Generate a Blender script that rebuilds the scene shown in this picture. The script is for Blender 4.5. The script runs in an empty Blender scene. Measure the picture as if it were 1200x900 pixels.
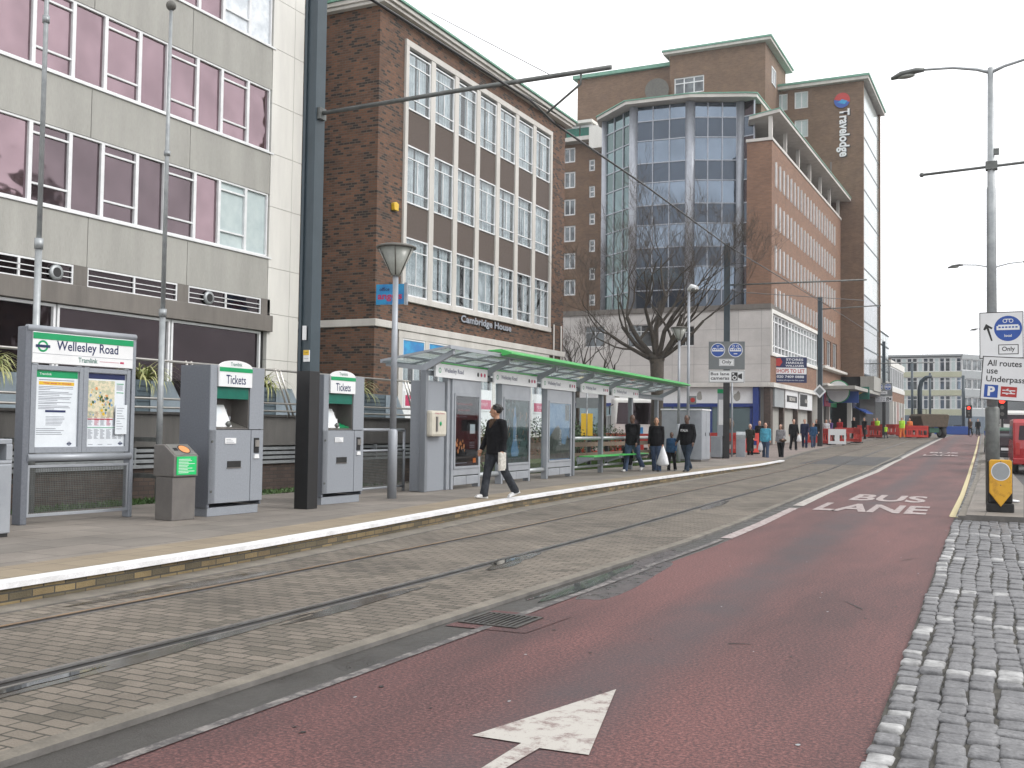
import bpy, bmesh, math, random
from mathutils import Vector, Matrix
random.seed(7)
PI=math.pi; R=math.radians
scene=bpy.context.scene
COL=scene.collection
# ------------------------------------------------------------------ camera survey (photo 1200x900)
F=1220.0; PITCH=math.atan(50.5/F); ROLL=R(0.78); YAW=math.atan(600/F); CZ=1.52
def _rot():
    cy,sy=math.cos(YAW),math.sin(YAW); cp,sp=math.cos(PITCH),math.sin(PITCH)
    f=Vector((-sy*cp,cy*cp,sp)); r=Vector((cy,sy,0)); u=Vector((sy*sp,-cy*sp,cp))
    c,s=math.cos(ROLL),math.sin(ROLL)
    return f, r*c+u*s, -r*s+u*c
CF,CR,CU=_rot()
def ray(px,py): return CF+CR*((px-600)/F)+CU*((450-py)/F)
def gp(px,py,z=0.0):
    d=ray(px,py); t=(z-CZ)/d.z; return (d.x*t,d.y*t)
def ony(px,py,y):
    d=ray(px,py); t=y/d.y; return (d.x*t,CZ+d.z*t)
def onx(px,py,x):
    d=ray(px,py); t=x/d.x; return (d.y*t,CZ+d.z*t)
def g(y):                                   # the street climbs gently in the distance
    if y<42: return 0.0
    if y<115:
        t=(y-42)/73; return 1.15*(t*t*(3-2*t)*0.35+t*0.65)
    return 1.15+(min(y,185)-115)*0.005
def gt(px,py,dz=0.0):
    z=dz
    for i in range(60):
        d=ray(px,py)
        dzv=min(d.z,-1e-4); t=(z-CZ)/dzv; z=z*.6+.4*(g(d.y*t)+dz)
    return (d.x*t,d.y*t,z)
def lerp(pts,y):
    if y<=pts[0][0]: return pts[0][1]
    for (a,b),(c,d) in zip(pts,pts[1:]):
        if y<=c:
            t=(y-a)/(c-a); return b+(d-b)*t
    return pts[-1][1]
# ------------------------------------------------------------------ materials
M={}
def node(nt,t,**kw):
    n=nt.nodes.new(t)
    for k,v in kw.items(): setattr(n,k,v)
    return n
def base_mat(name):
    m=bpy.data.materials.new(name); m.use_nodes=True
    nt=m.node_tree; return m,nt,nt.nodes['Principled BSDF']
def pm(name,c,c2=None,rough=.6,metal=0.0,scale=6,bump=0.0,detail=6,bscale=None,spec=.5,fac=(.35,.65),coat=0,streak=False,rvar=0.0,fine=0.0):
    """noise-varied principled material"""
    m,nt,b=base_mat(name); L=nt.links
    b.inputs['Roughness'].default_value=rough; b.inputs['Metallic'].default_value=metal
    b.inputs['Specular IOR Level'].default_value=spec; b.inputs['Coat Weight'].default_value=coat
    if c2 is None: c2=tuple(x*.82 for x in c)
    tc=node(nt,'ShaderNodeTexCoord'); mp=node(nt,'ShaderNodeMapping'); L.new(tc.outputs['Object'],mp.inputs[0])
    if streak: mp.inputs['Scale'].default_value=(1,1,.18)
    n=node(nt,'ShaderNodeTexNoise'); n.inputs['Scale'].default_value=scale; n.inputs['Detail'].default_value=detail; n.inputs['Roughness'].default_value=.65
    L.new(mp.outputs[0],n.inputs['Vector'])
    r=node(nt,'ShaderNodeValToRGB'); r.color_ramp.elements[0].position=fac[0]; r.color_ramp.elements[1].position=fac[1]
    r.color_ramp.elements[0].color=(*c2,1); r.color_ramp.elements[1].color=(*c,1)
    L.new(n.outputs[0],r.inputs[0]); out=r.outputs[0]
    if fine:
        n3=node(nt,'ShaderNodeTexNoise'); n3.inputs['Scale'].default_value=bscale or 90; n3.inputs['Detail'].default_value=3
        L.new(mp.outputs[0],n3.inputs['Vector'])
        mr=node(nt,'ShaderNodeMapRange'); mr.inputs['From Min'].default_value=.3; mr.inputs['From Max'].default_value=.7
        mr.inputs['To Min'].default_value=1-fine; mr.inputs['To Max'].default_value=1+fine; L.new(n3.outputs[0],mr.inputs[0])
        mx=node(nt,'ShaderNodeVectorMath',operation='SCALE'); L.new(out,mx.inputs[0]); L.new(mr.outputs[0],mx.inputs['Scale']); out=mx.outputs[0]
    L.new(out,b.inputs['Base Color'])
    if rvar:
        mr=node(nt,'ShaderNodeMapRange'); mr.inputs['To Min'].default_value=max(.02,rough-rvar); mr.inputs['To Max'].default_value=min(1,rough+rvar)
        mr.inputs['From Min'].default_value=.3; mr.inputs['From Max'].default_value=.7
        L.new(n.outputs[0],mr.inputs[0]); L.new(mr.outputs[0],b.inputs['Roughness'])
    if bump:
        n2=node(nt,'ShaderNodeTexNoise'); n2.inputs['Scale'].default_value=bscale or scale*6; n2.inputs['Detail'].default_value=4
        L.new(mp.outputs[0],n2.inputs['Vector'])
        bp=node(nt,'ShaderNodeBump'); bp.inputs['Strength'].default_value=bump; bp.inputs['Distance'].default_value=.01
        L.new(n2.outputs[0],bp.inputs['Height']); L.new(bp.outputs[0],b.inputs['Normal'])
    M[name]=m; return m
def brick(name,c1,c2,mortar,bw=.225,bh=.075,ms=.01,flat=False,rough=.85,dark=None,darkamt=.0,rot=0,bump=.4,bias=0,off=.5,stain=.25,wx=1.0):
    m,nt,b=base_mat(name); L=nt.links; b.inputs['Roughness'].default_value=rough
    tc=node(nt,'ShaderNodeTexCoord')
    if flat:
        mp=node(nt,'ShaderNodeMapping'); mp.inputs['Rotation'].default_value=(0,0,rot); L.new(tc.outputs['Object'],mp.inputs[0]); vec=mp.outputs[0]
    else:
        sp=node(nt,'ShaderNodeSeparateXYZ'); L.new(tc.outputs['Object'],sp.inputs[0])
        ad=node(nt,'ShaderNodeMath',operation='ADD'); L.new(sp.outputs[0],ad.inputs[0]); L.new(sp.outputs[1],ad.inputs[1])
        cb=node(nt,'ShaderNodeCombineXYZ'); L.new(ad.outputs[0],cb.inputs[0]); L.new(sp.outputs[2],cb.inputs[1]); vec=cb.outputs[0]
    wn=node(nt,'ShaderNodeTexNoise'); wn.inputs['Scale'].default_value=3; L.new(vec,wn.inputs['Vector'])
    wv=node(nt,'ShaderNodeVectorMath',operation='SCALE'); L.new(wn.outputs['Color'],wv.inputs[0]); wv.inputs['Scale'].default_value=.012*wx
    va=node(nt,'ShaderNodeVectorMath',operation='ADD'); L.new(vec,va.inputs[0]); L.new(wv.outputs[0],va.inputs[1]); vec2=va.outputs[0]
    bt=node(nt,'ShaderNodeTexBrick'); bt.offset=off; L.new(vec2,bt.inputs['Vector'])
    bt.inputs['Scale'].default_value=1; bt.inputs['Brick Width'].default_value=bw; bt.inputs['Row Height'].default_value=bh
    bt.inputs['Mortar Size'].default_value=ms; bt.inputs['Mortar Smooth'].default_value=.3; bt.inputs['Bias'].default_value=bias
    bt.inputs['Color1'].default_value=(*c1,1); bt.inputs['Color2'].default_value=(*c2,1); bt.inputs['Mortar'].default_value=(*mortar,1)
    out=bt.outputs[0]
    if dark:
        # scattered dark headers, cell noise on the brick grid
        n=node(nt,'ShaderNodeTexWhiteNoise',noise_dimensions='2D')
        s3=node(nt,'ShaderNodeSeparateXYZ'); L.new(vec2,s3.inputs[0])
        dv=node(nt,'ShaderNodeMath',operation='DIVIDE'); L.new(s3.outputs[1],dv.inputs[0]); dv.inputs[1].default_value=bh
        fl=node(nt,'ShaderNodeMath',operation='FLOOR'); L.new(dv.outputs[0],fl.inputs[0])
        mo=node(nt,'ShaderNodeMath',operation='FLOORED_MODULO'); L.new(fl.outputs[0],mo.inputs[0]); mo.inputs[1].default_value=2
        ox=node(nt,'ShaderNodeMath',operation='MULTIPLY_ADD'); L.new(mo.outputs[0],ox.inputs[0]); ox.inputs[1].default_value=-off*bw; ox.inputs[2].default_value=off*bw
        ax=node(nt,'ShaderNodeMath',operation='ADD'); L.new(s3.outputs[0],ax.inputs[0]); L.new(ox.outputs[0],ax.inputs[1])
        c3=node(nt,'ShaderNodeCombineXYZ'); L.new(ax.outputs[0],c3.inputs[0]); L.new(s3.outputs[1],c3.inputs[1])
        sn=node(nt,'ShaderNodeVectorMath',operation='SNAP'); sn.inputs[1].default_value=(bw,bh,1); L.new(c3.outputs[0],sn.inputs[0]); L.new(sn.outputs[0],n.inputs['Vector'])
        gt_=node(nt,'ShaderNodeMath',operation='LESS_THAN'); gt_.inputs[1].default_value=darkamt; L.new(n.outputs['Value'],gt_.inputs[0])
        inv=node(nt,'ShaderNodeMath',operation='SUBTRACT'); inv.inputs[0].default_value=1; L.new(bt.outputs['Fac'],inv.inputs[1])
        mu=node(nt,'ShaderNodeMath',operation='MULTIPLY'); L.new(gt_.outputs[0],mu.inputs[0]); L.new(inv.outputs[0],mu.inputs[1])
        mx=node(nt,'ShaderNodeMix',data_type='RGBA'); L.new(mu.outputs[0],mx.inputs[0]); L.new(out,mx.inputs[6]); mx.inputs[7].default_value=(*dark,1); out=mx.outputs[2]
    sn2=node(nt,'ShaderNodeTexNoise'); sn2.inputs['Scale'].default_value=.6; sn2.inputs['Detail'].default_value=8; sn2.inputs['Roughness'].default_value=.7; L.new(vec,sn2.inputs['Vector'])
    mr=node(nt,'ShaderNodeMapRange'); mr.inputs['From Min'].default_value=.3; mr.inputs['From Max'].default_value=.7; mr.inputs['To Min'].default_value=1-stain; mr.inputs['To Max'].default_value=1+stain*.5
    L.new(sn2.outputs[0],mr.inputs[0])
    sc=node(nt,'ShaderNodeVectorMath',operation='SCALE'); L.new(out,sc.inputs[0]); L.new(mr.outputs[0],sc.inputs['Scale'])
    L.new(sc.outputs[0],b.inputs['Base Color'])
    fn=node(nt,'ShaderNodeTexNoise'); fn.inputs['Scale'].default_value=60; L.new(vec,fn.inputs['Vector'])
    ma=node(nt,'ShaderNodeMath',operation='MULTIPLY_ADD'); L.new(bt.outputs['Fac'],ma.inputs[0]); ma.inputs[1].default_value=-1.0; L.new(fn.outputs[0],ma.inputs[2])
    bp=node(nt,'ShaderNodeBump'); bp.inputs['Strength'].default_value=bump; bp.inputs['Distance'].default_value=.01; L.new(ma.outputs[0],bp.inputs['Height']); L.new(bp.outputs[0],b.inputs['Normal'])
    M[name]=m; return m
def seethru(name,tint=(.9,.95,.95),rough=.03,ior=1.5,extra=.04,base=None,basefac=0,tl=False):
    m=bpy.data.materials.new(name); m.use_nodes=True; nt=m.node_tree; nt.nodes.clear(); L=nt.links
    o=node(nt,'ShaderNodeOutputMaterial'); t=node(nt,'ShaderNodeBsdfTransparent'); t.inputs[0].default_value=(*tint,1)
    gl=node(nt,'ShaderNodeBsdfGlossy'); gl.inputs['Roughness'].default_value=rough; gl.inputs[0].default_value=(.9,.93,.95,1)
    fr=node(nt,'ShaderNodeFresnel'); fr.inputs[0].default_value=ior
    ad=node(nt,'ShaderNodeMath',operation='ADD'); ad.use_clamp=True; L.new(fr.outputs[0],ad.inputs[0]); ad.inputs[1].default_value=extra
    mx=node(nt,'ShaderNodeMixShader'); L.new(ad.outputs[0],mx.inputs[0]); L.new(t.outputs[0],mx.inputs[1]); L.new(gl.outputs[0],mx.inputs[2])
    if base:
        d=node(nt,'ShaderNodeBsdfTranslucent' if tl else 'ShaderNodeBsdfDiffuse'); d.inputs[0].default_value=(*base,1); m2=node(nt,'ShaderNodeMixShader'); m2.inputs[0].default_value=basefac
        L.new(mx.outputs[0],m2.inputs[1]); L.new(d.outputs[0],m2.inputs[2]); L.new(m2.outputs[0],o.inputs[0])
    else: L.new(mx.outputs[0],o.inputs[0])
    M[name]=m; return m
def emis(name,c,s):
    m,nt,b=base_mat(name); b.inputs['Base Color'].default_value=(*c,1); b.inputs['Emission Color'].default_value=(*c,1); b.inputs['Emission Strength'].default_value=s; M[name]=m

pm('asphalt',(.075,.073,.072),(.05,.05,.051),.85,scale=1.2,bump=.5,bscale=120,fine=.25)
pm('ground',(.16,.155,.15),(.11,.108,.105),.9,scale=.5,bump=.2,bscale=60)
pm('gutter',(.052,.049,.044),(.028,.026,.023),.5,scale=2.2,bump=.4,bscale=110,rvar=.3,fine=.2)
# red bus lane surface with dark wear
def redlane():
    m,nt,b=base_mat('red_lane'); L=nt.links
    tc=node(nt,'ShaderNodeTexCoord')
    n=node(nt,'ShaderNodeTexNoise'); n.inputs['Scale'].default_value=48; n.inputs['Detail'].default_value=5; n.inputs['Roughness'].default_value=.8; L.new(tc.outputs['Object'],n.inputs['Vector'])
    r=node(nt,'ShaderNodeValToRGB'); e=r.color_ramp.elements; e[0].position=.38; e[0].color=(.028,.016,.018,1); e[1].position=.64; e[1].color=(.215,.1,.09,1)
    e.new(.5).color=(.098,.039,.037,1); L.new(n.outputs[0],r.inputs[0])
    n2=node(nt,'ShaderNodeTexNoise'); n2.inputs['Scale'].default_value=.45; n2.inputs['Detail'].default_value=7; n2.inputs['Roughness'].default_value=.65
    mp=node(nt,'ShaderNodeMapping'); mp.inputs['Scale'].default_value=(1.6,.35,1); L.new(tc.outputs['Object'],mp.inputs[0]); L.new(mp.outputs[0],n2.inputs['Vector'])
    r2=node(nt,'ShaderNodeValToRGB'); r2.color_ramp.elements[0].position=.35; r2.color_ramp.elements[0].color=(.55,.58,.62,1); r2.color_ramp.elements[1].position=.6; r2.color_ramp.elements[1].color=(1.18,1.1,1.1,1)
    L.new(n2.outputs[0],r2.inputs[0])
    mx=node(nt,'ShaderNodeMix',data_type='RGBA',blend_type='MULTIPLY'); mx.inputs[0].default_value=1; L.new(r.outputs[0],mx.inputs[6]); L.new(r2.outputs[0],mx.inputs[7])
    # oil / tyre track down the lane centre: x + drift
    sp=node(nt,'ShaderNodeSeparateXYZ'); L.new(tc.outputs['Object'],sp.inputs[0])
    dy=node(nt,'ShaderNodeMath',operation='MULTIPLY_ADD'); L.new(sp.outputs[1],dy.inputs[0]); dy.inputs[1].default_value=.035; dy.inputs[2].default_value=2.05
    ax=node(nt,'ShaderNodeMath',operation='ADD'); L.new(sp.outputs[0],ax.inputs[0]); L.new(dy.outputs[0],ax.inputs[1])
    ab=node(nt,'ShaderNodeMath',operation='ABSOLUTE'); L.new(ax.outputs[0],ab.inputs[0])
    mr=node(nt,'ShaderNodeMapRange',interpolation_type='SMOOTHSTEP'); mr.inputs['From Min'].default_value=.05; mr.inputs['From Max'].default_value=.55; mr.inputs['To Min'].default_value=.62; mr.inputs['To Max'].default_value=0; L.new(ab.outputs[0],mr.inputs[0])
    n4=node(nt,'ShaderNodeTexNoise'); n4.inputs['Scale'].default_value=1.3; n4.inputs['Detail'].default_value=5; L.new(tc.outputs['Object'],n4.inputs['Vector'])
    mm=node(nt,'ShaderNodeMath',operation='MULTIPLY'); L.new(mr.outputs[0],mm.inputs[0]); L.new(n4.outputs[0],mm.inputs[1])
    mk=node(nt,'ShaderNodeMath',operation='MULTIPLY'); L.new(mm.outputs[0],mk.inputs[0]); mk.inputs[1].default_value=1.7; mk.use_clamp=True
    m3=node(nt,'ShaderNodeMix',data_type='RGBA'); L.new(mk.outputs[0],m3.inputs[0]); L.new(mx.outputs[2],m3.inputs[6]); m3.inputs[7].default_value=(.045,.04,.045,1)
    L.new(m3.outputs[2],b.inputs['Base Color'])
    b.inputs['Roughness'].default_value=.72
    bp=node(nt,'ShaderNodeBump'); bp.inputs['Strength'].default_value=.6; bp.inputs['Distance'].default_value=.006; L.new(n.outputs[0],bp.inputs['Height']); L.new(bp.outputs[0],b.inputs['Normal'])
    M['red_lane']=m
redlane()
brick('track_blocks',(.185,.157,.127),(.14,.12,.096),(.048,.044,.035),bw=.195,bh=.108,ms=.008,flat=True,rough=.8,bump=.8,stain=.5,wx=1.6,dark=(.11,.095,.075),darkamt=.12)
brick('paving_pink',(.23,.185,.165),(.19,.155,.14),(.1,.09,.085),bw=.25,bh=.125,ms=.007,flat=True,rough=.85,bump=.3,stain=.3)
brick('slabs',(.215,.19,.165),(.165,.148,.13),(.07,.063,.055),bw=.9,bh=.6,ms=.008,flat=True,rough=.8,bump=.25,stain=.35,rot=PI/2)
brick('tactile',(.25,.205,.145),(.215,.175,.125),(.12,.1,.075),bw=.4,bh=.4,ms=.006,flat=True,rough=.85,bump=.3,stain=.25,off=0)
pm('white_paint',(.72,.72,.74),(.5,.5,.5),.6,scale=3,bump=.2,bscale=60,fac=(.25,.6),fine=.08)
def worn(name,c,under,amt):
    m,nt,b=base_mat(name); L=nt.links; tc=node(nt,'ShaderNodeTexCoord')
    n=node(nt,'ShaderNodeTexNoise'); n.inputs['Scale'].default_value=7; n.inputs['Detail'].default_value=10; n.inputs['Roughness'].default_value=.8; L.new(tc.outputs['Object'],n.inputs['Vector'])
    r=node(nt,'ShaderNodeValToRGB'); r.color_ramp.elements[0].position=amt-.05; r.color_ramp.elements[0].color=(*under,1); r.color_ramp.elements[1].position=amt+.06; r.color_ramp.elements[1].color=(*c,1)
    L.new(n.outputs[0],r.inputs[0]); L.new(r.outputs[0],b.inputs['Base Color']); b.inputs['Roughness'].default_value=.7
    n2=node(nt,'ShaderNodeTexNoise'); n2.inputs['Scale'].default_value=120; L.new(tc.outputs['Object'],n2.inputs['Vector'])
    bp=node(nt,'ShaderNodeBump'); bp.inputs['Strength'].default_value=.4; bp.inputs['Distance'].default_value=.005; L.new(n2.outputs[0],bp.inputs['Height']); L.new(bp.outputs[0],b.inputs['Normal'])
    M[name]=m
worn('road_white',(.4,.38,.35),(.2,.15,.14),.44)
worn('road_white_faint',(.2,.185,.175),(.065,.06,.06),.52)
worn('road_white_old',(.36,.31,.3),(.17,.11,.108),.45)
worn('road_yellow',(.5,.43,.24),(.16,.12,.09),.38)
pm('kerb_stone',(.19,.17,.14),(.115,.103,.085),.8,scale=3,bump=.3,bscale=60,fine=.12)
pm('kerb_dark',(.16,.15,.14),(.09,.085,.08),.8,scale=3,bump=.3,bscale=60)
brick('yellow_brick',(.24,.18,.09),(.15,.11,.06),(.06,.055,.045),bw=.22,bh=.066,ms=.008,stain=.6,dark=(.11,.09,.055),darkamt=.3)
pm('rail_rust',(.30,.185,.09),(.16,.1,.06),.35,metal=.5,scale=2,bump=.1)
pm('rail_steel',(.12,.11,.10),(.05,.045,.045),.3,metal=.6,scale=4)
pm('groove',(.015,.013,.012),(.01,.01,.01),.6)
def water():
    m,nt,b=base_mat('water'); b.inputs['Base Color'].default_value=(.03,.03,.028,1); b.inputs['Roughness'].default_value=.04; b.inputs['Specular IOR Level'].default_value=.6
    L=nt.links; tc=node(nt,'ShaderNodeTexCoord'); n=node(nt,'ShaderNodeTexNoise'); n.inputs['Scale'].default_value=9; L.new(tc.outputs['Object'],n.inputs['Vector'])
    bp=node(nt,'ShaderNodeBump'); bp.inputs['Strength'].default_value=.05; L.new(n.outputs[0],bp.inputs['Height']); L.new(bp.outputs[0],b.inputs['Normal']); M['water']=m
water()
pm('damp',(.075,.06,.06),(.045,.04,.04),.35,scale=6,rvar=.2,fine=.25)
pm('wet',(.075,.066,.055),(.045,.04,.034),.2,scale=3,rvar=.12)
pm('sett',(.17,.17,.175),(.06,.06,.065),.5,scale=5,bump=.8,bscale=45,fine=.3,rvar=.15)
pm('sett_white',(.42,.42,.42),(.13,.13,.13),.6,scale=8,bump=.6,bscale=45)
pm('sett_joint',(.07,.065,.055),(.025,.024,.02),.9,scale=10)
# building stuff
brick('brick_brown',(.16,.075,.042),(.085,.043,.028),(.10,.08,.06),bw=.235,bh=.084,ms=.011,dark=(.032,.022,.019),darkamt=.24,stain=.28)
brick('brick_plain',(.245,.133,.083),(.185,.1,.062),(.17,.12,.095),bw=.3,bh=.1,ms=.012,stain=.18)
brick('brick_dull',(.205,.125,.08),(.15,.09,.058),(.16,.13,.1),bw=.3,bh=.1,ms=.012,stain=.22)
brick('brick_dark',(.1,.07,.055),(.065,.045,.038),(.05,.042,.038),stain=.3)
pm('concrete_grey',(.345,.34,.315),(.285,.28,.26),.85,scale=1.5,bump=.25,bscale=40,streak=True,fine=.06)
pm('concrete_dark',(.17,.155,.14),(.12,.11,.1),.85,scale=2,bump=.25,bscale=40,streak=True)
pm('concrete_wall',(.12,.115,.108),(.075,.072,.068),.85,scale=2,bump=.25,bscale=40,streak=True)
pm('clad_white',(.66,.65,.61),(.58,.57,.54),.5,scale=1.5,streak=True)
pm('stone_white',(.55,.53,.5),(.45,.43,.4),.7,scale=1.5,streak=True,bump=.1)
pm('aggregate',(.115,.09,.078),(.075,.058,.05),.9,scale=20,bump=.5,bscale=120,fine=.2)
pm('frame_white',(.7,.71,.72),(.6,.61,.62),.45,scale=3)
pm('frame_metal',(.36,.38,.42),(.29,.31,.35),.4,metal=.4,scale=3)
pm('copper_green',(.16,.33,.25),(.12,.26,.2),.6,scale=4)
def wavyglass(name,c,metal,rough=.04,bump=.03,scale=.9,c2=None):
    m,nt,b=base_mat(name); L=nt.links; b.inputs['Metallic'].default_value=metal; b.inputs['Roughness'].default_value=rough; b.inputs['Specular IOR Level'].default_value=.8
    tc=node(nt,'ShaderNodeTexCoord'); n=node(nt,'ShaderNodeTexNoise'); n.inputs['Scale'].default_value=scale; n.inputs['Detail'].default_value=2; L.new(tc.outputs['Object'],n.inputs['Vector'])
    r=node(nt,'ShaderNodeValToRGB'); r.color_ramp.elements[0].position=.3; r.color_ramp.elements[1].position=.7
    r.color_ramp.elements[0].color=(*(c2 or tuple(x*.75 for x in c)),1); r.color_ramp.elements[1].color=(*c,1); L.new(n.outputs[0],r.inputs[0]); L.new(r.outputs[0],b.inputs['Base Color'])
    bp=node(nt,'ShaderNodeBump'); bp.inputs['Strength'].default_value=bump; bp.inputs['Distance'].default_value=.3; L.new(n.outputs[0],bp.inputs['Height']); L.new(bp.outputs[0],b.inputs['Normal'])
    M[name]=m
wavyglass('glass_pink',(.30,.215,.24),.85,.05,.1)
wavyglass('glass_dark',(.035,.025,.029),.8,.06,.06)
wavyglass('glass_mauve',(.15,.115,.128),.8,.06,.06)
wavyglass('glass_teal',(.13,.19,.2),.8,.06,.06,.5)
wavyglass('glass_blue',(.185,.23,.29),.8,.06,.06,.5)
wavyglass('glass_spandrel',(.065,.085,.115),.6,.12,.02,.5)
wavyglass('glass_spandrel_green',(.075,.125,.125),.6,.1,.03,.5)
wavyglass('glass_window',(.17,.19,.2),.6,.08,.05,1.5,c2=(.05,.055,.06))
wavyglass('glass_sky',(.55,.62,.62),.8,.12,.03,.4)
wavyglass('glass_shop',(.2,.28,.3),.35,.1,.02,.6)
pm('blind',(.45,.52,.52),(.38,.45,.46),.6,scale=3)
pm('curtain',(.72,.75,.78),(.52,.56,.6),.9,scale=3)
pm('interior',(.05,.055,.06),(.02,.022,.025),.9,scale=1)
seethru('pane_clear')
seethru('shelter_glass',(.85,.92,.9),.1,1.3,.02,(.6,.68,.66),.3,True)
seethru('mesh_screen',(1,1,1),.3,1.01,0.0,(.25,.26,.27),.45)
pm('blue_film',(.02,.16,.42),(.02,.3,.55),.35,scale=2,fac=(.4,.6))
pm('magenta',(.45,.03,.1),(.38,.02,.08),.5)
pm('sign_white',(.72,.73,.74),(.66,.67,.68),.35,scale=2)
pm('navy',(.01,.02,.09),(.01,.018,.075),.4); pm('tram_green',(.0,.28,.1),(.0,.25,.09),.4)
pm('teal_green',(.0,.13,.09),(.0,.1,.07),.4); pm('lime_green',(.05,.42,.08),(.04,.36,.07),.35,scale=2)
pm('sticker_green',(.01,.5,.14),(.01,.44,.12),.4); pm('text_grey',(.2,.22,.26),(.17,.18,.22),.6)
pm('yellow',(.65,.42,.02),(.6,.37,.02),.45); pm('bollard_yellow',(.62,.33,.02),(.35,.16,.01),.5,scale=8,fac=(.3,.5)); pm('red',(.42,.025,.02),(.36,.02,.018),.4)
pm('barrier_red',(.55,.045,.03),(.42,.03,.02),.45,scale=3); pm('sign_blue',(.01,.07,.33),(.01,.06,.3),.35)
pm('sign_grey',(.16,.175,.18),(.14,.155,.16),.5); pm('black',(.014,.014,.015),(.01,.01,.011),.45); pm('black_matt',(.02,.02,.02),(.012,.012,.012),.8)
pm('street_grey',(.20,.215,.235),(.165,.18,.2),.4,metal=.15,scale=3,streak=True)
pm('street_grey_light',(.33,.35,.38),(.28,.3,.33),.38,metal=.2,scale=3)
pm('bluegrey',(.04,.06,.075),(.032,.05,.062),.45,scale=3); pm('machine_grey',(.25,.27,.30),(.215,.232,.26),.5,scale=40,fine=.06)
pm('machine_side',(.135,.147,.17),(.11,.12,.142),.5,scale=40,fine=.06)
pm('brown_grey',(.17,.16,.15),(.14,.13,.125),.45,metal=.25,scale=5); pm('stainless',(.6,.58,.54),(.5,.48,.45),.28,metal=.85,scale=4)
pm('galv',(.38,.4,.41),(.28,.3,.31),.45,metal=.5,scale=6); pm('galv_dark',(.16,.17,.165),(.1,.105,.1),.5,metal=.4,scale=6)
pm('cream',(.55,.52,.44),(.48,.45,.38),.5); pm('planter_blue',(.10,.135,.155),(.075,.105,.125),.5,scale=2,streak=True)
pm('planter_light',(.24,.29,.33),(.2,.245,.28),.5,scale=2)
pm('orange',(.65,.3,.12),(.6,.22,.08),.5,scale=10); pm('poster_dark',(.035,.03,.032),(.015,.014,.016),.15,scale=3); pm('poster_blue',(.12,.25,.42),(.24,.36,.48),.2,scale=4)
pm('poster_green',(.1,.16,.15),(.03,.05,.05),.15,scale=6); pm('poster_rock',(.13,.15,.13),(.05,.06,.055),.3,scale=9)
pm('map',(.62,.55,.4),(.4,.42,.3),.5,scale=22,detail=3,fac=(.42,.55)); pm('paper',(.66,.7,.74),(.6,.64,.68),.5)
pm('lamp_glass',(.3,.31,.28),(.24,.25,.23),.3); pm('lamp_dark',(.12,.115,.1),(.08,.078,.07),.5)
pm('wood',(.17,.125,.09),(.11,.08,.055),.85,scale=4); pm('bark',(.07,.057,.045),(.035,.03,.024),.9,scale=8,bump=.6,bscale=30); pm('twig',(.085,.07,.058),(.055,.045,.037),.9)
pm('leaf_dark',(.03,.065,.018),(.012,.03,.01),.6,scale=3); pm('leaf_mid',(.07,.13,.03),(.035,.08,.02),.6,scale=3); pm('leaf_stripe',(.4,.4,.17),(.16,.2,.06),.5,scale=7,fac=(.4,.55))
pm('grass',(.07,.12,.025),(.04,.08,.018),.9,scale=3); pm('gravel',(.17,.155,.13),(.07,.065,.055),.95,scale=30,bump=.8,bscale=40)
pm('van_red',(.36,.012,.016),(.32,.01,.014),.25,scale=2,coat=.4); pm('van_white',(.7,.7,.68),(.62,.62,.6),.3,scale=2); pm('car_green',(.03,.1,.06),(.025,.08,.05),.3); pm('car_dark',(.02,.02,.025),(.015,.015,.02),.3)
pm('tyre',(.02,.02,.02),(.014,.014,.014),.85); pm('dumper_brown',(.1,.07,.045),(.06,.045,.03),.8,scale=6); pm('dumper_green',(.03,.12,.07),(.02,.09,.05),.6); pm('turquoise',(.08,.38,.45),(.06,.32,.4),.5)
pm('hiviz',(.5,.85,.03),(.42,.75,.03),.6); pm('hiviz_orange',(.8,.22,.03),(.7,.18,.03),.6)
pm('facade_cream',(.44,.45,.33),(.38,.39,.29),.7,scale=1); pm('far_blue',(.10,.13,.17),(.07,.1,.13),.6); pm('far_grey',(.3,.32,.33),(.26,.28,.29),.6)
pm('shop_blue',(.015,.04,.2),(.012,.03,.16),.4); pm('purple',(.07,.02,.16),(.06,.02,.13),.4)
pm('skin_light',(.5,.28,.2),(.44,.24,.17),.55); pm('skin_dark',(.11,.055,.035),(.09,.045,.03),.5); pm('skin_tan',(.42,.24,.15),(.38,.2,.13),.55)
pm('hair_black',(.012,.01,.009),(.008,.007,.006),.5); pm('hair_brown',(.09,.045,.025),(.06,.03,.016),.6); pm('hair_grey',(.35,.33,.3),(.28,.26,.24),.7)
for n,c in dict(cl_black=(.014,.014,.016),cl_jeans=(.065,.095,.16),cl_jeans_dark=(.035,.05,.075),cl_charcoal=(.05,.055,.065),cl_blue=(.04,.1,.2),cl_sweater=(.1,.38,.52),cl_grey=(.3,.29,.3),cl_coat=(.04,.042,.035),cl_navy=(.02,.025,.06),cl_white=(.6,.6,.62),cl_red=(.35,.02,.025),cl_shirt=(.25,.35,.6),cl_brown=(.1,.065,.045)).items():
    pm(n,tuple(x*1.05 for x in c),tuple(x*.5 for x in c),.95,scale=7,bump=1.0,bscale=16,spec=.15)
pm('shoe_white',(.62,.62,.62),(.5,.5,.5),.5); pm('shoe_black',(.015,.015,.015),(.012,.012,.012),.4); pm('plastic_bag',(.75,.76,.78),(.62,.63,.66),.35,scale=12,bump=.6,bscale=20)
pm('newsprint',(.62,.6,.55),(.35,.33,.3),.8,scale=25)
emis('red_lamp',(1,.04,.02),1.8)
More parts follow.
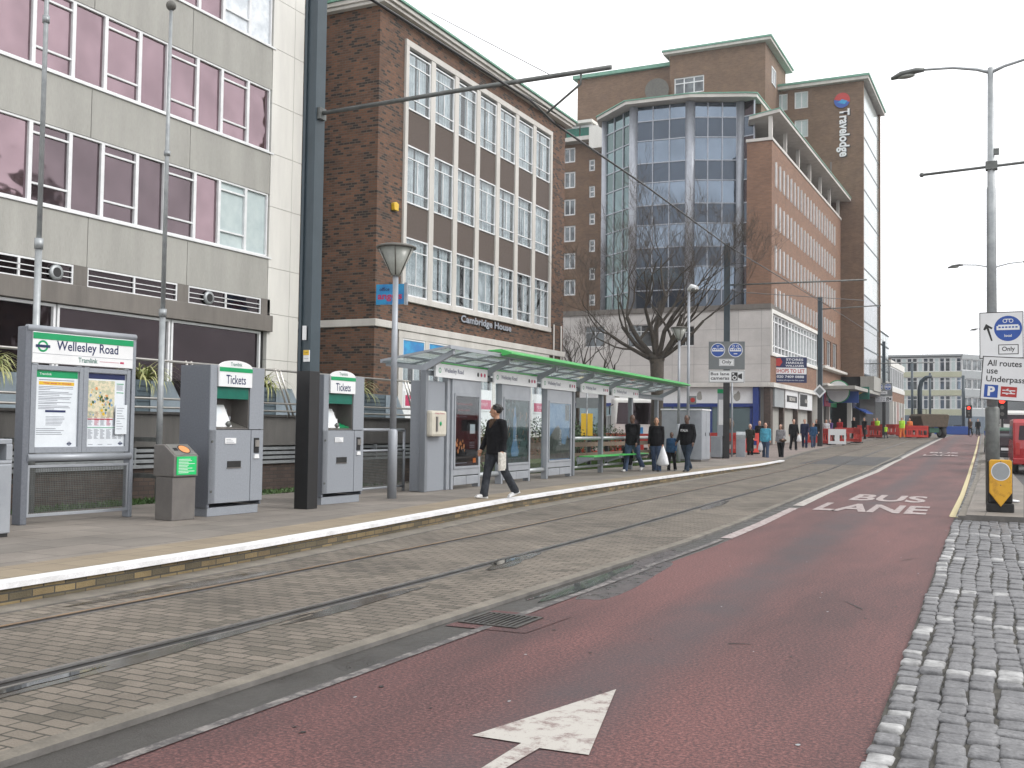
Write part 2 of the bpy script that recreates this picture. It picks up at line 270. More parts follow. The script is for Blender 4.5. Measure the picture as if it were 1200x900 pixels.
# ------------------------------------------------------------------ mesh helpers
class MB:
    def __init__(s): s.v=[]; s.f=[]; s.mi=[]; s.sm=[]
    def quad(s,a,b,c,d,m=0): s.poly([a,b,c,d],m)
    def poly(s,pts,m=0,smooth=False):
        i=len(s.v); s.v+= [tuple(p) for p in pts]; s.f.append(tuple(range(i,i+len(pts)))); s.mi.append(m); s.sm.append(smooth)
    def box(s,x0,x1,y0,y1,z0,z1,m=0,T=None):
        i=len(s.v); P=[(x0,y0,z0),(x1,y0,z0),(x1,y1,z0),(x0,y1,z0),(x0,y0,z1),(x1,y0,z1),(x1,y1,z1),(x0,y1,z1)]
        if T is not None: P=[tuple(T@Vector(p)) for p in P]
        s.v+=P
        for q in ((0,3,2,1),(4,5,6,7),(0,1,5,4),(1,2,6,5),(2,3,7,6),(3,0,4,7)): s.f.append(tuple(i+k for k in q)); s.mi.append(m); s.sm.append(False)
        return s
    def tube(s,pts,rad,n=8,m=0,cap=True,smooth=True,ell=None):
        """swept tube through pts, radius list; ell=(rx,ry) lists for flattened horizontal rings"""
        pts=[Vector(p) for p in pts]; k=len(pts)
        if not isinstance(rad,(list,tuple)): rad=[rad]*k
        base=len(s.v); prev=None
        for j,p in enumerate(pts):
            d=(pts[min(j+1,k-1)]-pts[max(j-1,0)])
            if d.length<1e-9: d=Vector((0,0,1))
            d.normalize()
            if prev is None:
                a=Vector((1,0,0)) if abs(d.x)<.9 else Vector((0,1,0))
            else: a=prev
            a=(a-d*a.dot(d))
            if a.length<1e-6: a=Vector((0,1,0))-d*d.y
            a.normalize(); prev=a; b=d.cross(a)
            r=rad[j]; rx,ry=(r if isinstance(r,tuple) else (r,r))
            for q in range(n):
                t=2*PI*q/n; s.v.append(tuple(p+a*(rx*math.cos(t))+b*(ry*math.sin(t))))
        for j in range(k-1):
            for q in range(n):
                a0=base+j*n+q; a1=base+j*n+(q+1)%n
                s.f.append((a0,a1,a1+n,a0+n)); s.mi.append(m); s.sm.append(smooth)
        if cap:
            s.f.append(tuple(base+q for q in reversed(range(n)))); s.mi.append(m); s.sm.append(False)
            s.f.append(tuple(base+(k-1)*n+q for q in range(n))); s.mi.append(m); s.sm.append(False)
        return s
    def cyl(s,p0,p1,r0,r1=None,n=12,m=0): return s.tube([p0,p1],[r0,r1 if r1 is not None else r0],n,m)
    def prism(s,poly,axis,a,b,m=0,ms=None):
        """extrude a 2d polygon: axis 'y' -> poly is (x,z), from y=a to y=b ; 'z' -> poly (x,y) ; 'x' -> poly (y,z)"""
        def P(p,t): return (p[0],t,p[1]) if axis=='y' else ((p[0],p[1],t) if axis=='z' else (t,p[0],p[1]))
        n=len(poly); i=len(s.v); s.v+=[P(p,a) for p in poly]+[P(p,b) for p in poly]
        s.f.append(tuple(i+q for q in range(n))); s.mi.append(m); s.sm.append(False)
        s.f.append(tuple(i+n+q for q in reversed(range(n)))); s.mi.append(m); s.sm.append(False)
        for q in range(n):
            s.f.append((i+q,i+(q+1)%n,i+n+(q+1)%n,i+n+q)[::-1]); s.mi.append(m if ms is None else ms); s.sm.append(False)
        return s
    def ball(s,c,r,n=10,m=0,k=6):
        rx,ry,rz=r if isinstance(r,tuple) else (r,r,r); i=len(s.v)
        s.v.append((c[0],c[1],c[2]-rz))
        for j in range(1,k):
            ph=-PI/2+PI*j/k
            for q in range(n):
                t=2*PI*q/n; s.v.append((c[0]+rx*math.cos(ph)*math.cos(t),c[1]+ry*math.cos(ph)*math.sin(t),c[2]+rz*math.sin(ph)))
        s.v.append((c[0],c[1],c[2]+rz)); top=len(s.v)-1
        def add(f): s.f.append(f); s.mi.append(m); s.sm.append(True)
        for q in range(n): add((i,i+1+(q+1)%n,i+1+q))
        for j in range(k-2):
            for q in range(n):
                a=i+1+j*n+q; b=i+1+j*n+(q+1)%n; add((a,b,b+n,a+n))
        l=i+1+(k-2)*n
        for q in range(n): add((l+q,l+(q+1)%n,top))
        return s
    def mesh(s,name,mats):
        me=bpy.data.meshes.new(name); me.from_pydata(s.v,[],s.f)
        if not isinstance(mats,(list,tuple)): mats=[mats]
        for x in mats: me.materials.append(M[x] if isinstance(x,str) else x)
        me.polygons.foreach_set('material_index',s.mi); me.polygons.foreach_set('use_smooth',s.sm); me.update(); return me
    def build(s,name,mats,parent=None,loc=None,rot=None,bevel=0,fix=True):
        me=s.mesh(name,mats)
        if fix:
            b=bmesh.new(); b.from_mesh(me); bmesh.ops.recalc_face_normals(b,faces=b.faces); b.to_mesh(me); b.free()
        o=bpy.data.objects.new(name,me); COL.objects.link(o)
        if parent: o.parent=parent
        if loc: o.location=loc
        if rot: o.rotation_euler=rot
        if bevel:
            bv=o.modifiers.new('bevel','BEVEL'); bv.width=bevel; bv.segments=2; bv.limit_method='ANGLE'; bv.angle_limit=R(50)
        return o
def thing(name,label,cat,loc=(0,0,0),rz=0,group=None):
    o=bpy.data.objects.new(name,None); COL.objects.link(o); o.location=loc; o.rotation_euler=(0,0,rz); o.empty_display_size=.2
    o['label']=label; o['category']=cat
    if group: o['group']=group
    return o
def tag(o,label,cat,group=None):
    o['label']=label; o['category']=cat
    if group: o['group']=group
    return o
def struct(o): o['kind']='structure'; return o
def stuff(o,label=None,cat=None):
    o['kind']='stuff'
    if label: o['label']=label; o['category']=cat
    return o
def copy_tree(o,parent=None):
    c=o.copy(); COL.objects.link(c); c.parent=parent
    for ch in list(o.children): copy_tree(ch,c)
    return c
_dg=None
def text_mb(body,size,bold=0.0,extrude=0.0,spacing=1.0):
    cu=bpy.data.curves.new('lettering','FONT'); cu.body=body; cu.size=size; cu.offset=bold*size; cu.extrude=extrude; cu.space_character=spacing; cu.resolution_u=3
    cu.align_x='CENTER'; cu.align_y='CENTER'
    ob=bpy.data.objects.new('lettering',cu); COL.objects.link(ob)
    dg=bpy.context.evaluated_depsgraph_get(); dg.update()
    me=bpy.data.meshes.new_from_object(ob.evaluated_get(dg)); bpy.data.objects.remove(ob); bpy.data.curves.remove(cu)
    me.materials.clear(); return me
def text(body,parent,x,y,z,w=None,h=.1,mat='navy',name='lettering',bold=.0,extrude=.002,flat=False,rz=0,vert=False,spacing=1.0,axis_x=False):
    """lettering centred at (x,z) on plane y (facing local -y); w fits width, h fits height"""
    me=text_mb(body,1.0,bold,0,spacing)
    xs=[v.co.x for v in me.vertices]; ys=[v.co.y for v in me.vertices]
    cx,cy=(min(xs)+max(xs))/2,(min(ys)+max(ys))/2; W,H=max(xs)-min(xs),max(ys)-min(ys)
    sy=h/H; sx=(w/W) if w else sy
    if vert: sx,sy=h/W,(w or h*.2)/H
    for v in me.vertices:
        a=(v.co.x-cx)*sx; b=(v.co.y-cy)*sy
        if vert: a,b=b,-a
        if flat: v.co=(a,b,0)
        else: v.co=(a,0,b)
    me.materials.append(M[mat]); me.update()
    o=bpy.data.objects.new(name,me); COL.objects.link(o)
    if parent: o.parent=parent
    o.location=(x,y,z); o.rotation_euler=(0,0,rz); return o
def disc(mb,x,y,z,r,m=0,n=24,th=.004,r_in=0):
    if r_in:
        for q in range(n):
            a,b=2*PI*q/n,2*PI*(q+1)/n
            mb.quad((x+r_in*math.cos(a),y,z+r_in*math.sin(a)),(x+r*math.cos(a),y,z+r*math.sin(a)),(x+r*math.cos(b),y,z+r*math.sin(b)),(x+r_in*math.cos(b),y,z+r_in*math.sin(b)),m)
    else: mb.poly([(x+r*math.cos(2*PI*q/n),y,z+r*math.sin(2*PI*q/n)) for q in range(n)],m)
def wall(mb,x0,x1,z0,z1,holes,y=0.0,depth=.15,m=0,mr=None):
    """wall sheet facing -y with real openings and reveals; holes=(x0,x1,z0,z1)"""
    xs=sorted({x0,x1,*[h[0] for h in holes],*[h[1] for h in holes]}); zs=sorted({z0,z1,*[h[2] for h in holes],*[h[3] for h in holes]})
    xs=[a for a in xs if x0<=a<=x1]; zs=[a for a in zs if z0<=a<=z1]
    for a,b in zip(xs,xs[1:]):
        run=None
        for c,d in zip(zs,zs[1:]):
            mx,mz=(a+b)/2,(c+d)/2
            if any(h[0]<mx<h[1] and h[2]<mz<h[3] for h in holes):
                if run: mb.quad((a,y,run[0]),(b,y,run[0]),(b,y,run[1]),(a,y,run[1]),m); run=None
            else: run=(run[0],d) if run else (c,d)
        if run: mb.quad((a,y,run[0]),(b,y,run[0]),(b,y,run[1]),(a,y,run[1]),m)
    mr=m if mr is None else mr
    for (a,b,c,d) in holes:
        e=y+depth
        mb.quad((a,y,c),(a,e,c),(a,e,d),(a,y,d),mr); mb.quad((b,y,c),(b,y,d),(b,e,d),(b,e,c),mr)
        mb.quad((a,y,d),(a,e,d),(b,e,d),(b,y,d),mr); mb.quad((a,y,c),(b,y,c),(b,e,c),(a,e,c),mr)
_wr=random.Random(31)
def window(par,x0,x1,z0,z1,y=.1,vb=(),hb=(),fw=.05,fm='frame_white',pmn='glass_window',curtain=None,sill=False,T=None,name='window',th=.05,bw=None):
    f=MB(); bw=bw or fw*.8
    f.box(x0,x0+fw,y-th,y,z0,z1); f.box(x1-fw,x1,y-th,y,z0,z1); f.box(x0+fw,x1-fw,y-th,y,z0,z0+fw); f.box(x0+fw,x1-fw,y-th,y,z1-fw,z1)
    ix0,ix1,iz0,iz1=x0+fw,x1-fw,z0+fw,z1-fw
    for b in hb:
        zz=z0+(z1-z0)*b; f.box(ix0,ix1,y-th*.85,y-.004,zz-bw/2,zz+bw/2)
    for v in vb:
        fr,za,zb=(v if isinstance(v,tuple) else (v,0,1)); xx=x0+(x1-x0)*fr
        f.box(xx-bw/2,xx+bw/2,y-th*.8,y-.006,max(iz0,z0+(z1-z0)*za+(bw/2 if za>0 else 0)),min(iz1,z0+(z1-z0)*zb-(bw/2 if zb<1 else 0)))
    if sill: f.box(x0-.04,x1+.04,y-.17,y-th-.003,z0-.05,z0-.003)
    if T: f.v=[tuple(T@Vector(p)) for p in f.v]
    fo=f.build(name,fm,par)
    p=MB(); yy=y-.012
    j=(lambda:_wr.uniform(-.005,.005)) if pmn.startswith('glass') else (lambda:0); ja,jb=j(),j()
    p.quad((x0+.01,yy+ja+jb,z0+.01),(x1-.01,yy-ja+jb,z0+.01),(x1-.01,yy-ja-jb,z1-.01),(x0+.01,yy+ja-jb,z1-.01))
    if T: p.v=[tuple(T@Vector(q)) for q in p.v]
    p.build('pane',pmn,fo,fix=False)
    if curtain:
        c=MB(); yb=y+.12; w=x1-x0
        for (a,b) in curtain:
            n=max(4,int((b-a)*w/.035)); pts=[]
            for i in range(n+1):
                u=x0+w*(a+(b-a)*i/n); pts.append((u,yb+.02*math.sin(i*1.9+a*9)+.01*math.sin(i*.7)))
            for (p0,p1) in zip(pts,pts[1:]): c.quad((p0[0],p0[1],z0),(p1[0],p1[1],z0),(p1[0],p1[1],z1),(p0[0],p0[1],z1))
        c.build('curtain','curtain',fo,fix=False)
    return fo
RS=PI/2     # rotation of things that face the street from the left: local x runs away from us, local -y looks at the road
# ================================================================== GROUND
def off(pts): return lambda y: lerp(pts,y)
def W(pxs,dz=0.0):
    o=[]
    for p in pxs:
        x,y,z=gt(p[0],p[1],dz); o.append((y,x))
    return sorted(o)
PLAT=lambda y: lerp([(0,.21),(24,.21),(46,.15)],y)
# controls (y, x) surveyed from the photograph
PE=[(-4,-7.3),(5.7,-7.34),(7.0,-7.38),(9.0,-7.48),(12,-7.78),(17,-8.36),(21,-8.62),(25.3,-8.82),(34.5,-9.2),(48,-9.62)]
TK=[(-4,-7.06),(5.7,-7.1),(7.,-7.14),(9,-7.24),(12,-7.5),(17,-8.02),(21,-8.28),(25.3,-8.5),(34.5,-9.0),(46,-9.8),(52,-10.4),(60,-11.0),(70,-11.4),(80,-11.5),(110,-11.3),(200,-15)]
R1=[(-4,-6.66),(8,-6.67),(14,-6.8),(18,-7.0),(25,-7.36),(39,-8.1),(50,-8.75),(65,-9.3),(90,-9.9),(120,-10.6),(200,-16)]
R2=[(a,b+1.43) for a,b in R1]
KB=[(-4,-4.02),(13.5,-4.02),(17,-4.15),(20,-4.32),(26,-4.66),(33,-5.0),(50,-5.7),(62,-6.05),(90,-6.75),(130,-7.75),(200,-10.5)]
WL=[(a,b+.22) for a,b in KB]
CB=[(-4,-.6),(5,-.66),(8,-.75),(20.2,-1.12)]
YL=[(20.2,-1.22),(28,-1.42),(46,-2.0),(75,-2.85),(110,-3.95),(200,-7)]
IS=[(19.6,-.9),(36,-1.27),(60,-1.98),(100,-3.2),(200,-6.1)]
IR=[(19.6,.62),(30,.05),(42,-.4),(60,-1.0),(100,-2.4),(200,-5.3)]
def fn(p): return lambda y: lerp(p,y)
def ys(y0,y1):
    a=[];y=y0
    while y<y1-1e-6:
        a.append(y); y+= .5 if y<30 else (1 if y<60 else (2 if y<130 else 10))
    a.append(y1); return a
def grid_ys(y0,y1):
    base=ys(-4,200)+[]; return [y0]+[b for b in base if y0<b<y1]+[y1]
def strip(name,fl,fr,y0,y1,dz,mat,nx=1,kind='structure',zf=None,sides=None,parent=None):
    m=MB(); Y=grid_ys(y0,y1); zz=(lambda y:g(y)+(dz(y) if callable(dz) else dz))
    n=len(Y); idx=[]
    for y in Y:
        a,b=fl(y),fr(y); idx.append(len(m.v))
        for k in range(nx+1): m.v.append((a+(b-a)*k/nx,y,zz(y)))
    for i in range(n-1):
        for k in range(nx):
            m.f.append((idx[i]+k,idx[i]+k+1,idx[i+1]+k+1,idx[i+1]+k)); m.mi.append(0); m.sm.append(False)
    if sides:   # drop a vertical skirt of given height on both sides / ends
        for i in range(n-1):
            for k,s in ((0,-1),(nx,1)):
                p=m.v[idx[i]+k]; q=m.v[idx[i+1]+k]
                m.quad(p,q,(q[0],q[1],q[2]-sides),(p[0],p[1],p[2]-sides),1 if isinstance(mat,(list,tuple)) and len(mat)>1 else 0)
        for i in (0,n-1):
            p=m.v[idx[i]]; q=m.v[idx[i]+nx]
            m.quad(p,q,(q[0],q[1],q[2]-sides),(p[0],p[1],p[2]-sides),1 if isinstance(mat,(list,tuple)) and len(mat)>1 else 0)
    o=m.build(name,mat,parent,fix=False)
    if kind: o['kind']=kind
    return o
def c_(v): return lambda y: v
# base sheet to the horizon
m=MB(); Y=[-60,-20]+ys(-4,200)+[300,600,2500]
X=[-1500,-300,-60,-30,-15,0,15,40,200,1500]
for y in Y:
    for x in X: m.v.append((x,y,g(y)-.02-(0 if y<=200 else .0)))
for i in range(len(Y)-1):
    for k in range(len(X)-1):
        a=i*len(X)+k; m.f.append((a,a+1,a+1+len(X),a+len(X))); m.mi.append(0); m.sm.append(False)
struct(m.build('ground','ground',fix=False))
strip('red_bus_lane',fn([(a,b+.16) for a,b in WL]),fn([(-4,-.6),(5,-.66),(8,-.75),(20.2,-1.12),(28,-1.3),(46,-1.86),(75,-2.65),(110,-3.75),(200,-6.7)]),-4,200,0.0,'red_lane',3)
strip('gutter_asphalt',fn(KB),fn([(a,b+.161) for a,b in WL]),-4,200,-.002,'gutter')
strip('side_asphalt',fn([(20.2,-1.12),(28,-1.3),(46,-1.86),(75,-2.65),(110,-3.75),(200,-6.7)]),fn(IS),20.2,200,-.004,'gutter')
strip('tram_track_bed',fn(TK),fn([(a,b-.12) for a,b in KB]),-4,200,.02,'track_blocks',4)
strip('track_kerb',fn([(a,b-.12) for a,b in KB]),fn(KB),-4,64,.03,['kerb_stone','kerb_dark'],sides=.06)
strip('asphalt_patch',c_(-9.0),c_(-5.6),47,57,.024,'asphalt')
# kerb ledge under the platform, platform slab, brick riser, white nosing
strip('platform_ledge',fn([(a,b-.03) for a,b in PE]),fn(TK),-4,46,.032,['kerb_stone','kerb_dark'],sides=.05)
strip('pavement_kerb',fn([(a,b-.14) for a,b in TK]),fn(TK),46,200,.12,['kerb_stone','kerb_dark'],sides=.14)
strip('platform_riser',fn([(a,b-.06) for a,b in PE]),fn([(a,b-.035) for a,b in PE]),-4,46,lambda y:PLAT(y)-.046,['yellow_brick','yellow_brick'],sides=.17)
strip('platform_nosing',fn([(a,b-.2) for a,b in PE]),fn(PE),-4,47.2,lambda y:PLAT(y)+.003,['white_paint','white_paint'],sides=.048)
strip('tactile_paving',fn([(a,b-.85) for a,b in PE]),fn([(a,b-.2) for a,b in PE]),-4,46,PLAT,'tactile')
strip('platform',c_(-12.6),fn([(a,b-.85) for a,b in PE]),-4,46,PLAT,['slabs','concrete_wall'],4,sides=.25)
strip('pavement',c_(-31),fn([(a,b-.14) for a,b in TK]),46,200,lambda y:.12 if y>49 else .15-(y-46)*.01,'paving_pink',6)
strip('planting_bed',c_(-13.5),c_(-12.6),-4,22,.16,'gravel',2)
lawn=strip('lawn',c_(-20),c_(-12.6),22,46,.13,'grass',8,kind='stuff')
# painted markings
strip('lane_line',fn([(a,b) for a,b in WL]),fn([(a,b+.17) for a,b in WL]),14.5,20.9,.006,'road_white_old')
strip('lane_line',fn([(a,b+.02) for a,b in WL]),fn([(a,b+.1) for a,b in WL]),11,14.3,.006,'road_white_faint')
strip('lane_line',fn([(a,b-.04) for a,b in WL]),fn([(a,b+.18) for a,b in WL]),21.6,110,.006,'road_white')
strip('lane_line',fn([(-4,-3.66),(12,-3.72)]),fn([(-4,-3.6),(12,-3.64)]),-4,11,.006,'road_white_faint')
strip('yellow_line',fn(YL),fn([(a,b+.11) for a,b in YL]),20.6,130,.006,'road_yellow')
strip('yellow_line',c_(-1.21),c_(-.95),20.45,20.6,.006,'road_yellow')
strip('island_kerb_line',fn([(a,b-.13) for a,b in IS]),fn(IS),19.6,200,.10,['kerb_stone','kerb_dark'],sides=.12)
strip('traffic_island',fn(IS),fn(IR),19.6,200,.12,['slabs','kerb_dark'],1,sides=.14)
strip('right_carriageway',fn(IR),fn([(19.6,7.5),(60,6),(200,-2)]),19.6,200,.0,'asphalt',2)
strip('far_pavement',fn([(19.6,7.5),(60,6),(200,-2)]),c_(30),19.6,200,.1,'slabs',2)
m=MB(); pts=[(722,808),(690,885),(632,877),(588,903),(560,903),(611,871),(553,862)]
m.poly([(*gp(*p,.004),.006) for p in pts]); struct(m.build('arrow_marking','road_white',fix=False))
def road_text(s,x0,x1,y0,y1,bold=.03):
    o=text(s,None,(x0+x1)/2,(y0+y1)/2,g((y0+y1)/2)+.008,w=x1-x0,h=y1-y0,mat='road_white_old',name='lane_lettering',flat=True,bold=bold); struct(o)
    o.rotation_euler[2]=R(2); return o
road_text('LANE',-3.72,-1.68,20.7,23.0); road_text('BUS',-3.55,-1.98,24.1,26.6)
o=road_text('LANE',-4.95,-3.2,60.2,62.5); o.location[2]+=.03; o.rotation_euler[0]=R(.8)
o=road_text('BUS',-4.9,-3.4,64,66.5); o.location[2]+=.03; o.rotation_euler[0]=R(.8)
# rails and grooves
def rail(P,mat,w=.055):
    m=MB(); Y=grid_ys(-4,150)
    for y0,y1 in zip(Y,Y[1:]):
        for dx0,dx1,mi,dz in ((-w/2,w/2,0,.028),(w/2,w/2+.045,1,.0235),(-w/2-.05,-w/2,2,.0225),(w/2+.045,w/2+.075,2,.0225)):
            a,b=lerp(P,y0),lerp(P,y1)
            m.quad((a+dx0,y0,g(y0)+dz),(a+dx1,y0,g(y0)+dz),(b+dx1,y1,g(y1)+dz),(b+dx0,y1,g(y1)+dz),mi)
    struct(m.build('tram_rail',[mat,'groove','kerb_dark'],fix=False))
rail(R1,'rail_rust'); rail(R2,'rail_steel')
# puddles
def puddle(c,rx,ry,rot,z,seed,k=26,mat='water'):
    rnd=random.Random(seed); ph=[rnd.uniform(0,6) for _ in range(4)]; pts=[]
    for i in range(k):
        t=2*PI*i/k; r=1+.22*math.sin(2*t+ph[0])+.14*math.sin(3*t+ph[1])+.09*math.sin(7*t+ph[2])
        a,b=rx*r*math.cos(t),ry*r*math.sin(t); pts.append((c[0]+a*math.cos(rot)-b*math.sin(rot),c[1]+a*math.sin(rot)+b*math.cos(rot),z))
    m=MB(); m.poly(pts); struct(m.build('puddle',mat,fix=False))
puddle((-3.93,9.7),.15,1.7,R(2),.002,3); puddle((-5.05,4.8),.085,1.7,R(0),.0245,9,mat='wet'); puddle((-5.06,4.1),.045,.5,R(0),.027,19); puddle((-5.17,10.6),.17,.7,R(5),.0245,5,mat='wet'); puddle((-5.2,10.5),.08,.3,R(5),.027,6)
puddle((-5.55,20.5),.12,1.6,R(6),.0245,8,mat='wet'); puddle((-5.02,7.4),.09,1.0,R(0),.0245,12,mat='wet'); puddle((-6.9,7.5),.12,1.2,R(0),.0245,31,mat='wet')
puddle((-3.74,10.6),.26,2.2,R(3),.0012,44,k=60,mat='damp')
rc=random.Random(77)
def crack(x,y,L,a):
    m=MB(); p=Vector((x,y,0)); d=a; pts=[]
    for k in range(int(L/.06)):
        pts.append(p.copy()); d+=rc.uniform(-.5,.5); d=a+(d-a)*.8; p=p+Vector((math.cos(d),math.sin(d),0))*.06
    for i,(q,r_) in enumerate(zip(pts,pts[1:])):
        w=.006*(1-i/len(pts))+.002; n=Vector((-(r_-q).y,(r_-q).x,0)).normalized()*w; z=Vector((0,0,.0035))
        m.poly([q-n+z,q+n+z,r_+n+z,r_-n+z])
    struct(m.build('road_crack','groove',fix=False))
for c in ((-1.3,13.2,.6,1.2),(-1.25,9.4,.5,2.0),(-3.4,18.7,.7,.2),(-3.2,14.9,1.4,.15),(-1.9,7.4,.25,.5),(-1.5,16.9,.8,2.7),(-3.0,25,1.2,.1)): crack(*c)
m=MB()
for k in range(90):
    x,y=rc.uniform(-3.4,-.9),4.2+18*rc.random()**1.4; s=rc.uniform(.006,.016)
    m.poly([(x+s*rc.uniform(.5,1.2)*math.cos(q),y+s*1.3*math.sin(q),.0038) for q in [w*PI/3 for w in range(6)]],0 if rc.random()<.35 else 1)
stuff(m.build('road_grit',['far_grey','groove'],fix=False),'small pale and dark specks of grit and gum scattered on the red lane','grit')
# drain grate
gx,gy=gp(590,728,0)
m=MB(); m.poly([(gx-.3,gy-.4,.004),(gx+.36,gy-.36,.004),(gx+.4,gy+.42,.004),(gx-.28,gy+.38,.004)]); struct(m.build('patch_repair','red_lane',fix=False))
t=thing('drain_grate','iron drain grate set in the red lane beside the track kerb','drain',(gx-.02,gy,0))
m=MB(); m.box(-.23,.23,-.23,.23,.002,.006,0); m.build('drain_pit','groove',t)
m=MB(); m.box(-.25,.25,-.25,-.22,.004,.014); m.box(-.25,.25,.22,.25,.004,.014); m.box(-.25,-.22,-.22,.22,.004,.014); m.box(.22,.25,-.22,.22,.004,.014)
for i in range(9): m.box(-.2+i*.045,-.178+i*.045,-.22,.22,.007,.013)
m.build('grate','rail_steel',t)
# ------------------------------------------------------------------ granite setts
rs=random.Random(5); m=MB(); v=3.0
strip('sett_bedding',fn(CB),c_(4.2),-4,19.6,.0125,'sett_joint',1)
row=0
def sett(cx,cy,w,d,white):
    h=.025+rs.uniform(-.007,.008); n=3; i=len(m.v); rot=rs.uniform(-.07,.07); tx,ty=rs.uniform(-.05,.05),rs.uniform(-.05,.05)
    k=5
    ring=[]
    cr=[(math.cos(a),math.sin(a)) for a in [2*PI*q/12+PI/12 for q in range(12)]]
    sup=[(abs(c)**.3*(1 if c>0 else -1),abs(s)**.3*(1 if s>0 else -1)) for c,s in cr]
    jit=[rs.uniform(.9,1.04) for _ in sup]
    for sc,zz in ((1.0,-.004),(.98,.72),(.9,.98),(.5,1.0)):
        for (c,s),jt in zip(sup,jit):
            x=w/2*c*sc*jt; y=d/2*s*sc*jt
            m.v.append((cx+x*math.cos(rot)-y*math.sin(rot),cy+x*math.sin(rot)+y*math.cos(rot),.002+(h*zz if zz>0 else 0)+(tx*x+ty*y if zz>0 else 0)))
    mi=1 if white else 0
    for j in range(3):
        for q in range(12):
            a=i+j*12+q; b=i+j*12+(q+1)%12; m.f.append((a,b,b+12,a+12)); m.mi.append(mi); m.sm.append(True)
    m.f.append(tuple(i+36+q for q in range(12))); m.mi.append(mi); m.sm.append(True)
# edge column along the lane, then columns to the right
cols=[(0.065,.125)]; xx=.135
while xx<4.6:
    w=rs.uniform(.122,.15); cols.append((xx+w/2,w-.002)); xx+=w
whites=[(7.25,.4),(9.1,.3),(10.7,.4),(13.6,.4),(16.9,.4)]
for ci,(cx,w) in enumerate(cols):
    y=3.2+rs.uniform(0,.1)
    while y<19.5:
        if ci==0: d=rs.uniform(.12,.22)
        else: d=rs.uniform(.15,.225)
        x=lerp(CB,y)+cx+.012*math.sin(y*2.3+ci)
        wt=(ci==0 and rs.random()<.3)
        for (wy,pr) in whites:
            if ci>0 and abs(y-(wy-.10*(cx)))<.19 and rs.random()<pr: wt=True
        if ci>0 and rs.random()<.008: wt=True
        sett(x+rs.uniform(-.008,.008),y+d/2,w,d-.008,wt); y+=d
struct(m.build('cobbled_paving',['sett','sett_white'],fix=False))
# gravel stones and low weeds in the planting bed
m=MB(); rg=random.Random(11)
for i in range(1500):
    x,y=rg.uniform(-13.4,-12.65),rg.uniform(7,21.5); r=rg.uniform(.015,.045); m.ball((x,y,.17),(r,r*rg.uniform(.7,1.2),r*.7),5,0 if rg.random()<.7 else 1,3)
stuff(m.build('gravel',['gravel','concrete_dark'],fix=False),'loose stones in the planting bed behind the platform','gravel')
m=MB()
for i in range(5200):
    c=rg.choice([(9.6,1.2),(13.5,.6),(16.4,1.1),(17.8,.8),(12.2,.8)]); x,y=rg.uniform(-13.4,-12.7),rg.gauss(*c); h=rg.uniform(.03,.11); a=rg.uniform(0,6.3); w=rg.uniform(.012,.03)
    dx,dy=math.cos(a)*w,math.sin(a)*w; lx,ly=rg.uniform(-.05,.05),rg.uniform(-.05,.05)
    m.poly([(x-dx,y-dy,.17+h*.4),(x+lx*.3+dx,y+dy,.17+h*.4),(x+lx,y+ly,.17+h)])
stuff(m.build('weeds','leaf_mid',fix=False),'low green weeds among the stones behind the platform','weeds')
m=MB()
for i in range(26000):
    x,y=rg.uniform(-16.5,-12.62),rg.uniform(22,46)
    h=rg.uniform(.04,.1); a=rg.uniform(0,6.3); w=.012; m.poly([(x-w,y,.13),(x+w,y,.13),(x+rg.uniform(-.04,.04),y+rg.uniform(-.04,.04),.13+h)])
stuff(m.build('grass','grass',fix=False),'rough green grass behind the shelter and the low timber rail','grass')
# ================================================================== PLATFORM FURNITURE
ZP=.21
def P3(px,py,z=ZP): x,y=gp(px,py,z); return (x,y,z)
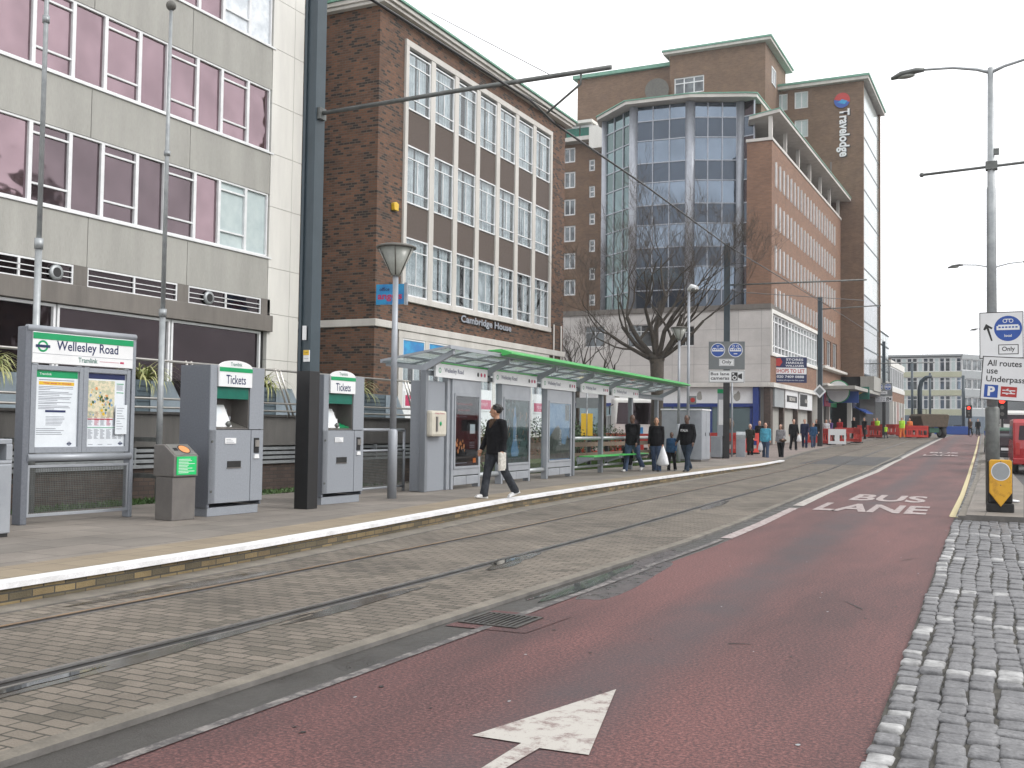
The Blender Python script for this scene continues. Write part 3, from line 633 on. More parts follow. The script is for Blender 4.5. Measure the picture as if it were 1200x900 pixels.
# ---- information board
bx,by=-11.27,9.1
def info_board():
    t=thing('information_board','tall grey station board headed Wellesley Road, with two framed posters above a mesh panel','notice board',(bx,by,ZP),R(90-6))
    w=1.52
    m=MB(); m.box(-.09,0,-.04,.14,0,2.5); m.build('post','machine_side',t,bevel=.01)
    m=MB(); m.box(w-.01,w+.05,-.04,.1,0,2.48); m.build('post','machine_grey',t,bevel=.01)
    m=MB(); m.tube([(-.07,-.02,2.48),(w+.04,-.02,2.48)],.045,10); m.build('top_rail','street_grey_light',t)
    m=MB(); m.box(0,w-.012,-.05,.06,2.045,2.44); h=m.build('header','sign_white',t,bevel=.004)
    m=MB(); m.box(0.002,w-.014,-.056,-.051,2.35,2.43); m.build('green_stripe','tram_green',h)
    text('Wellesley Road',h,.80,-.0525,2.265,w=.93,h=.16,mat='navy',bold=.012)
    m=MB(); disc(m,.14,-.0525,2.26,.075,0,28,r_in=.05); m.build('roundel','tram_green',h,fix=False)
    m=MB(); m.box(.04,.24,-.056,-.0535,2.243,2.277); m.build('roundel_bar','navy',h)
    text('Tramlink',h,.80,-.0525,2.115,w=.29,h=.065,mat='teal_green',bold=.01)
    m=MB(); m.box(.98,1.28,-.0525,-.0515,2.108,2.113); m.box(1.3,1.36,-.053,-.0515,2.1,2.125); m.build('small_print','magenta',h)
    m=MB(); m.box(.002,w-.014,-.0525,-.0512,2.165,2.169); m.build('rule','text_grey',h)
    for (a,b,side) in ((.03,.735,0),(.78,w-.05,1)):
        fr=MB(); z0,z1=.93,2.02
        fr.box(a-.03,a+.045,-.045,.03,z0-.03,z1); fr.box(b-.045,b+.012,-.045,.03,z0-.03,z1); fr.box(a+.045,b-.045,-.045,.03,z1-.06,z1); fr.box(a+.045,b-.045,-.045,.03,z0-.03,z0+.045)
        fr.box(a-.02,a+.05,-.05,.0,z1+.001,z1+.012); fr.box(b-.1,b-.02,-.05,.0,z1+.001,z1+.012)
        fo=fr.build('poster_frame','machine_grey',t,bevel=.005)
        m=MB(); m.box(a+.045,b-.045,-.012,.02,z0+.045,z1-.06); po=m.build('poster','paper',fo)
        x0,x1=a+.055,b-.055; Y=-.014; ww=x1-x0
        if side==0:
            m=MB(); m.box(x0,x1,Y,-.0125,z1-.155,z1-.065); m.build('poster_heading','tram_green',po)
            m=MB(); m.box(x0+.04,x1-.05,Y,-.0125,z1-.25,z1-.205); m.build('yellow_band','yellow',po)
            text('This stop is closed',po,(x0+x1)/2,Y-.001,z1-.228,w=ww*.68,h=.027,mat='magenta',bold=.02)
            text('Tramlink',po,x0+.13,Y-.001,z1-.11,w=.17,h=.03,mat='sign_white')
            m=MB(); zz=z1-.19; m.box(x0+.04,x1-.05,Y,-.0125,zz,zz+.01)
            rr=random.Random(2); zz=z1-.275
            for blk in (3,3,3,2,3):
                for k in range(blk): m.box(x0+.04,x0+.04+(ww-.1)*(rr.uniform(.85,1) if k<blk-1 else rr.uniform(.3,.7)),Y,-.0125,zz,zz+.007); zz-=.0195
                zz-=.008
            zz-=.07
            for k in range(7): m.box(x0+.15,x0+.15+.27*rr.uniform(.8,1),Y,-.0125,zz,zz+.005); zz-=.018
            zz-=.03
            for k in range(4): m.box(x0+.02,x0+.02+(ww-.06)*rr.uniform(.5,1),Y,-.0125,zz,zz+.007); zz-=.024
            m.build('small_print','text_grey',po)
            m=MB(); m.box(x0+.14,x0+.43,Y-.001,-.0125,z1-.60,z1-.572); m.build('navy_band','navy',po)
            m=MB(); disc(m,x1-.1,Y-.001,z0+.085,.025,0,16,r_in=.016); m.box(x1-.135,x1-.065,Y-.003,Y-.0015,z0+.079,z0+.091); m.build('roundel','navy',po,fix=False)
        else:
            m=MB(); m.box(x0,x1,Y,-.0125,z1-.14,z1-.065); m.build('poster_heading','navy',po)
            m=MB(); m.box(x0+.01,x0+.42,Y,-.0125,z1-.66,z1-.16); m.build('map','map',po)
            rr=random.Random(4); m=MB()
            for k in range(60):
                cx,cz=rr.gauss(x0+.2,.1),rr.gauss(z1-.42,.11)
                if x0+.03<cx<x0+.4 and z1-.64<cz<z1-.2:
                    s=rr.uniform(.006,.024); m.poly([(cx+s*rr.uniform(.5,1.3)*math.cos(a),Y-.001,cz+s*rr.uniform(.5,1.3)*math.sin(a)) for a in [q*PI/3 for q in range(6)]],rr.randrange(4))
            m.build('map_detail',['poster_blue','orange','yellow','leaf_mid'],po,fix=False)
            m=MB(); m.box(x0+.01,x0+.4,Y-.001,-.0125,z1-.685,z1-.672); m.build('red_rule','red',po)
            m=MB(); m.box(x0+.01,x1-.02,Y-.001,-.0125,z0+.295,z0+.302); m.box(x0+.45,x1-.02,Y-.001,-.0125,z1-.2,z1-.19); m.box(x0+.45,x1-.02,Y-.001,-.0125,z1-.32,z1-.31); m.build('green_rule','tram_green',po)
            m=MB()
            for k in range(6):
                for q in range(14): m.box(x0+.02+k*.095,x0+.02+k*.095+rr.uniform(.04,.075),Y,-.0125,z0+.33+q*.0135,z0+.336+q*.0135,k%2)
                for q in range(10): m.box(x0+.02+k*.095,x0+.02+k*.095+rr.uniform(.04,.075),Y,-.0125,z0+.15+q*.0135,z0+.155+q*.0135,0)
            for q in range(5): m.box(x0+.45,x0+.45+rr.uniform(.06,.12),Y,-.0125,z1-.22-q*.015,z1-.214-q*.015,0)
            for k in range(3): m.box(x0+.03+.15*k,x0+.1+.15*k,Y,-.0125,z0+.07,z0+.076,0)
            m.build('small_print',['text_grey','magenta'],po)
            m=MB(); disc(m,x1-.05,Y-.001,z0+.085,.025,0,16,r_in=.016); m.box(x1-.085,x1-.015,Y-.003,Y-.0015,z0+.079,z0+.091); m.build('roundel','navy',po,fix=False)
            m=MB(); m.box(b-.22,b-.035,-.052,-.047,z1-.88,z1-.48); no=m.build('notice','paper',t)
            m=MB()
            for k in range(9): m.box(b-.2,b-.2+rr.uniform(.05,.13),-.0535,-.0525,z1-.53-.035*k,z1-.523-.035*k)
            m.build('small_print','text_grey',no)
    m=MB(); m.tube([(-.02,-.03,.84),(w,-.03,.84)],.05,10); m.build('mid_rail','street_grey_light',t)
    m=MB(); m.box(0,w,-.02,.02,.71,.745); m.box(0,w,-.02,.02,.09,.13); m.box(0.0,.035,-.02,.02,.13,.71); m.box(w-.04,w-.012,-.02,.02,.13,.71); pf=m.build('lower_frame','street_grey_light',t,bevel=.004)
    m=MB()
    x=.05
    while x<w-.05: m.box(x,x+.004,-.004,.0,.13,.71); x+=.024
    z=.15
    while z<.71: m.box(.035,w-.04,-.009,-.005,z,z+.004); z+=.024
    m.build('wire_mesh','galv_dark',pf,fix=False)
info_board()
# ---- litter bin at left
x,y,_=P3(15,629)
t=thing('litter_bin','grey metal litter bin with a dark slot at the left edge of the photo','litter bin',(x-.02,y-.66,ZP),RS)
m=MB(); m.box(0,.64,0,.5,.04,.82); m.build('body','street_grey_light',t,bevel=.015)
m=MB(); m.box(0.02,.62,.02,.48,0,.04); m.build('base','black_matt',t)
m=MB(); m.box(0,.64,0,.5,.82,.86); m.box(0,.64,.01,.5,1.04,1.1); m.box(0,.06,0,.5,.86,1.04); m.box(.56,.64,0,.5,.86,1.04); m.build('hood','street_grey_light',t,bevel=.01)
m=MB(); m.box(.06,.56,.12,.46,.86,1.04); m.build('opening','black_matt',t)
# ---- card reader pillar
x,y,_=P3(203,611)
t=thing('card_reader','brown grey card reader pillar with a green sticker and round orange pad','card reader',(x,y,ZP),R(90-4))
m=MB(); m.prism([(0,0),(.4,0),(.4,.58),(0,.58)],'y',.03,.36); m.build('pillar','brown_grey',t,bevel=.01)
m=MB(); m.prism([(0.0,.585),(0.0,.87),(.2,1.01),(.40,1.01),(.40,.585)],'x',-.01,.41)
m.v=[(p[0],p[1]-.0,p[2]) for p in m.v]; hd=m.build('head','brown_grey',t,bevel=.012)
m=MB(); m.box(.03,.37,-.008,-.001,.61,.855); st=m.build('sticker','sticker_green',t)
m=MB()
rr=random.Random(8)
for k in range(10): m.box(.06,.06+.28*rr.uniform(.5,1),-.0095,-.0085,.635+.02*k,.642+.02*k)
m.build('small_print','sign_white',st)
# sloped top plate with reader disc
T=Matrix.Translation((0,0,.87))@Matrix.Rotation(math.atan2(.14,.2),4,'X')
m=MB(); m.box(.015,.385,.01,.245,.001,.008,T=T); pl=m.build('top_plate','stainless',t)
m=MB(); m.v=[]; 
pts=[tuple(T@Vector((.24+.08*math.cos(a),.125+.08*math.sin(a),.0125))) for a in [2*PI*q/24 for q in range(24)]]; m.poly(pts); m.build('reader_pad','orange',pl,fix=False)
m=MB(); m.poly([tuple(T@Vector((.24+.095*math.cos(a),.125+.095*math.sin(a),.0105))) for a in [2*PI*q/24 for q in range(24)]]); m.build('pad_ring','black',pl,fix=False)
m=MB(); m.box(.06,.13,.1,.16,.0085,.011,T=T); m.build('display','black',pl)
# ---- ticket machines
def ticket_machine(loc,rz,label,teal=False):
    t=thing('ticket_machine',label,'ticket machine',loc,rz,'grey ticket machines on the platform')
    w,d,h=1.1,.58,2.13; D=-.0
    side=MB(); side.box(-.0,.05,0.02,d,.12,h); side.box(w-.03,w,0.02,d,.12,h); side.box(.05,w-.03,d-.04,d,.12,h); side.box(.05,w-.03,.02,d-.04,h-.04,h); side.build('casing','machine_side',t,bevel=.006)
    m=MB(); m.box(.02,w-.05,.03,d-.02,0,.12); m.build('plinth','machine_grey',t,bevel=.004)
    fx=MB()
    # front face with recess: columns at both sides of the recess, door below
    fx.box(0,.13,0,.02,.18,h); fx.box(.80,w,0,.02,1.225,h); fx.box(.0,.835,0,.02,.18,1.215)
    fx.box(.13,.80,0,.02,2.1,h)
    fo=fx.build('front_panel','machine_grey',t,bevel=.004)
    m=MB(); m.box(.845,w,-.002,.02,.18,1.215); dr=m.build('side_door','machine_grey',t,bevel=.004)
    m=MB(); m.box(.90,1.0,-.014,-.002,.88,1.1); m.build('lock_recess','black',dr)
    m=MB(); m.box(.91,.99,-.03,-.0145,.97,1.07); m.build('card_slot','stainless',dr)
    m=MB(); m.prism([(.895,.80),(1.0,.80),(.99,.86),(.905,.86)],'y',-.025,-.003); m.build('chute','sign_white',dr)
    m=MB(); m.box(.36,.63,-.01,.0,.68,.77); m.build('ticket_slot','black_matt',fo)
    m=MB(); m.box(.35,.64,-.012,-.001,.665,.678); m.build('slot_lip','brown_grey',fo)
    sm=MB(); sm.box(.30,.52,-.012,-.001,1.02,1.10); st_=sm.build('instruction_sticker','sign_white',fo); sm=MB()
    for q in range(3): sm.box(.32,.32+.16*(1-.2*q),-.0135,-.0125,1.035+.02*q,1.041+.02*q)
    sm.build('small_print','text_grey',st_)
    for (hx,hz_) in ((.05,.35),(.05,1.05)): sm=MB(); sm.cyl((hx,-.012,hz_),(hx,-.001,hz_),.018,.018,10); sm.build('lock','galv_dark',fo)
    # recess
    m=MB(); m.box(.13,.145,.02,.36,1.225,1.83); m.box(.785,.80,.02,.36,1.225,1.83); m.box(.145,.785,.345,.36,1.225,1.83); m.box(.145,.785,.02,.345,1.225,1.24); m.build('recess','brown_grey',t)
    m=MB(); m.box(.145,.785,.02,.2,1.66,1.83); m.build('canopy','teal_green',t)
    # arched sign
    pts=[(.13,1.83),(.80,1.83),(.80,2.11)]+[(.465+.335*math.cos(a),2.11+.10*math.sin(a)) for a in [PI*q/14 for q in range(1,14)]]+[(.13,2.11)]
    m=MB(); m.prism(pts,'y',-.035,-.001); sg=m.build('sign','sign_white',t,bevel=.003)
    m=MB(); m.box(.131,.799,-.041,-.036,2.045,2.105); m.build('green_stripe','tram_green',sg)
    text('Tickets',sg,.465,-.0365,1.935,w=.40,h=.13,mat='navy',bold=.012)
    text('Tramlink',sg,.465,-.0365,2.155,w=.23,h=.05,mat='teal_green',bold=.01)
    # console inside the recess
    m=MB(); m.prism([(.03,1.242),(.30,1.242),(.34,1.34)],'x',.15,.78); m.build('console','stainless',t)
    T=Matrix.Translation((.145,.05,1.25))@Matrix.Rotation(R(62),4,'X')@Matrix.Rotation(R(0),4,'Z')
    m=MB(); m.box(0,.33,0,.36,0,.02,T=T); sc=m.build('screen_unit','sign_white',t,bevel=.004)
    m=MB(); m.box(.02,.23,.09,.33,.021,.024,T=T); m.build('screen','paper',sc)
    m=MB(); m.ball((.40,.03,1.30),(.045,.03,.045),12); m.build('selector_dial','galv_dark',t)
    m=MB(); m.box(.43,.6,.18,.26,1.36,1.41); m.box(.42,.56,.22,.27,1.46,1.52); m.build('card_reader','machine_grey' if not teal else 'sign_white',t,bevel=.004)
    if teal:
        m=MB()
        for k in range(3):
            T2=Matrix.Translation((.0,.07+.08*k,1.262+.028*k))@Matrix.Rotation(R(18),4,'X'); m.box(.40,.77,0,.045,0,.012,T=T2)
        m.build('teal_pads','tram_green',t)
    return t
x,y,_=P3(243,606); ticket_machine((x,y,ZP),R(90-2),'grey ticket machine just left of the black mast, beside the small card reader pillar')
x,y,_=P3(377,592); ticket_machine((x,y,ZP),R(90-2),'grey ticket machine with green pads, standing between the black mast and the cone lamp',True)
# ---- flagpoles
def flagpole(x,y,z0,h,label,ball):
    t=thing('flagpole',label,'flagpole',(x,y,z0),0,'pale flagpoles in front of the office block')
    m=MB(); m.tube([(0,0,0),(0,0,h*.38)],.05,10); m.build('lower_tube','galv',t)
    m=MB(); m.tube([(0,0,h*.38),(0,0,h*.72),(0,0,h)],[.038,.034,.027],10); m.cyl((0,0,h*.375),(0,0,h*.39),.063,.063,10); m.cyl((0,0,h*.70),(0,0,h*.71),.052,.052,10); m.build('upper_tube','galv',t)
    for q in (1.03,.43): m=MB(); m.box(-.9,.02,-.03,.03,q,q+.07); m.build('wall_bracket','galv_dark',t)
    if ball:
        m=MB(); m.ball((0,0,h+.06),.085,12); m.build('finial','lamp_dark',t)
x,y=-12.75,12.9
flagpole(-12.75,onx(187,500,-12.75)[0],.17,8.42-.17,'pale flagpole ending in a dark ball, rising behind the card reader pillar',True)
flagpole(-12.75,onx(45,300,-12.75)[0],.17,10.2,'pale flagpole rising out of frame from behind the left side of the station board',False)
# ---- catenary masts
def mast(px,py,dz,h,label,w=.28,black_h=2.2,grp='dark tram masts along the pavement',z=None):
    if z is None: x,y,z=gt(px,py,dz)
    else: x,y=gp(px,py,z)
    t=thing('tram_mast',label,'mast',(x,y,z),0,grp); b=MB(); b.box(-w/2,w/2,-w/2,w/2,0,black_h); b.build('lower_shaft','black',t,bevel=.006)
    m=MB(); a=w*.47; m.box(-a,-a+.05,-a,a,black_h,h); m.box(a-.05,a,-a,a,black_h,h); m.box(-a+.05,a-.05,-a*.72,a*.72,black_h,h); m.build('upper_shaft','far_blue' if False else 'bluegrey',t)
    return t
t=mast(358,596,0,13,'thick black and blue grey tram mast in the foreground between the two ticket machines',z=ZP,w=.255,black_h=2.14)
ax,ay=t.location[0],t.location[1]
m=MB(); L=5.0; m.tube([(.1,0,6.2),(2.5,0,6.24),(L,0,6.25)],.035,8); m.box(.1,.18,-.08,.08,6.1,6.28); m.build('bracket_arm','galv_dark',t)
m=MB(); m.tube([(L-.45,0,6.23),(L-.45,0,6.08),(L-1.05,.2,5.8)],.016,6); m.build('drop_rod','galv_dark',t)
m=MB(); m.box(.17,.28,-.19,-.172,2.28,2.46); n=m.build('notice_plate','sign_white',t); m=MB(); m.box(.172,.278,-.195,-.191,2.38,2.458); m.build('warning_panel','yellow',n)
for k in range(3):
    m=MB(); 
text('Danger',n,.225,-.1955,2.42,w=.08,h=.02,mat='black'); text('Overhead wires',n,.225,-.1915,2.33,w=.09,h=.015,mat='black')
m=MB(); m.box(-.02,.04,-.15,-.122,2.62,2.84); m.build('label_plate','sign_white',t)
n.location=(-.16,.04,-.0)
t=mast(851,537,.15,10.0,'tram mast carrying the grey bus and tram only sign beyond the shelter',w=.3,black_h=6.2-2.0)
def tram_sign(t,dy,zc,s=1.0):
    m=MB(); m.box(-.82*s,.82*s,dy-.03,dy,zc-.65*s,zc+.65*s); b=m.build('sign_panel','sign_grey',t,bevel=.01)
    for sx in (-.4,.4):
        m=MB(); disc(m,sx*s,dy-.034,zc+.25*s,.33*s,1); m.poly([(sx*s+.3*s*math.cos(a),dy-.036,zc+.25*s+.3*s*math.sin(a)) for a in [2*PI*q/24 for q in range(24)]],0); c=m.build('blue_disc',['sign_blue','sign_white'],b,fix=False)
        m=MB(); y=dy-.039; x0=sx*s
        for (a,b_,c0,d) in ((-.26,.26,-.06,.07),(-.22,-.1,.07,.1),(.1,.22,.07,.1)): m.box(x0+a*s,x0+b_*s,y-.001,y,zc+.25*s+c0*s,zc+.25*s+d*s,0)
        for k in range(5): m.box(x0+(-.22+.095*k)*s,x0+(-.16+.095*k)*s,y-.0025,y-.0015,zc+(.25+.0)*s,zc+(.25+.05)*s,1)
        if sx>0:
            for kx in (-.09,.09): disc(m,x0+kx*s,y,zc+.43*s,.06*s,0,14,r_in=.04*s)
            m.box(x0-.08*s,x0+.08*s,y-.001,y,zc+.06*s,zc+.1*s,0)
        else: m.box(x0-.01*s,x0+.01*s,y-.001,y,zc+.36*s,zc+.46*s,0); m.box(x0-.07*s,x0+.07*s,y-.001,y,zc+.44*s,zc+.46*s,0)
        m.build('symbol',['sign_white','sign_blue'],c,fix=False)
    m=MB(); m.box(-.34*s,.34*s,dy-.034,dy-.031,zc-.48*s,zc-.16*s); pl=m.build('only_plate','sign_white',b)
    m=MB(); 
    for (a,b_,c0,d) in ((-.31,.31,-.2,-.19),(-.31,.31,-.45,-.44),(-.31,-.3,-.44,-.2),(.3,.31,-.44,-.2)): m.box(a*s,b_*s,dy-.0365,dy-.0345,zc+c0*s,zc+d*s)
    m.build('plate_border','black',pl); text('Only',pl,0,dy-.037,zc-.32*s,w=.44*s,h=.2*s,mat='black',bold=.02)
    zb=zc-.68*s-.28*s
    m=MB(); m.box(-.82*s,.82*s,dy-.035,dy,zb-.3*s,zb+.27*s); p=m.build('camera_plate','sign_white',t,bevel=.01)
    m=MB()
    for (a,b_,c0,d) in ((-.8,.8,.235,.255),(-.8,.8,-.285,-.265),(-.8,-.78,-.265,.235),(.78,.8,-.265,.235)): m.box(a*s,b_*s,dy-.039,dy-.0355,zb+c0*s,zb+d*s)
    m.build('plate_border','black',p)
    text('Bus lane',p,-.3*s,dy-.037,zb+.11*s,w=.84*s,h=.14*s,mat='black',bold=.02); text('cameras',p,-.3*s,dy-.037,zb-.11*s,w=.84*s,h=.11*s,mat='black',bold=.02)
    m=MB(); m.box(.22*s,.5*s,dy-.04,dy-.036,zb-.2*s,zb+.18*s,0); m.prism([(.52*s,zb-.06*s),(.70*s,zb-.14*s),(.70*s,zb+.14*s),(.52*s,zb+.06*s)],'y',dy-.04,dy-.036,0); disc(m,.36*s,dy-.0415,zb-.07*s,.1*s,1,18,r_in=.06*s); m.box(.26*s,.34*s,dy-.0415,dy-.0405,zb+.08*s,zb+.14*s,1); m.build('camera_symbol',['black','sign_white'],p,fix=False)
tram_sign(t,-.16,4.95-.2)
m=MB(); m.tube([(.14,0,8.05),(6.2,0,8.2)],.04,6); m.build('bracket_arm','galv_dark',t)
t.rotation_euler[2]=R(14)
t3=mast(961,523,.12,9.8,'tram mast in front of the shops beside the red barriers',w=.3,black_h=4)
m=MB(); m.tube([(.14,0,9.0),(3.8,0,9.1)],.04,6); m.build('bracket_arm','galv_dark',t3)
m=MB(); m.v=[]; m.poly([(0,-.17,3.15),(.42,-.17,3.6),(0,-.17,4.05),(-.42,-.17,3.6)]); m.poly([(0,-.172,3.3),(.28,-.172,3.6),(0,-.172,3.9),(-.28,-.172,3.6)],1); m.build('diamond_sign',['sign_white','sign_grey'],t3,fix=False)
t4=mast(1036,510,.12,9.0,'far tram mast with a small blue and grey sign above the workmen',w=.3,black_h=3.4)
tram_sign(t4,-.17,4.4,.95)
m=MB(); m.tube([(-6,0,6.8),(0,-.16,6.9),(4.5,0,6.9)],.05,6); m.build('bracket_arm','galv_dark',t4)
for (px,top,lab,wd) in ((1069,424,'thin far tram mast left of the pair of dark columns',.34),(1078,441,'bent dark column with a curved top beside the dumper',.42),(1090,437,'straight dark mast in front of the distant office block',.3),(1129,440,'far dark mast beside the red traffic light',.42)):
    x,y,z=gt(px,507.5,.1); y=min(y,150); x,_=ony(px,507,y); z=g(y)
    h=ony(px,top,y)[1]-z
    t=thing('tram_mast',lab,'mast',(x,y,z),0,'dark tram masts along the pavement'); m=MB()
    if px==1078: m.tube([(0,0,0),(0,0,h-1.2),(.15,0,h-.5),(.55,0,h-.1),(1.1,0,h)],[.24,.22,.2,.17,.12],8)
    else: m.tube([(0,0,0),(0,0,h)],wd*.5,8)
    m.build('shaft','bluegrey',t)
# overhead wires
def wire(name,label,pts,r=.012,sag=0):
    m=MB(); out=[]
    for a,b in zip(pts,pts[1:]):
        for k in range(13):
            t=k/12; p=Vector(a).lerp(Vector(b),t); p.z-=sag*4*t*(1-t); out.append(p)
    m.tube(out,r,5); o=m.build(name,'black'); tag(o,label,'wire'); return o
wy=13.2
def wp(px,py,x): y,z=onx(px,py,x); return (x,y,z)
wire('overhead_wire','black contact wire running along the track under the tall hotel',[wp(430,-4,-6.0),wp(622,118,-6.0),wp(650,145,-6.1),wp(757,218,-6.5),wp(851,287,-7.4),wp(960,352,-8.6),wp(1036,400,-10.5)],.018)
wire('span_wire','thin wire crossing the white sky from the bracket arm to the upper left',[wp(505,15,-9),(ax+L-.9,ay,6.47)],.006)
wire('span_wire','second wire hanging from the middle of the bracket arm',[(ax+3.4,ay,6.43),(ax+4.0,ay+.4,6.05)],.008)
wire('cross_wire','thin wire from the tram mast across the shop front',[wp(860,342,-11.5),wp(1012,352,-8.5)],.02)
# ---- cone lamps
def cone_lamp(px,py,h,label,z=ZP):
    x,y=gp(px,py,z); t=thing('street_lamp',label,'street lamp',(x,y,z),0,'cone headed street lamps')
    m=MB(); m.tube([(0,0,0),(0,0,h*.3),(0,0,h*.31)],[.085,.085,.06],12); m.build('base_tube','street_grey_light',t)
    m=MB(); m.tube([(0,0,h*.31),(0,0,h)],[.06,.05],12); m.build('pole','street_grey_light',t)
    m=MB(); m.tube([(0,0,h),(0,0,h+.08),(0,0,h+.5)],[.08,.12,.33],20); hd=m.build('cone','lamp_glass',t)
    m=MB(); m.tube([(0,0,h+.5),(0,0,h+.53),(0,0,h+.56)],[.36,.37,.30],20); m.build('rim','lamp_dark',t)
    m=MB()
    for q in range(6):
        a=2*PI*q/6; m.tube([(.085*math.cos(a),.085*math.sin(a),h+.02),(.345*math.cos(a),.345*math.sin(a),h+.5)],.012,5)
    m.build('rib','lamp_dark',hd)
cone_lamp(459,584,4.02,'grey lamp post with an upturned cone head beside the second ticket machine')
cone_lamp(795,541,5.05,'grey cone headed lamp beyond the shelter, left of the white arm lamp',.18)
x,y=gp(806,541,.18); h=ony(806,340,y)[1]-.18
t=thing('camera_post','tall thin white post with a hooded head beside the big bare tree','post',(x,y,.18))
m=MB(); m.tube([(0,0,0),(0,0,h)],[.07,.055],10); m.build('pole','street_grey_light',t)
m=MB(); m.tube([(-.02,0,h),(.15,-.1,h+.12),(.42,-.25,h+.02)],[.08,.12,.1],10); m.build('hood','sign_white',t); m=MB(); m.ball((.3,-.18,h-.02),(.15,.15,.1),10); m.build('lens','lamp_dark',t)
m=MB(); m.box(.06,.36,-.06,-.04,h-4.8+.0,h-4.45); a=m.build('no_entry_sign','sign_grey',t); m=MB(); disc(m,.21,-.062,h-4.62,.1,0,18); m.build('disc','red',a,fix=False)
# ---- mesh pedestrian panel between machine 2 and the shelter
x0,y0,_=P3(424,583); 
t=thing('guard_rail','grey guard panel with wire mesh behind the cone lamp','guard rail',(-11.2,15.6,ZP),R(91))
w=2.35
m=MB()
for xx in (0,w): m.tube([(xx,0,0),(xx,0,1.22)],.03,8)
m.tube([(0,0,1.22),(w,0,1.22)],.03,8); m.tube([(0,0,.82),(w,0,.82)],.02,8); m.tube([(0,0,.1),(w,0,.1)],.025,8); m.build('frame','street_grey_light',t)
m=MB(); x=.03
while x<w: m.box(x,x+.005,-.002,.003,.1,.82); x+=.03
z=.12
while z<.82: m.box(0,w,-.007,-.003,z,z+.005); z+=.03
m.build('wire_mesh','galv_dark',t,fix=False)
# ---- terrace wall, rails and planters in front of the office block
WX=-13.3
t=thing('terrace_wall','long dark terrace wall of brick and concrete with a white slatted ledge behind the platform','wall',(WX,0,0),RS)
m=MB(); m.box(-4,23,0.0,.4,0,.74); m.build('brick_base','brick_dark',t)
m=MB(); m.box(-4,23,.02,.4,1.1,1.66); m.box(-4,23,.2,.4,.74,1.1); m.box(-4,23,-.03,.4,1.66,1.70); m.build('concrete_face','concrete_wall',t)
m=MB()
for k in range(4): m.box(-4,23,-.06+.035*k,.02+.035*k,.745+.088*k,.80+.088*k)
yy=-4
while yy<23: m.box(yy,yy+.04,-.03,.12,.745,1.09); yy+=2.4
m.build('slatted_ledge','galv',t)
t=thing('terrace','raised concrete terrace between the wall and the office block','terrace',(0,0,0)); struct(t); del t['label']; del t['category']
m=MB(); m.box(-21.98,WX-.4,-4,23,0,1.64); m.build('terrace_slab','concrete_grey',t)
t=thing('terrace_railing','bright steel railing with slanted posts along the terrace wall','railing',(WX+.12,0,0),RS)
m=MB(); m.tube([(-4,0,2.57),(22.2,0,2.57)],.022,8); m.build('handrail','stainless',t)
m=MB(); m.tube([(-4,-.02,1.92),(22.6,-.02,1.92)],.02,8); m.build('rail','stainless',t); m=MB(); m.tube([(-4,-.02,1.77),(22.9,-.02,1.77)],.02,8); m.build('rail','stainless',t)
for yy in (onx(228,430,WX)[0],onx(330,440,WX)[0],onx(412,470,WX)[0],onx(470,455,WX)[0]+.3):
    m=MB()
    for dx in (0,.13): m.tube([(yy-.35+dx,.0,2.6),(yy+.12+dx,0,1.68)],.02,6)
    m.build('post','stainless',t)
# planters with spiky plants
def spiky(loc,label,seed,s=1.0):
    r=random.Random(seed); t=thing('spiky_plant',label,'plant',loc,r.uniform(0,6),'striped spiky plants on the terrace')
    m=MB()
    for i in range(130):
        a=r.uniform(0,2*PI); L=r.uniform(.55,.95)*s; el=r.uniform(.35,1.4); n=8; pts=[]; w=r.uniform(.014,.026)*s
        p=Vector((0,0,0)); ang=el; ox,oy=r.uniform(-.1,.1),r.uniform(-.1,.1)
        for k in range(n+1):
            pts.append(Vector((ox+math.cos(a)*p.x,oy+math.sin(a)*p.x,p.z))); p=p+Vector((math.cos(ang),0,math.sin(ang)))*(L/n); ang-=r.uniform(.2,.38)
        sd=Vector((-math.sin(a),math.cos(a),0))
        for k in range(n):
            w0=w*(1-(k/n)**2); w1=w*(1-((k+1)/n)**2)
            m.poly([pts[k]-sd*w0,pts[k]+sd*w0,pts[k+1]+sd*w1,pts[k+1]-sd*w1],0,True)
    m.build('leaves','leaf_stripe',t,fix=False)
def planter(y,L,label,seed,plab,xoff=0):
    t=thing('planter',label,'planter',(WX-.55,y,1.64),RS,'blue grey planters on the terrace')
    m=MB(); H=.62
    m.prism([(0,0),(L,0),(L-.42,H),(0,H)],'y',0,.6); m.build('box','planter_blue',t)
    m=MB()
    for k in range(6): z=.06+k*.09; m.box(.01,L-.45-.0*k,-.014,-.002,z,z+.012)
    m.build('slats','bluegrey',t)
    m=MB(); m.prism([(L-.95,.02),(L-.02,.02),(L-.44,H-.01),(L-.95,H-.01)],'y',-.02,-.0145); m.build('end_plate','planter_light',t)
    spiky((WX-.85,y+L*.35,2.24),plab,seed,.95)
py=lambda px,yy=470: onx(px,yy,WX-.55)[0]
planter(py(-30),1.3,'blue grey planter behind the left edge of the station board',1,'striped spiky plant at the left edge of the photo')
planter(py(160),1.25,'blue grey planter behind the second flagpole',2,'striped spiky plant spilling over beside the second flagpole')
planter(py(300),1.55,'blue grey planter between the first ticket machine and the mast',3,'striped spiky plant half hidden behind the black mast')
planter(py(400),2.75,'long blue grey planter behind the cone lamp',4,'striped spiky plant in front of the brick office, left of the cone lamp')
# ================================================================== TRAM SHELTER
sx,sy=-10.62,17.85
S=thing('tram_shelter','long grey tram shelter with a glass roof and bright green edge on the platform','shelter',(sx,sy,ZP),R(90+3))
def sp(x0,x1,y0,y1,z0,z1,name,mat,par=S,bevel=0):
    m=MB(); m.box(x0,x1,y0,y1,z0,z1); return m.build(name,mat,par,bevel=bevel)
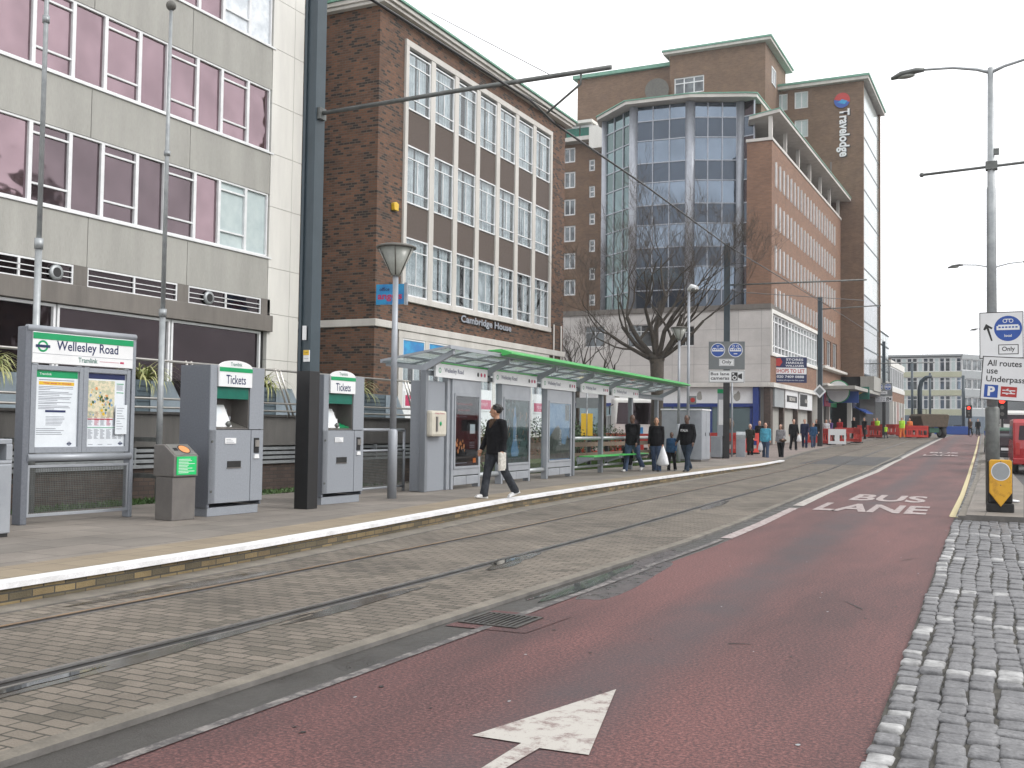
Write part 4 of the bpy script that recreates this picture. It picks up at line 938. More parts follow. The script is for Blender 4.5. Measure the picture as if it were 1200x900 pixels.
# help point column
sp(.02,.82,.05,.42,.0,2.22,'help_column','machine_grey',bevel=.01)
sp(-.12,-.01,.0,.13,.0,2.36,'column','street_grey',bevel=.01)
sp(.84,.97,.0,.13,0,2.33,'column','street_grey_light',bevel=.01)
hp=sp(-.06,.6,-.12,.05,1.1,1.62,'help_point','cream',bevel=.05)
m=MB(); m.ball((.30,-.125,1.36),(.045,.012,.045),12); m.build('button','tram_green',hp); sp(.1,.16,-.14,-.12,1.2,1.5,'handle','brown_grey',hp); text('Help Point',hp,.27,-.1225,1.56,w=.4,h=.045,mat='magenta')
# adverts
def advert(x,w,pm_,kind):
    f=MB(); f.box(x,x+.09,-.04,.12,.0,2.30); f.box(x+w-.09,x+w,-.04,.12,.0,2.30); f.box(x+.09,x+w-.09,-.04,.12,2.0,2.30); f.box(x+.09,x+w-.09,-.04,.12,.28,.42); f.box(x+.11,x+w/2-.01,-.045,.1,.08,.26); f.box(x+w/2+.01,x+w-.11,-.045,.1,.08,.26)
    fo=f.build('advert_frame','street_grey_light',S,bevel=.008)
    m=MB(); m.box(x+.15,x+w-.15,-.012,.0,.47,1.95); f2=MB()
    a,b=x+.09,x+w-.09
    f2.box(a,a+.05,-.06,-.02,.42,2.0); f2.box(b-.05,b,-.06,-.02,.42,2.0); f2.box(a+.05,b-.05,-.06,-.02,.42,.47); f2.box(a+.05,b-.05,-.06,-.02,1.95,2.0); f2.build('door_frame','street_grey_light',fo,bevel=.004)
    m=MB(); m.box(a+.05,b-.05,-.02,.0,.47,1.95); p=m.build('poster',pm_,fo); Y=-.0225; u0,u1=a+.06,b-.06; uw=u1-u0
    if kind==0:
        text('Trust the power of film',p,u0+uw*.42,Y,1.78,w=uw*.7,h=.07,mat='red'); text('in the dark',p,u0+uw*.4,Y,1.66,w=uw*.5,h=.05,mat='red')
        text('ways at Dawn',p,u0+uw*.28,Y,1.52,w=uw*.5,h=.05,mat='text_grey')
        m=MB(); m.box(u0+uw*.62,u0+uw*.92,Y-.006,Y,1.02,1.42); ph=m.build('phone','black',p,bevel=.002)
        m=MB(); m.box(u0+uw*.66,u0+uw*.88,Y-.008,Y-.0065,1.16,1.36); m.build('screen','paper',ph)
        m=MB()
        for k in range(4): m.box(u0+uw*.66,u0+uw*.88,Y-.002,Y,.86+.035*k,.87+.035*k)
        m.build('small_print','text_grey',p)
        m=MB(); m.box(u0+uw*.82,u0+uw*.95,Y-.003,Y,.53,.63); m.build('orange_square','hiviz_orange',p)
        m=MB(); r=random.Random(3)
        for k in range(16):
            cx,cz=u0+uw*r.uniform(.02,.5),r.uniform(.78,1.02); s=r.uniform(.015,.04); m.poly([(cx+s*math.cos(q),Y-.001,cz+s*1.4*math.sin(q)) for q in [z*PI/4 for z in range(8)]])
        m.build('figures','orange',p,fix=False); m=MB(); m.box(u0,u0+uw*.55,Y-.001,Y,.53,.545); m.build('rule','text_grey',p)
    elif kind==1:
        m=MB(); cx=u0+uw*.45
        m.poly([(cx+dx,Y,z) for dx,z in ((-.09,1.05),(.09,1.05),(.09,1.5),(.05,1.62),(.04,1.78),(-.04,1.78),(-.05,1.62),(-.09,1.5))],0); m.poly([(cx+dx,Y,z) for dx,z in ((-.16,.62),(.2,.62),(.26,.72),(.1,1.04),(-.08,1.04),(-.22,.75))],0)
        m.build('bottle_shape','poster_blue',p,fix=False)
        m=MB(); r=random.Random(5)
        for k in range(22):
            cx2,cz=u0+uw*r.uniform(.15,.95),r.uniform(.8,1.7); L=r.uniform(.05,.14); m.poly([(cx2,Y-.001,cz),(cx2+.012,Y-.001,cz),(cx2+L*.7,Y-.001,cz+L),(cx2+L*.7-.012,Y-.001,cz+L)])
        m.build('streaks','orange',p,fix=False)
        text('LIMITED',p,u0+uw*.5,Y-.003,1.2,w=.07,h=.42,mat='sign_white',vert=True); text('shake up your evening',p,u0+uw*.5,Y-.002,.57,w=uw*.8,h=.035,mat='text_grey')
    else:
        m=MB(); m.poly([(u0+uw*a_,Y,z) for a_,z in ((0,.5),(1,.5),(1,1.0),(.9,1.12),(.8,.86),(.62,.9),(.6,1.22),(.45,1.38),(.3,1.3),(.08,1.1),(0,.95))]); m.build('rock_face','poster_rock',p,fix=False)
        text('FIND IT',p,u0+uw*.55,Y-.003,1.05,w=.13,h=.42,mat='sign_white',vert=True)
        m=MB(); m.poly([(u0+uw*a_,Y,z) for a_,z in ((.78,1.5),(.98,1.5),(.98,1.92),(.78,1.92))]); m.build('caption_block','poster_rock',p,fix=False)
    m=MB(); y=-.052; m.quad((a+.05,y,.47),(b-.05,y,.47),(b-.05,y,1.95),(a+.05,y,1.95)); m.build('glass','pane_clear',fo,fix=False)
advert(.98,1.42,'poster_dark',0)
advert(3.54,1.76,'poster_green',1)
advert(6.42,1.86,'poster_blue',2)
for cx in (8.5,11.0,14.05,17.2): sp(cx,cx+.15,.0,.13,.0,2.33,'column','street_grey',bevel=.01)
# signs
for (a,b) in ((-.0,2.6),(2.85,5.56),(5.8,8.45),(8.76,11.36),(11.6,14.5)):
    s=sp(a+.12,b,-.09,-.05,2.30,2.57,'name_sign','sign_white')
    sp(a+.12,b,-.10,-.04,2.575,2.605,'green_strip','lime_green',s)
    wd=b-a-.12
    text('Wellesley Road',s,a+.12+wd*.33,-.092,2.435,w=wd*.36,h=.12,mat='navy',bold=.01)
    m=MB(); disc(m,a+.12+wd*.07,-.092,2.435,.055,0,16,r_in=.035); m.build('roundel','tram_green',s,fix=False)
    m=MB(); disc(m,a+.12+wd*.80,-.093,2.435,.05,0,14); disc(m,a+.12+wd*.87,-.093,2.435,.045,1,14); disc(m,a+.12+wd*.94,-.093,2.435,.045,1,14)
    m.build('symbols',['black','magenta'],s,fix=False)
# back beam, rafters, purlins, glass
L0,L1=-.3,18.3; FY,BY=-.62,.95; zf,zb=2.86,2.6
def rz(y): return zf+(zb-zf)*(y-FY)/(BY-FY)
sp(-.1,18.0,.02,.12,2.33,2.42,'wall_beam','street_grey')
for k,x in enumerate([-.05,2.72,5.68,8.6,11.5,14.6,17.9]):
    m=MB(); m.prism([(.14,2.36),(.14,2.52),(FY+.05,rz(FY)-.03),(FY+.05,rz(FY)-.14)],'x',x-.035,x+.035); m.prism([(.14,2.52),(BY,rz(BY)-.03),(BY,rz(BY)-.09),(.14,2.42)],'x',x-.03,x+.03); m.build('rafter','street_grey_light',S,bevel=.004)
m=MB()
m.prism([(FY,rz(FY)-.04),(FY,rz(FY)+.03),(FY+.05,rz(FY)+.03),(FY+.05,rz(FY)-.04)],'x',L0,L1)
m.prism([(BY-.05,rz(BY)-.04),(BY-.05,rz(BY)+.03),(BY,rz(BY)+.03),(BY,rz(BY)-.04)],'x',L0,L1)
for fy in (.33,.66):
    y=FY+(BY-FY)*fy; m.prism([(y-.02,rz(y)-.035),(y-.02,rz(y)+.01),(y+.02,rz(y)+.01),(y+.02,rz(y)-.035)],'x',L0,L1)
x=L0
while x<=L1+.01:
    m.prism([(FY+.05,rz(FY+.05)-.02),(FY+.05,rz(FY+.05)+.025),(BY-.05,rz(BY-.05)+.025),(BY-.05,rz(BY-.05)-.02)],'x',x-.018,x+.018); x+=(L1-L0)/16
m.build('roof_frame','street_grey_light',S)
m=MB(); m.quad((L0,FY+.02,rz(FY)+.012),(L1,FY+.02,rz(FY)+.012),(L1,BY-.02,rz(BY)+.012),(L0,BY-.02,rz(BY)+.012)); m.build('roof_glass','shelter_glass',S,fix=False)
m=MB(); m.prism([(FY-.03,zf-.02),(FY-.26,zf+.02),(FY-.26,zf+.05),(FY-.02,zf+.13),(FY+.3,zf+.11),(FY+.3,zf+.09),(FY-.01,zf+.06)],'x',2.1,L1+.1); m.build('green_edge','lime_green',S,bevel=.003)
# rails and seats
for (a,b) in ((8.65,10.98),(11.15,14.03),(14.2,17.18)):
    m=MB(); m.tube([(a,.06,1.02),(b,.06,1.02)],.05,8); m.build('top_bar','galv',S); m=MB(); m.tube([(a,.06,.22),(b,.06,.22)],.035,8); m.build('foot_bar','galv',S)
for (a,b) in ((2.42,3.52),(5.32,6.4)):
    m=MB(); m.tube([(a,.06,.24),(b,.06,.24)],.06,8); m.build('foot_bar','galv',S)
for (a,b) in ((8.95,11.4),(11.65,14.6)):
    m=MB(); m.prism([(-.42,.5),(-.42,.535),(.02,.535),(.02,.5)],'x',a+.1,b); s=m.build('seat','lime_green',S,bevel=.01)
    m=MB()
    for xx in (a+.02,b): m.prism([(-.42,.47),(.05,.3),(.05,.2),(.05,.5),(-.42,.5)],'x',xx,xx+.03)
    m.prism([(-.40,.44),(-.40,.498),(.04,.498),(.04,.3)],'x',a+.06,a+.1); m.box(a,b+.05,.0,.06,.38,.46); m.build('seat_bracket','street_grey_light',s)
for (a,b) in ((2.44,3.5),(5.34,6.38)): m=MB(); m.quad((a,.05,.3),(b,.05,.3),(b,.05,2.3),(a,.05,2.3)); m.build('side_glass','pane_clear',S,fix=False)
# timber knee rail behind the shelter
t=thing('knee_rail','low weathered timber rail on the grass behind the shelter','fence',(-13.9,21.8,.13),R(92))
for k in range(12):
    m=MB(); m.box(k*2.0-.06,k*2.0+.06,-.06,.06,0,.95); m.build('post','black_matt' if k>5 else 'wood',t)
m=MB(); m.box(-.2,22.3,-.10,-.061,.72,.88); m.build('rail','wood',t); m=MB(); m.box(-.2,22.3,-.10,-.061,.38,.5); m.build('rail','wood',t)
# thin iron railings by the brick office
t=thing('iron_railing','black upright bars in front of the brick office, seen behind the walking man','railing',(-15.5,26.6,.1),RS)
for k in range(9):
    m=MB(); m.cyl((k*.28,0,0),(k*.28,0,2.5),.022,.022,6); m.build('bar','black',t)
m=MB(); m.box(0,2.3,-.02,.02,2.3,2.36); m.box(0,2.3,-.02,.02,.3,.36); m.build('cross_rail','black',t)
# shrubs
def shrub(loc,rx,ry,h,label,seed,mat='leaf_dark',n=2600,cat='shrub',grp='shrubs on the grass behind the shelter'):
    r=random.Random(seed); t=thing('shrub',label,cat,loc,0,grp); m=MB()
    cl=[(r.uniform(-rx,rx)*.7,r.uniform(-ry,ry)*.7,r.uniform(.25,.8)*h,r.uniform(.25,.45)) for _ in range(14)]
    for i in range(n):
        c=r.choice(cl); d=Vector((r.gauss(0,1),r.gauss(0,1),r.gauss(0,.8))); d.normalize(); q=c[3]*r.uniform(.6,1.1)*h*.8
        p=Vector((c[0],c[1],c[2]))+d*q
        if p.z<.02: p.z=r.uniform(.02,.2)
        s=r.uniform(.03,.07); a=Vector((r.uniform(-1,1),r.uniform(-1,1),r.uniform(-1,1))).normalized(); b=a.cross(Vector((r.uniform(-1,1),r.uniform(-1,1),1))).normalized()
        m.poly([p-a*s,p-b*s*.45,p+a*s,p+b*s*.45],0 if r.random()<.8 else 1)
    m.build('foliage',[mat,'leaf_mid'],t,fix=False)
    m=MB()
    for i in range(5): m.tube([(r.uniform(-.1,.1),r.uniform(-.1,.1),0),(r.uniform(-rx,rx)*.5,r.uniform(-ry,ry)*.5,h*.6)],[.03,.01],5)
    m.build('stem','bark',t)
shrub((-15.6,26.2,.13),.7,.6,1.5,'leafy green shrub showing between the first two adverts',1,'leaf_mid')
shrub((-15.7,30.0,.13),.9,1.1,1.6,'light green bush between the second and third adverts',2,'leaf_mid')
shrub((-16.0,36.5,.13),1.1,1.5,1.75,'dark green bush just right of the blue rock poster',3)
shrub((-16.6,40.0,.13),1.1,1.5,1.7,'dark green bush in the middle of the open shelter bay',4)
shrub((-16.9,43.5,.13),1.0,1.4,1.5,'dark bush left of the red barriers behind the shelter',5)
# cabinets
def cabinet(px,py,w,d,h,label,mat='street_grey_light',z=.18,rz=RS,doors=2,roof=True):
    x,y=gp(px,py,z); t=thing('equipment_cabinet',label,'cabinet',(x,y,z),rz)
    m=MB(); m.box(0,w,0,d,.08,h); m.build('body',mat,t,bevel=.01); m=MB(); m.box(.03,w-.03,.03,d-.03,0,.08); m.build('plinth','brown_grey',t)
    if roof: m=MB(); m.box(-.04,w+.04,-.04,d+.04,h,h+.06); m.build('roof','sign_white',t,bevel=.01)
    for k in range(doors):
        m=MB(); a=w*k/doors+.03; b=w*(k+1)/doors-.03; m.box(a,b,-.012,-.001,.14,h-.08); dd=m.build('door',mat,t,bevel=.004); m=MB(); m.box(b-.12,b-.09,-.03,-.0125,h*.5,h*.5+.15); m.build('handle','black',dd)
    return t
cabinet(822,541,1.3,1.75,2.15,'large pale grey equipment cabinet standing behind the walking family')
cabinet(845,538,.55,.5,1.05,'small grey cabinet between the large cabinet and the sign mast',doors=1,roof=False)
x,y=gp(868,537,.15)
t=thing('litter_bin','grey litter bin with a green side behind the sign mast','litter bin',(x,y,.15),RS+.2)
m=MB(); m.box(-.25,.25,-.22,.22,0,.95); m.build('body','street_grey_light',t,bevel=.02); m=MB(); m.prism([(-.25,.95),(.25,.95),(.25,1.2),(-.05,1.3),(-.25,1.15)],'y',-.22,.22); m.build('hood','galv',t,bevel=.01); m=MB(); m.box(.252,.26,-.15,.15,.75,1.1); m.build('green_panel','sticker_green',t)
x,y=gp(866,538,.15); t=thing('thin_post','thin grey post beside the sign mast with a small sign','post',(x-.6,y+1,.15)); m=MB(); m.cyl((0,0,0),(0,0,4.6),.05,.04,8); m.build('pole','street_grey_light',t)
x,y=gp(839,538,.16); t=thing('platform_sign','narrow pale sign post with a green stripe left of the sign mast','sign',(x,y+1.0,.16),R(20)); m=MB(); m.box(-.2,.2,-.05,.05,0,3.3); m.build('panel','street_grey_light',t,bevel=.01); m=MB(); m.box(-.21,.21,-.06,.06,3.1,3.3); m.build('green_cap','tram_green',t); m=MB(); m.box(-.15,.15,-.058,-.051,1.6,2.8); m.build('notice','sign_white',t)
# small sign with two yellow blades behind the shelter
x,y=ony(688,470,37); t=thing('yellow_sign','grey sign plate over a narrow yellow board behind the shelter','sign',(x,37,.13),R(25)); m=MB(); m.cyl((0,.05,0),(0,.05,2.75),.04,.04,8); m.build('post','galv',t); m=MB(); m.box(-.42,-.03,-.02,.02,2.15,2.55); m.box(.03,.42,-.02,.02,2.15,2.55); m.build('grey_plate','sign_grey',t); m=MB(); m.box(-.22,-.02,-.03,.0,1.1,1.95); m.box(.02,.22,-.03,.0,1.1,1.95); m.build('yellow_board','yellow',t)
# ================================================================== BUILDINGS
# ---- A : grey office block with pink glass on the left (facade x=-22, local x = world y)
A=thing('office_block','grey concrete office block with pink tinted window bands and a white end pier','building',(-22,0,0),RS)
YA0,YA1,YP=6.0,26.65,28.25
H=[]
rows=[(6.93,8.98),(10.36,12.42),(13.84,15.9)]
edges=[]; x=26.6
mods=[]
while x>YA0+1.2:
    f0=x-1.05; c0=f0-1.2; mods.append((f0,x,'f'));
    if c0>YA0: mods.append((c0,f0,'c'))
    x=c0
for (a,b) in ((5.55,6.93-.06),(8.98,10.36-.06),(12.42,13.84-.06),(15.9,20)):
    m=MB()
    bays=[YA0]+[26.65-3.62*k for k in range(5,-1,-1)]
    for u0,u1 in zip(bays,bays[1:]):
        if u1>u0+.1: m.box(u0+.008,u1-.008,0,.3,a,b)
    m.build('spandrel_band','concrete_grey',A,bevel=.012)
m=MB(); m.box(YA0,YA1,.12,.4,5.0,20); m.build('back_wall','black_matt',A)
for ri,(z0,z1) in enumerate(rows):
    m=MB(); m.box(YA0,YA1+.12,-.05,.02,z0-.058,z0-.002); m.build('sill','frame_white',A)
    for k,(a,b,kind) in enumerate(mods):
        if b<10: continue
        blind=(ri==0 and k<2)
        g_='glass_pink' if ri>0 or k in(2,) else 'glass_mauve'
        if ri==0 and k>=8: g_='glass_pink'
        if blind: g_='blind'
        if ri==2 and k<2: g_='curtain'
        window(A,a,b,z0,z1,y=.11,vb=(),hb=((.24,.86) if kind=='c' else ()),fw=.055,pmn=g_,th=.09,bw=.05)
# mezzanine louvres, beam, ground glazing
m=MB(); m.box(YA0,YA1+.15,-.14,.25,4.5,5.02); m.build('beam','concrete_dark',A,bevel=.01)
bays=[26.35-3.68*k for k in range(6)]
for k,b in enumerate(bays[:5]):
    a=b-3.25
    m=MB(); m.box(b,b+.43,-.02,.13,5.022,5.55); m.build('louvre_pier','concrete_dark',A)
    f=MB(); f.box(a,b,.0,.04,5.025,5.07); f.box(a,b,.0,.04,5.5,5.545); f.box(a,a+.05,0,.04,5.07,5.5); f.box(b-.05,b,0,.04,5.07,5.5); f.box((a+b)/2-.03,(a+b)/2+.03,0,.04,5.07,5.5)
    for z in (5.2,5.34): f.box(a+.05,b-.05,-.0,.03,z,z+.022)
    fo=f.build('louvre_window','frame_white',A)
    p=MB(); p.quad((a,.05,5.03),(b,.05,5.03),(b,.05,5.54),(a,.05,5.54)); p.build('pane','glass_dark',fo,fix=False)
    if k in (0,2):
        vx=a+(.85 if k==0 else 2.7)
        v=MB(); v.tube([(vx,.03,5.28),(vx,-.05,5.28),(vx,-.06,5.28)],[.2,.2,.13],16); v.tube([(vx,-.062,5.28),(vx,-.063,5.28)],[.125,.125],16,1); v.build('fan_vent',['galv','black'],fo)
for k in range(5):
    b=26.4-3.95*k; a=b-3.9
    window(A,a,b,1.66,4.48,y=.12,fw=.07,pmn='glass_dark',th=.1)
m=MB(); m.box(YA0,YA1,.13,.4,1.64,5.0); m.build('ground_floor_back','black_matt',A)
# white pier with panel joints
m=MB(); zz=0
zj=[0,3.6,5.1,6.6,8.6,10.35,12.0,13.85,15.5,17.3,20]
for a,b in zip(zj,zj[1:]):
    m.box(YA1+.005,YA1+1.1,-.02,.4,a+.008,b-.008); m.box(YA1+1.115,YP,-.02,.4,a+.008,b-.008)
m.build('white_pier','clad_white',A)
m=MB(); m.box(YA1+.02,YP-.02,.0,14,0,20); m.box(YA0,YA1,.41,14,0,20.2); m.build('core','concrete_grey',A)
# ---- recessed link with dark windows between A and B
Lk=thing('link_building','dark windowed link building glimpsed behind the black mast','building',(-25,28.3,0),RS)
m=MB(); m.box(0,6,.15,3,0,19); m.build('wall','brick_dark',Lk)
for k in range(6):
    for q in range(2): window(Lk,.1+1.5*q,1.5+1.5*q,1.6+3*k,3.9+3*k,y=.14,vb=(.5,),hb=(.7,),pmn='glass_window')
# ---- B : brick office, stone framed windows
BX=-19.6; B=thing('brick_office','brown brick office with white stone window frame and Cambridge House lettering','building',(BX,29.3,0),RS)
LB=15.95; ZC=15.95; u0,u1=1.72,14.2; nb=7; bw=(u1-u0)/nb
holes=[]
main=(u0,u1,6.02,15.1)
m=MB(); wall(m,0,LB,5.12,ZC,[main],depth=.12); m.poly([(0,0,5.12),(0,14,5.12),(0,14,ZC),(0,0,ZC)]); m.poly([(LB,0,5.12),(LB,14,5.12),(LB,14,ZC),(LB,0,ZC)]); m.build('brick_wall','brick_brown',B,fix=False)
gl=(u0-.25,u1+.1,1.2,4.72)
m=MB(); wall(m,0,LB,0,4.85,[gl],depth=.12); m.poly([(0,0,0),(0,14,0),(0,14,4.85),(0,0,4.85)]); m.poly([(LB,0,0),(LB,14,0),(LB,14,4.85),(LB,0,4.85)]); m.build('lower_brick_wall','brick_brown',B,fix=False)
m=MB(); m.box(-.08,LB+.08,-.09,14,4.86,5.11); m.build('stone_band','stone_white',B,bevel=.02)
m=MB(); m.box(-.3,LB+.3,-.42,14.3,ZC+.02,ZC+.16); m.box(-.22,LB+.22,-.32,14.2,ZC-.1,ZC+.015); ro=m.build('roof','stone_white',B,bevel=.01)
m=MB(); m.box(-.36,LB+.36,-.5,14.4,ZC+.165,ZC+.24); m.build('green_coping','copper_green',ro)
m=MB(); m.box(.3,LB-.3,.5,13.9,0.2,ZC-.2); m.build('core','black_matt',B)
# stone frame
m=MB(); m.box(u0-.14,u1+.14,-.09,.1,15.0,15.22); m.box(u0-.14,u1+.14,-.12,.1,5.9,6.1); m.box(u0-.14,u0+.06,-.09,.1,6.102,14.998); m.box(u1-.06,u1+.14,-.09,.1,6.102,14.998)
for k in range(1,nb): x=u0+bw*k; m.box(x-.16,x+.16,-.075,.1,6.102,14.998)
m.build('stone_frame','stone_white',B,bevel=.012)
rr=random.Random(9)
for k in range(nb):
    a=u0+bw*k+(.16 if k else .06)+.003; b=u0+bw*(k+1)-(.16 if k<nb-1 else .06)-.003
    for (z0,z1) in ((6.12,8.2),(9.42,11.5),(12.78,14.86)):
        cur=[(0.03,.42+rr.uniform(-.08,.06)),(.58+rr.uniform(-.06,.08),.97)]
        if rr.random()<.3: cur.append((.4,.62))
        window(B,a,b,z0,z1,y=.02,vb=((.5,.2,.8),(.0,.2,.8) ),hb=(.2,.78),fw=.05,pmn='pane_clear',curtain=cur,th=.06)
    for (z0,z1) in ((8.2,9.42),(11.5,12.78)): m=MB(); m.box(a,b,-.0,.08,z0+.01,z1-.01); m.build('spandrel_panel','aggregate',B)
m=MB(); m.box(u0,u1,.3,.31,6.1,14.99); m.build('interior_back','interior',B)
# ground floor windows
m=MB(); m.box(gl[0],gl[1],-.05,.1,4.6,4.85)
for k in range(8):
    x=gl[0]+.15+(gl[1]-gl[0]-.3)*k/7; m.box(x-.13,x+.13,-.05,.1,1.2,4.6)
m.box(gl[0],gl[1],-.06,.1,1.08,1.22); m.build('lower_stone_frame','stone_white',B,bevel=.01)
for k in range(7):
    a=gl[0]+.15+(gl[1]-gl[0]-.3)*k/7+.135; b=gl[0]+.15+(gl[1]-gl[0]-.3)*(k+1)/7-.135
    fo=window(B,a,b,1.23,4.59,y=.03,vb=((.5,0,.72),),hb=(.3,.745),pmn='pane_clear',curtain=[(.05,.4),(.6,.95)],th=.06)
    m=MB(); m.box(a+.06,b-.06,-.012,-.002,3.8,4.53); m.build('blue_poster','blue_film',fo)
    m=MB(); m.box(a+.1,b-.1,-.07,-.04,2.15,2.75); m.box(a+.02,b-.02,-.04,-.012,1.35,3.0); bd=m.build('agent_board','sign_white',fo); m=MB(); m.box(a+.16,b-.16,-.076,-.071,2.22,2.6); m.build('red_panel','magenta',bd); text('TO LET',bd,(a+b)/2,-.078,2.42,w=(b-a)*.4,h=.1,mat='sign_white')
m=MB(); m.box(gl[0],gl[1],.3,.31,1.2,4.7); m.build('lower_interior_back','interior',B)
y1,_=onx(538,372,BX); y2,_=onx(597,388,BX)
o=text('Cambridge House',B,(y1+y2)/2-29.3,-.09,5.66,w=y2-y1,h=.36,mat='frame_metal',bold=.03)
o2=text('Cambridge House',B,(y1+y2)/2-29.3+.02,-.045,5.64,w=y2-y1,h=.36,mat='black_matt',bold=.03,name='lettering_backing')
m=MB(); yb,zb_=onx(461,243,BX); m.prism([(yb-29.3-.13,zb_-.12),(yb-29.3+.13,zb_-.12),(yb-29.3+.16,zb_+.12),(yb-29.3,zb_+.18),(yb-29.3-.16,zb_+.12)],'y',-.14,-.003); m.build('alarm_box','yellow',B,bevel=.02)
for xx in (14.75,15.6): m=MB(); m.cyl((xx,-.06,3.0),(xx,-.06,6.3),.04,.04,8); m.build('downpipe','stone_white',B)
m=MB(); m.box(15.2,15.5,-.12,-.003,4.1,4.55); m.build('alarm_box','sign_white',B,bevel=.03)
# projecting sign: flat board facing us
sxx,_=ony(441,360,28.9)
t=thing('agency_sign','blue sign board with red lettering, projecting from the corner of the brick office','sign',(-19.6,28.95,5.65),R(8))
m=MB(); m.box(0.0,1.02,-.03,.03,.05,.72); m.v=[(p[0]-.0,p[1],p[2]) for p in m.v]; bd=m.build('board','blue_film',t)
t.location=(ony(441,359,28.95)[0],28.95,ony(441,359,28.95)[1])
text('angels',bd,.5,-.034,.30,w=.88,h=.30,mat='magenta',bold=.03); text('office',bd,.3,-.034,.56,w=.36,h=.12,mat='navy',bold=.02)
m=MB(); m.box(1.021,1.12,-.05,.05,.03,.76); m.build('side_bracket','frame_metal',t)
# ---- C : stone podium, glass tower, brick wing
CX,CY=-15.2,70.06
C=thing('glass_tower_block','corner block with faceted blue glass tower on a pale stone podium and a brick wing','building',(0,0,0))
ZB=9.7
# podium front: local wrapper faces -y directly in world coordinates
wins=[(-28.64,-27.1,7.41,8.9),(-25.36,-23.44,7.33,8.9),(-21.76,-20.47,7.33,8.7)]
brick('stone_panels',(.50,.475,.455),(.44,.42,.405),(.3,.285,.275),bw=1.55,bh=1.2,ms=.018,off=0,stain=.2,bump=.1,wx=.1,rough=.6)
m=MB(); wall(m,-38,CX,4.75,ZB,wins,y=CY,depth=.3)
m.build('podium_wall','stone_panels',C,fix=False)
for w_ in wins: window(C,*w_,y=CY+.28,vb=(.5,),hb=(.7,),pmn='glass_window',sill=True)
m=MB(); m.box(-38,CX+.05,CY-.12,CY+10,ZB+.002,ZB+.35); m.build('podium_coping','concrete_dark',C)
m=MB(); m.box(-38,CX-.3,CY+.5,CY+17.5,.2,ZB-.05); m.build('podium_core','concrete_grey',C)
m=MB(); m.box(-38,CX-.05,CY-.25,CY+.5,4.45,4.74); m.build('fascia_edge','stone_white',C)
# ground floor front: white hoarding strip, blue line, shop glass
m=MB(); m.box(-38,CX-1.2,CY+.3,CY+.5,3.35,4.44); hd=m.build('hoarding','sign_white',C)
for a in (-26.2,-23.2,-20.1,-17.5):
    m=MB(); rq=random.Random(int(a*10)); m.poly([(a+.28*rq.uniform(.5,1.1)*math.cos(q),CY+.292,3.8+.4*rq.uniform(.5,1.1)*math.sin(q)) for q in [k*PI/5 for k in range(10)]]); m.build('printed_figure','concrete_grey',hd,fix=False)
m=MB(); m.box(-38,CX-1.2,CY+.28,CY+.5,3.1,3.345); m.build('blue_fascia','shop_blue',C)
for k in range(6):
    a=-33+k*2.75; m=MB(); m.box(a,a+2.6,CY+.42,CY+.47,.9,3.09); m.build('shop_glass','glass_shop',C); m=MB(); m.box(a+2.6,a+2.75,CY+.38,CY+.5,.3,3.09); m.build('shop_mullion','shop_blue',C)
m=MB(); m.box(-38,CX-1.2,CY+.35,CY+.5,.3,.9); m.build('stall_riser','brick_dark',C)
m=MB(); m.box(CX-1.15,CX-.75,CY-.1,CY+.4,.3,4.44); m.build('corner_column','shop_blue',C); m=MB(); m.box(CX-.45,CX+.0,CY+.1,CY+.8,.3,4.44); m.build('corner_column','brick_dark',C)
# podium side (faces +x) in a rotated part frame
def sideT(): return Matrix.Translation((CX,0,0))@Matrix.Rotation(RS,4,'Z')
TS=sideT()
def sb(m): m.v=[tuple(TS@Vector(p)) for p in m.v]; return m
YE=87.9
m=MB(); wall(m,CY,YE,4.75,6.55,[],depth=.1); sb(m).build('side_brick_panel','brick_plain',C,fix=False)
m=MB(); m.box(CY+.05,YE,-.1,.3,9.45,ZB); m.box(CY+.05,YE,-.1,.3,6.56,6.75); m.box(CY+.05,CY+.35,-.1,.3,6.752,9.448); m.box(CY-.02,YE,-.25,.3,4.45,4.74); m.box(YE-.5,YE,-.12,.3,.4,4.448); m.box(YE-.6,YE,-.12,.3,4.75,6.55); sb(m).build('white_frame','clad_white',C)
n=15
for k in range(n):
    a=CY+.4+(YE-CY-.5)*k/n; b=CY+.4+(YE-CY-.5)*(k+1)/n
    window(C,a,b-.02,6.76,9.44,y=.2,hb=(.2,.82),fw=.1,pmn='glass_window' if k<5 else 'glass_sky',T=TS,th=.15)
x,z=ony(926,433,72.4)
bd=thing('letting_board','blue and white board reading SHOPS TO LET fixed above the shop fronts','sign',(x,72.4,z),R(30))
m=MB(); m.box(-1.15,1.15,-.04,.04,-.9,.85); bo=m.build('board','navy',bd); m=MB(); m.box(-1.13,1.13,-.045,-.041,-.32,.12); m.build('white_band','sign_white',bo)
text('SHOPS TO LET',bo,0,-.048,-.1,w=2.0,h=.26,mat='red',bold=.02); text('020 7409 0888',bo,0,-.044,-.5,w=1.9,h=.17,mat='sign_white',bold=.02); text('www.shops-to-let.com',bo,0,-.044,-.75,w=1.9,h=.12,mat='sign_white')
text('STORES',bo,.3,-.044,.68,w=1.2,h=.15,mat='sign_white',bold=.02); text('HAROLD',bo,.3,-.044,.46,w=1.2,h=.15,mat='sign_white',bold=.02); text('WILLIAMS',bo,.3,-.044,.25,w=1.3,h=.13,mat='sign_white',bold=.02)
m=MB(); m.poly([(-1.0,-.045,.25),(-.75,-.045,.2),(-.55,-.045,.5),(-.7,-.045,.78),(-1.0,-.045,.75)]); m.build('emblem','red',bo,fix=False)
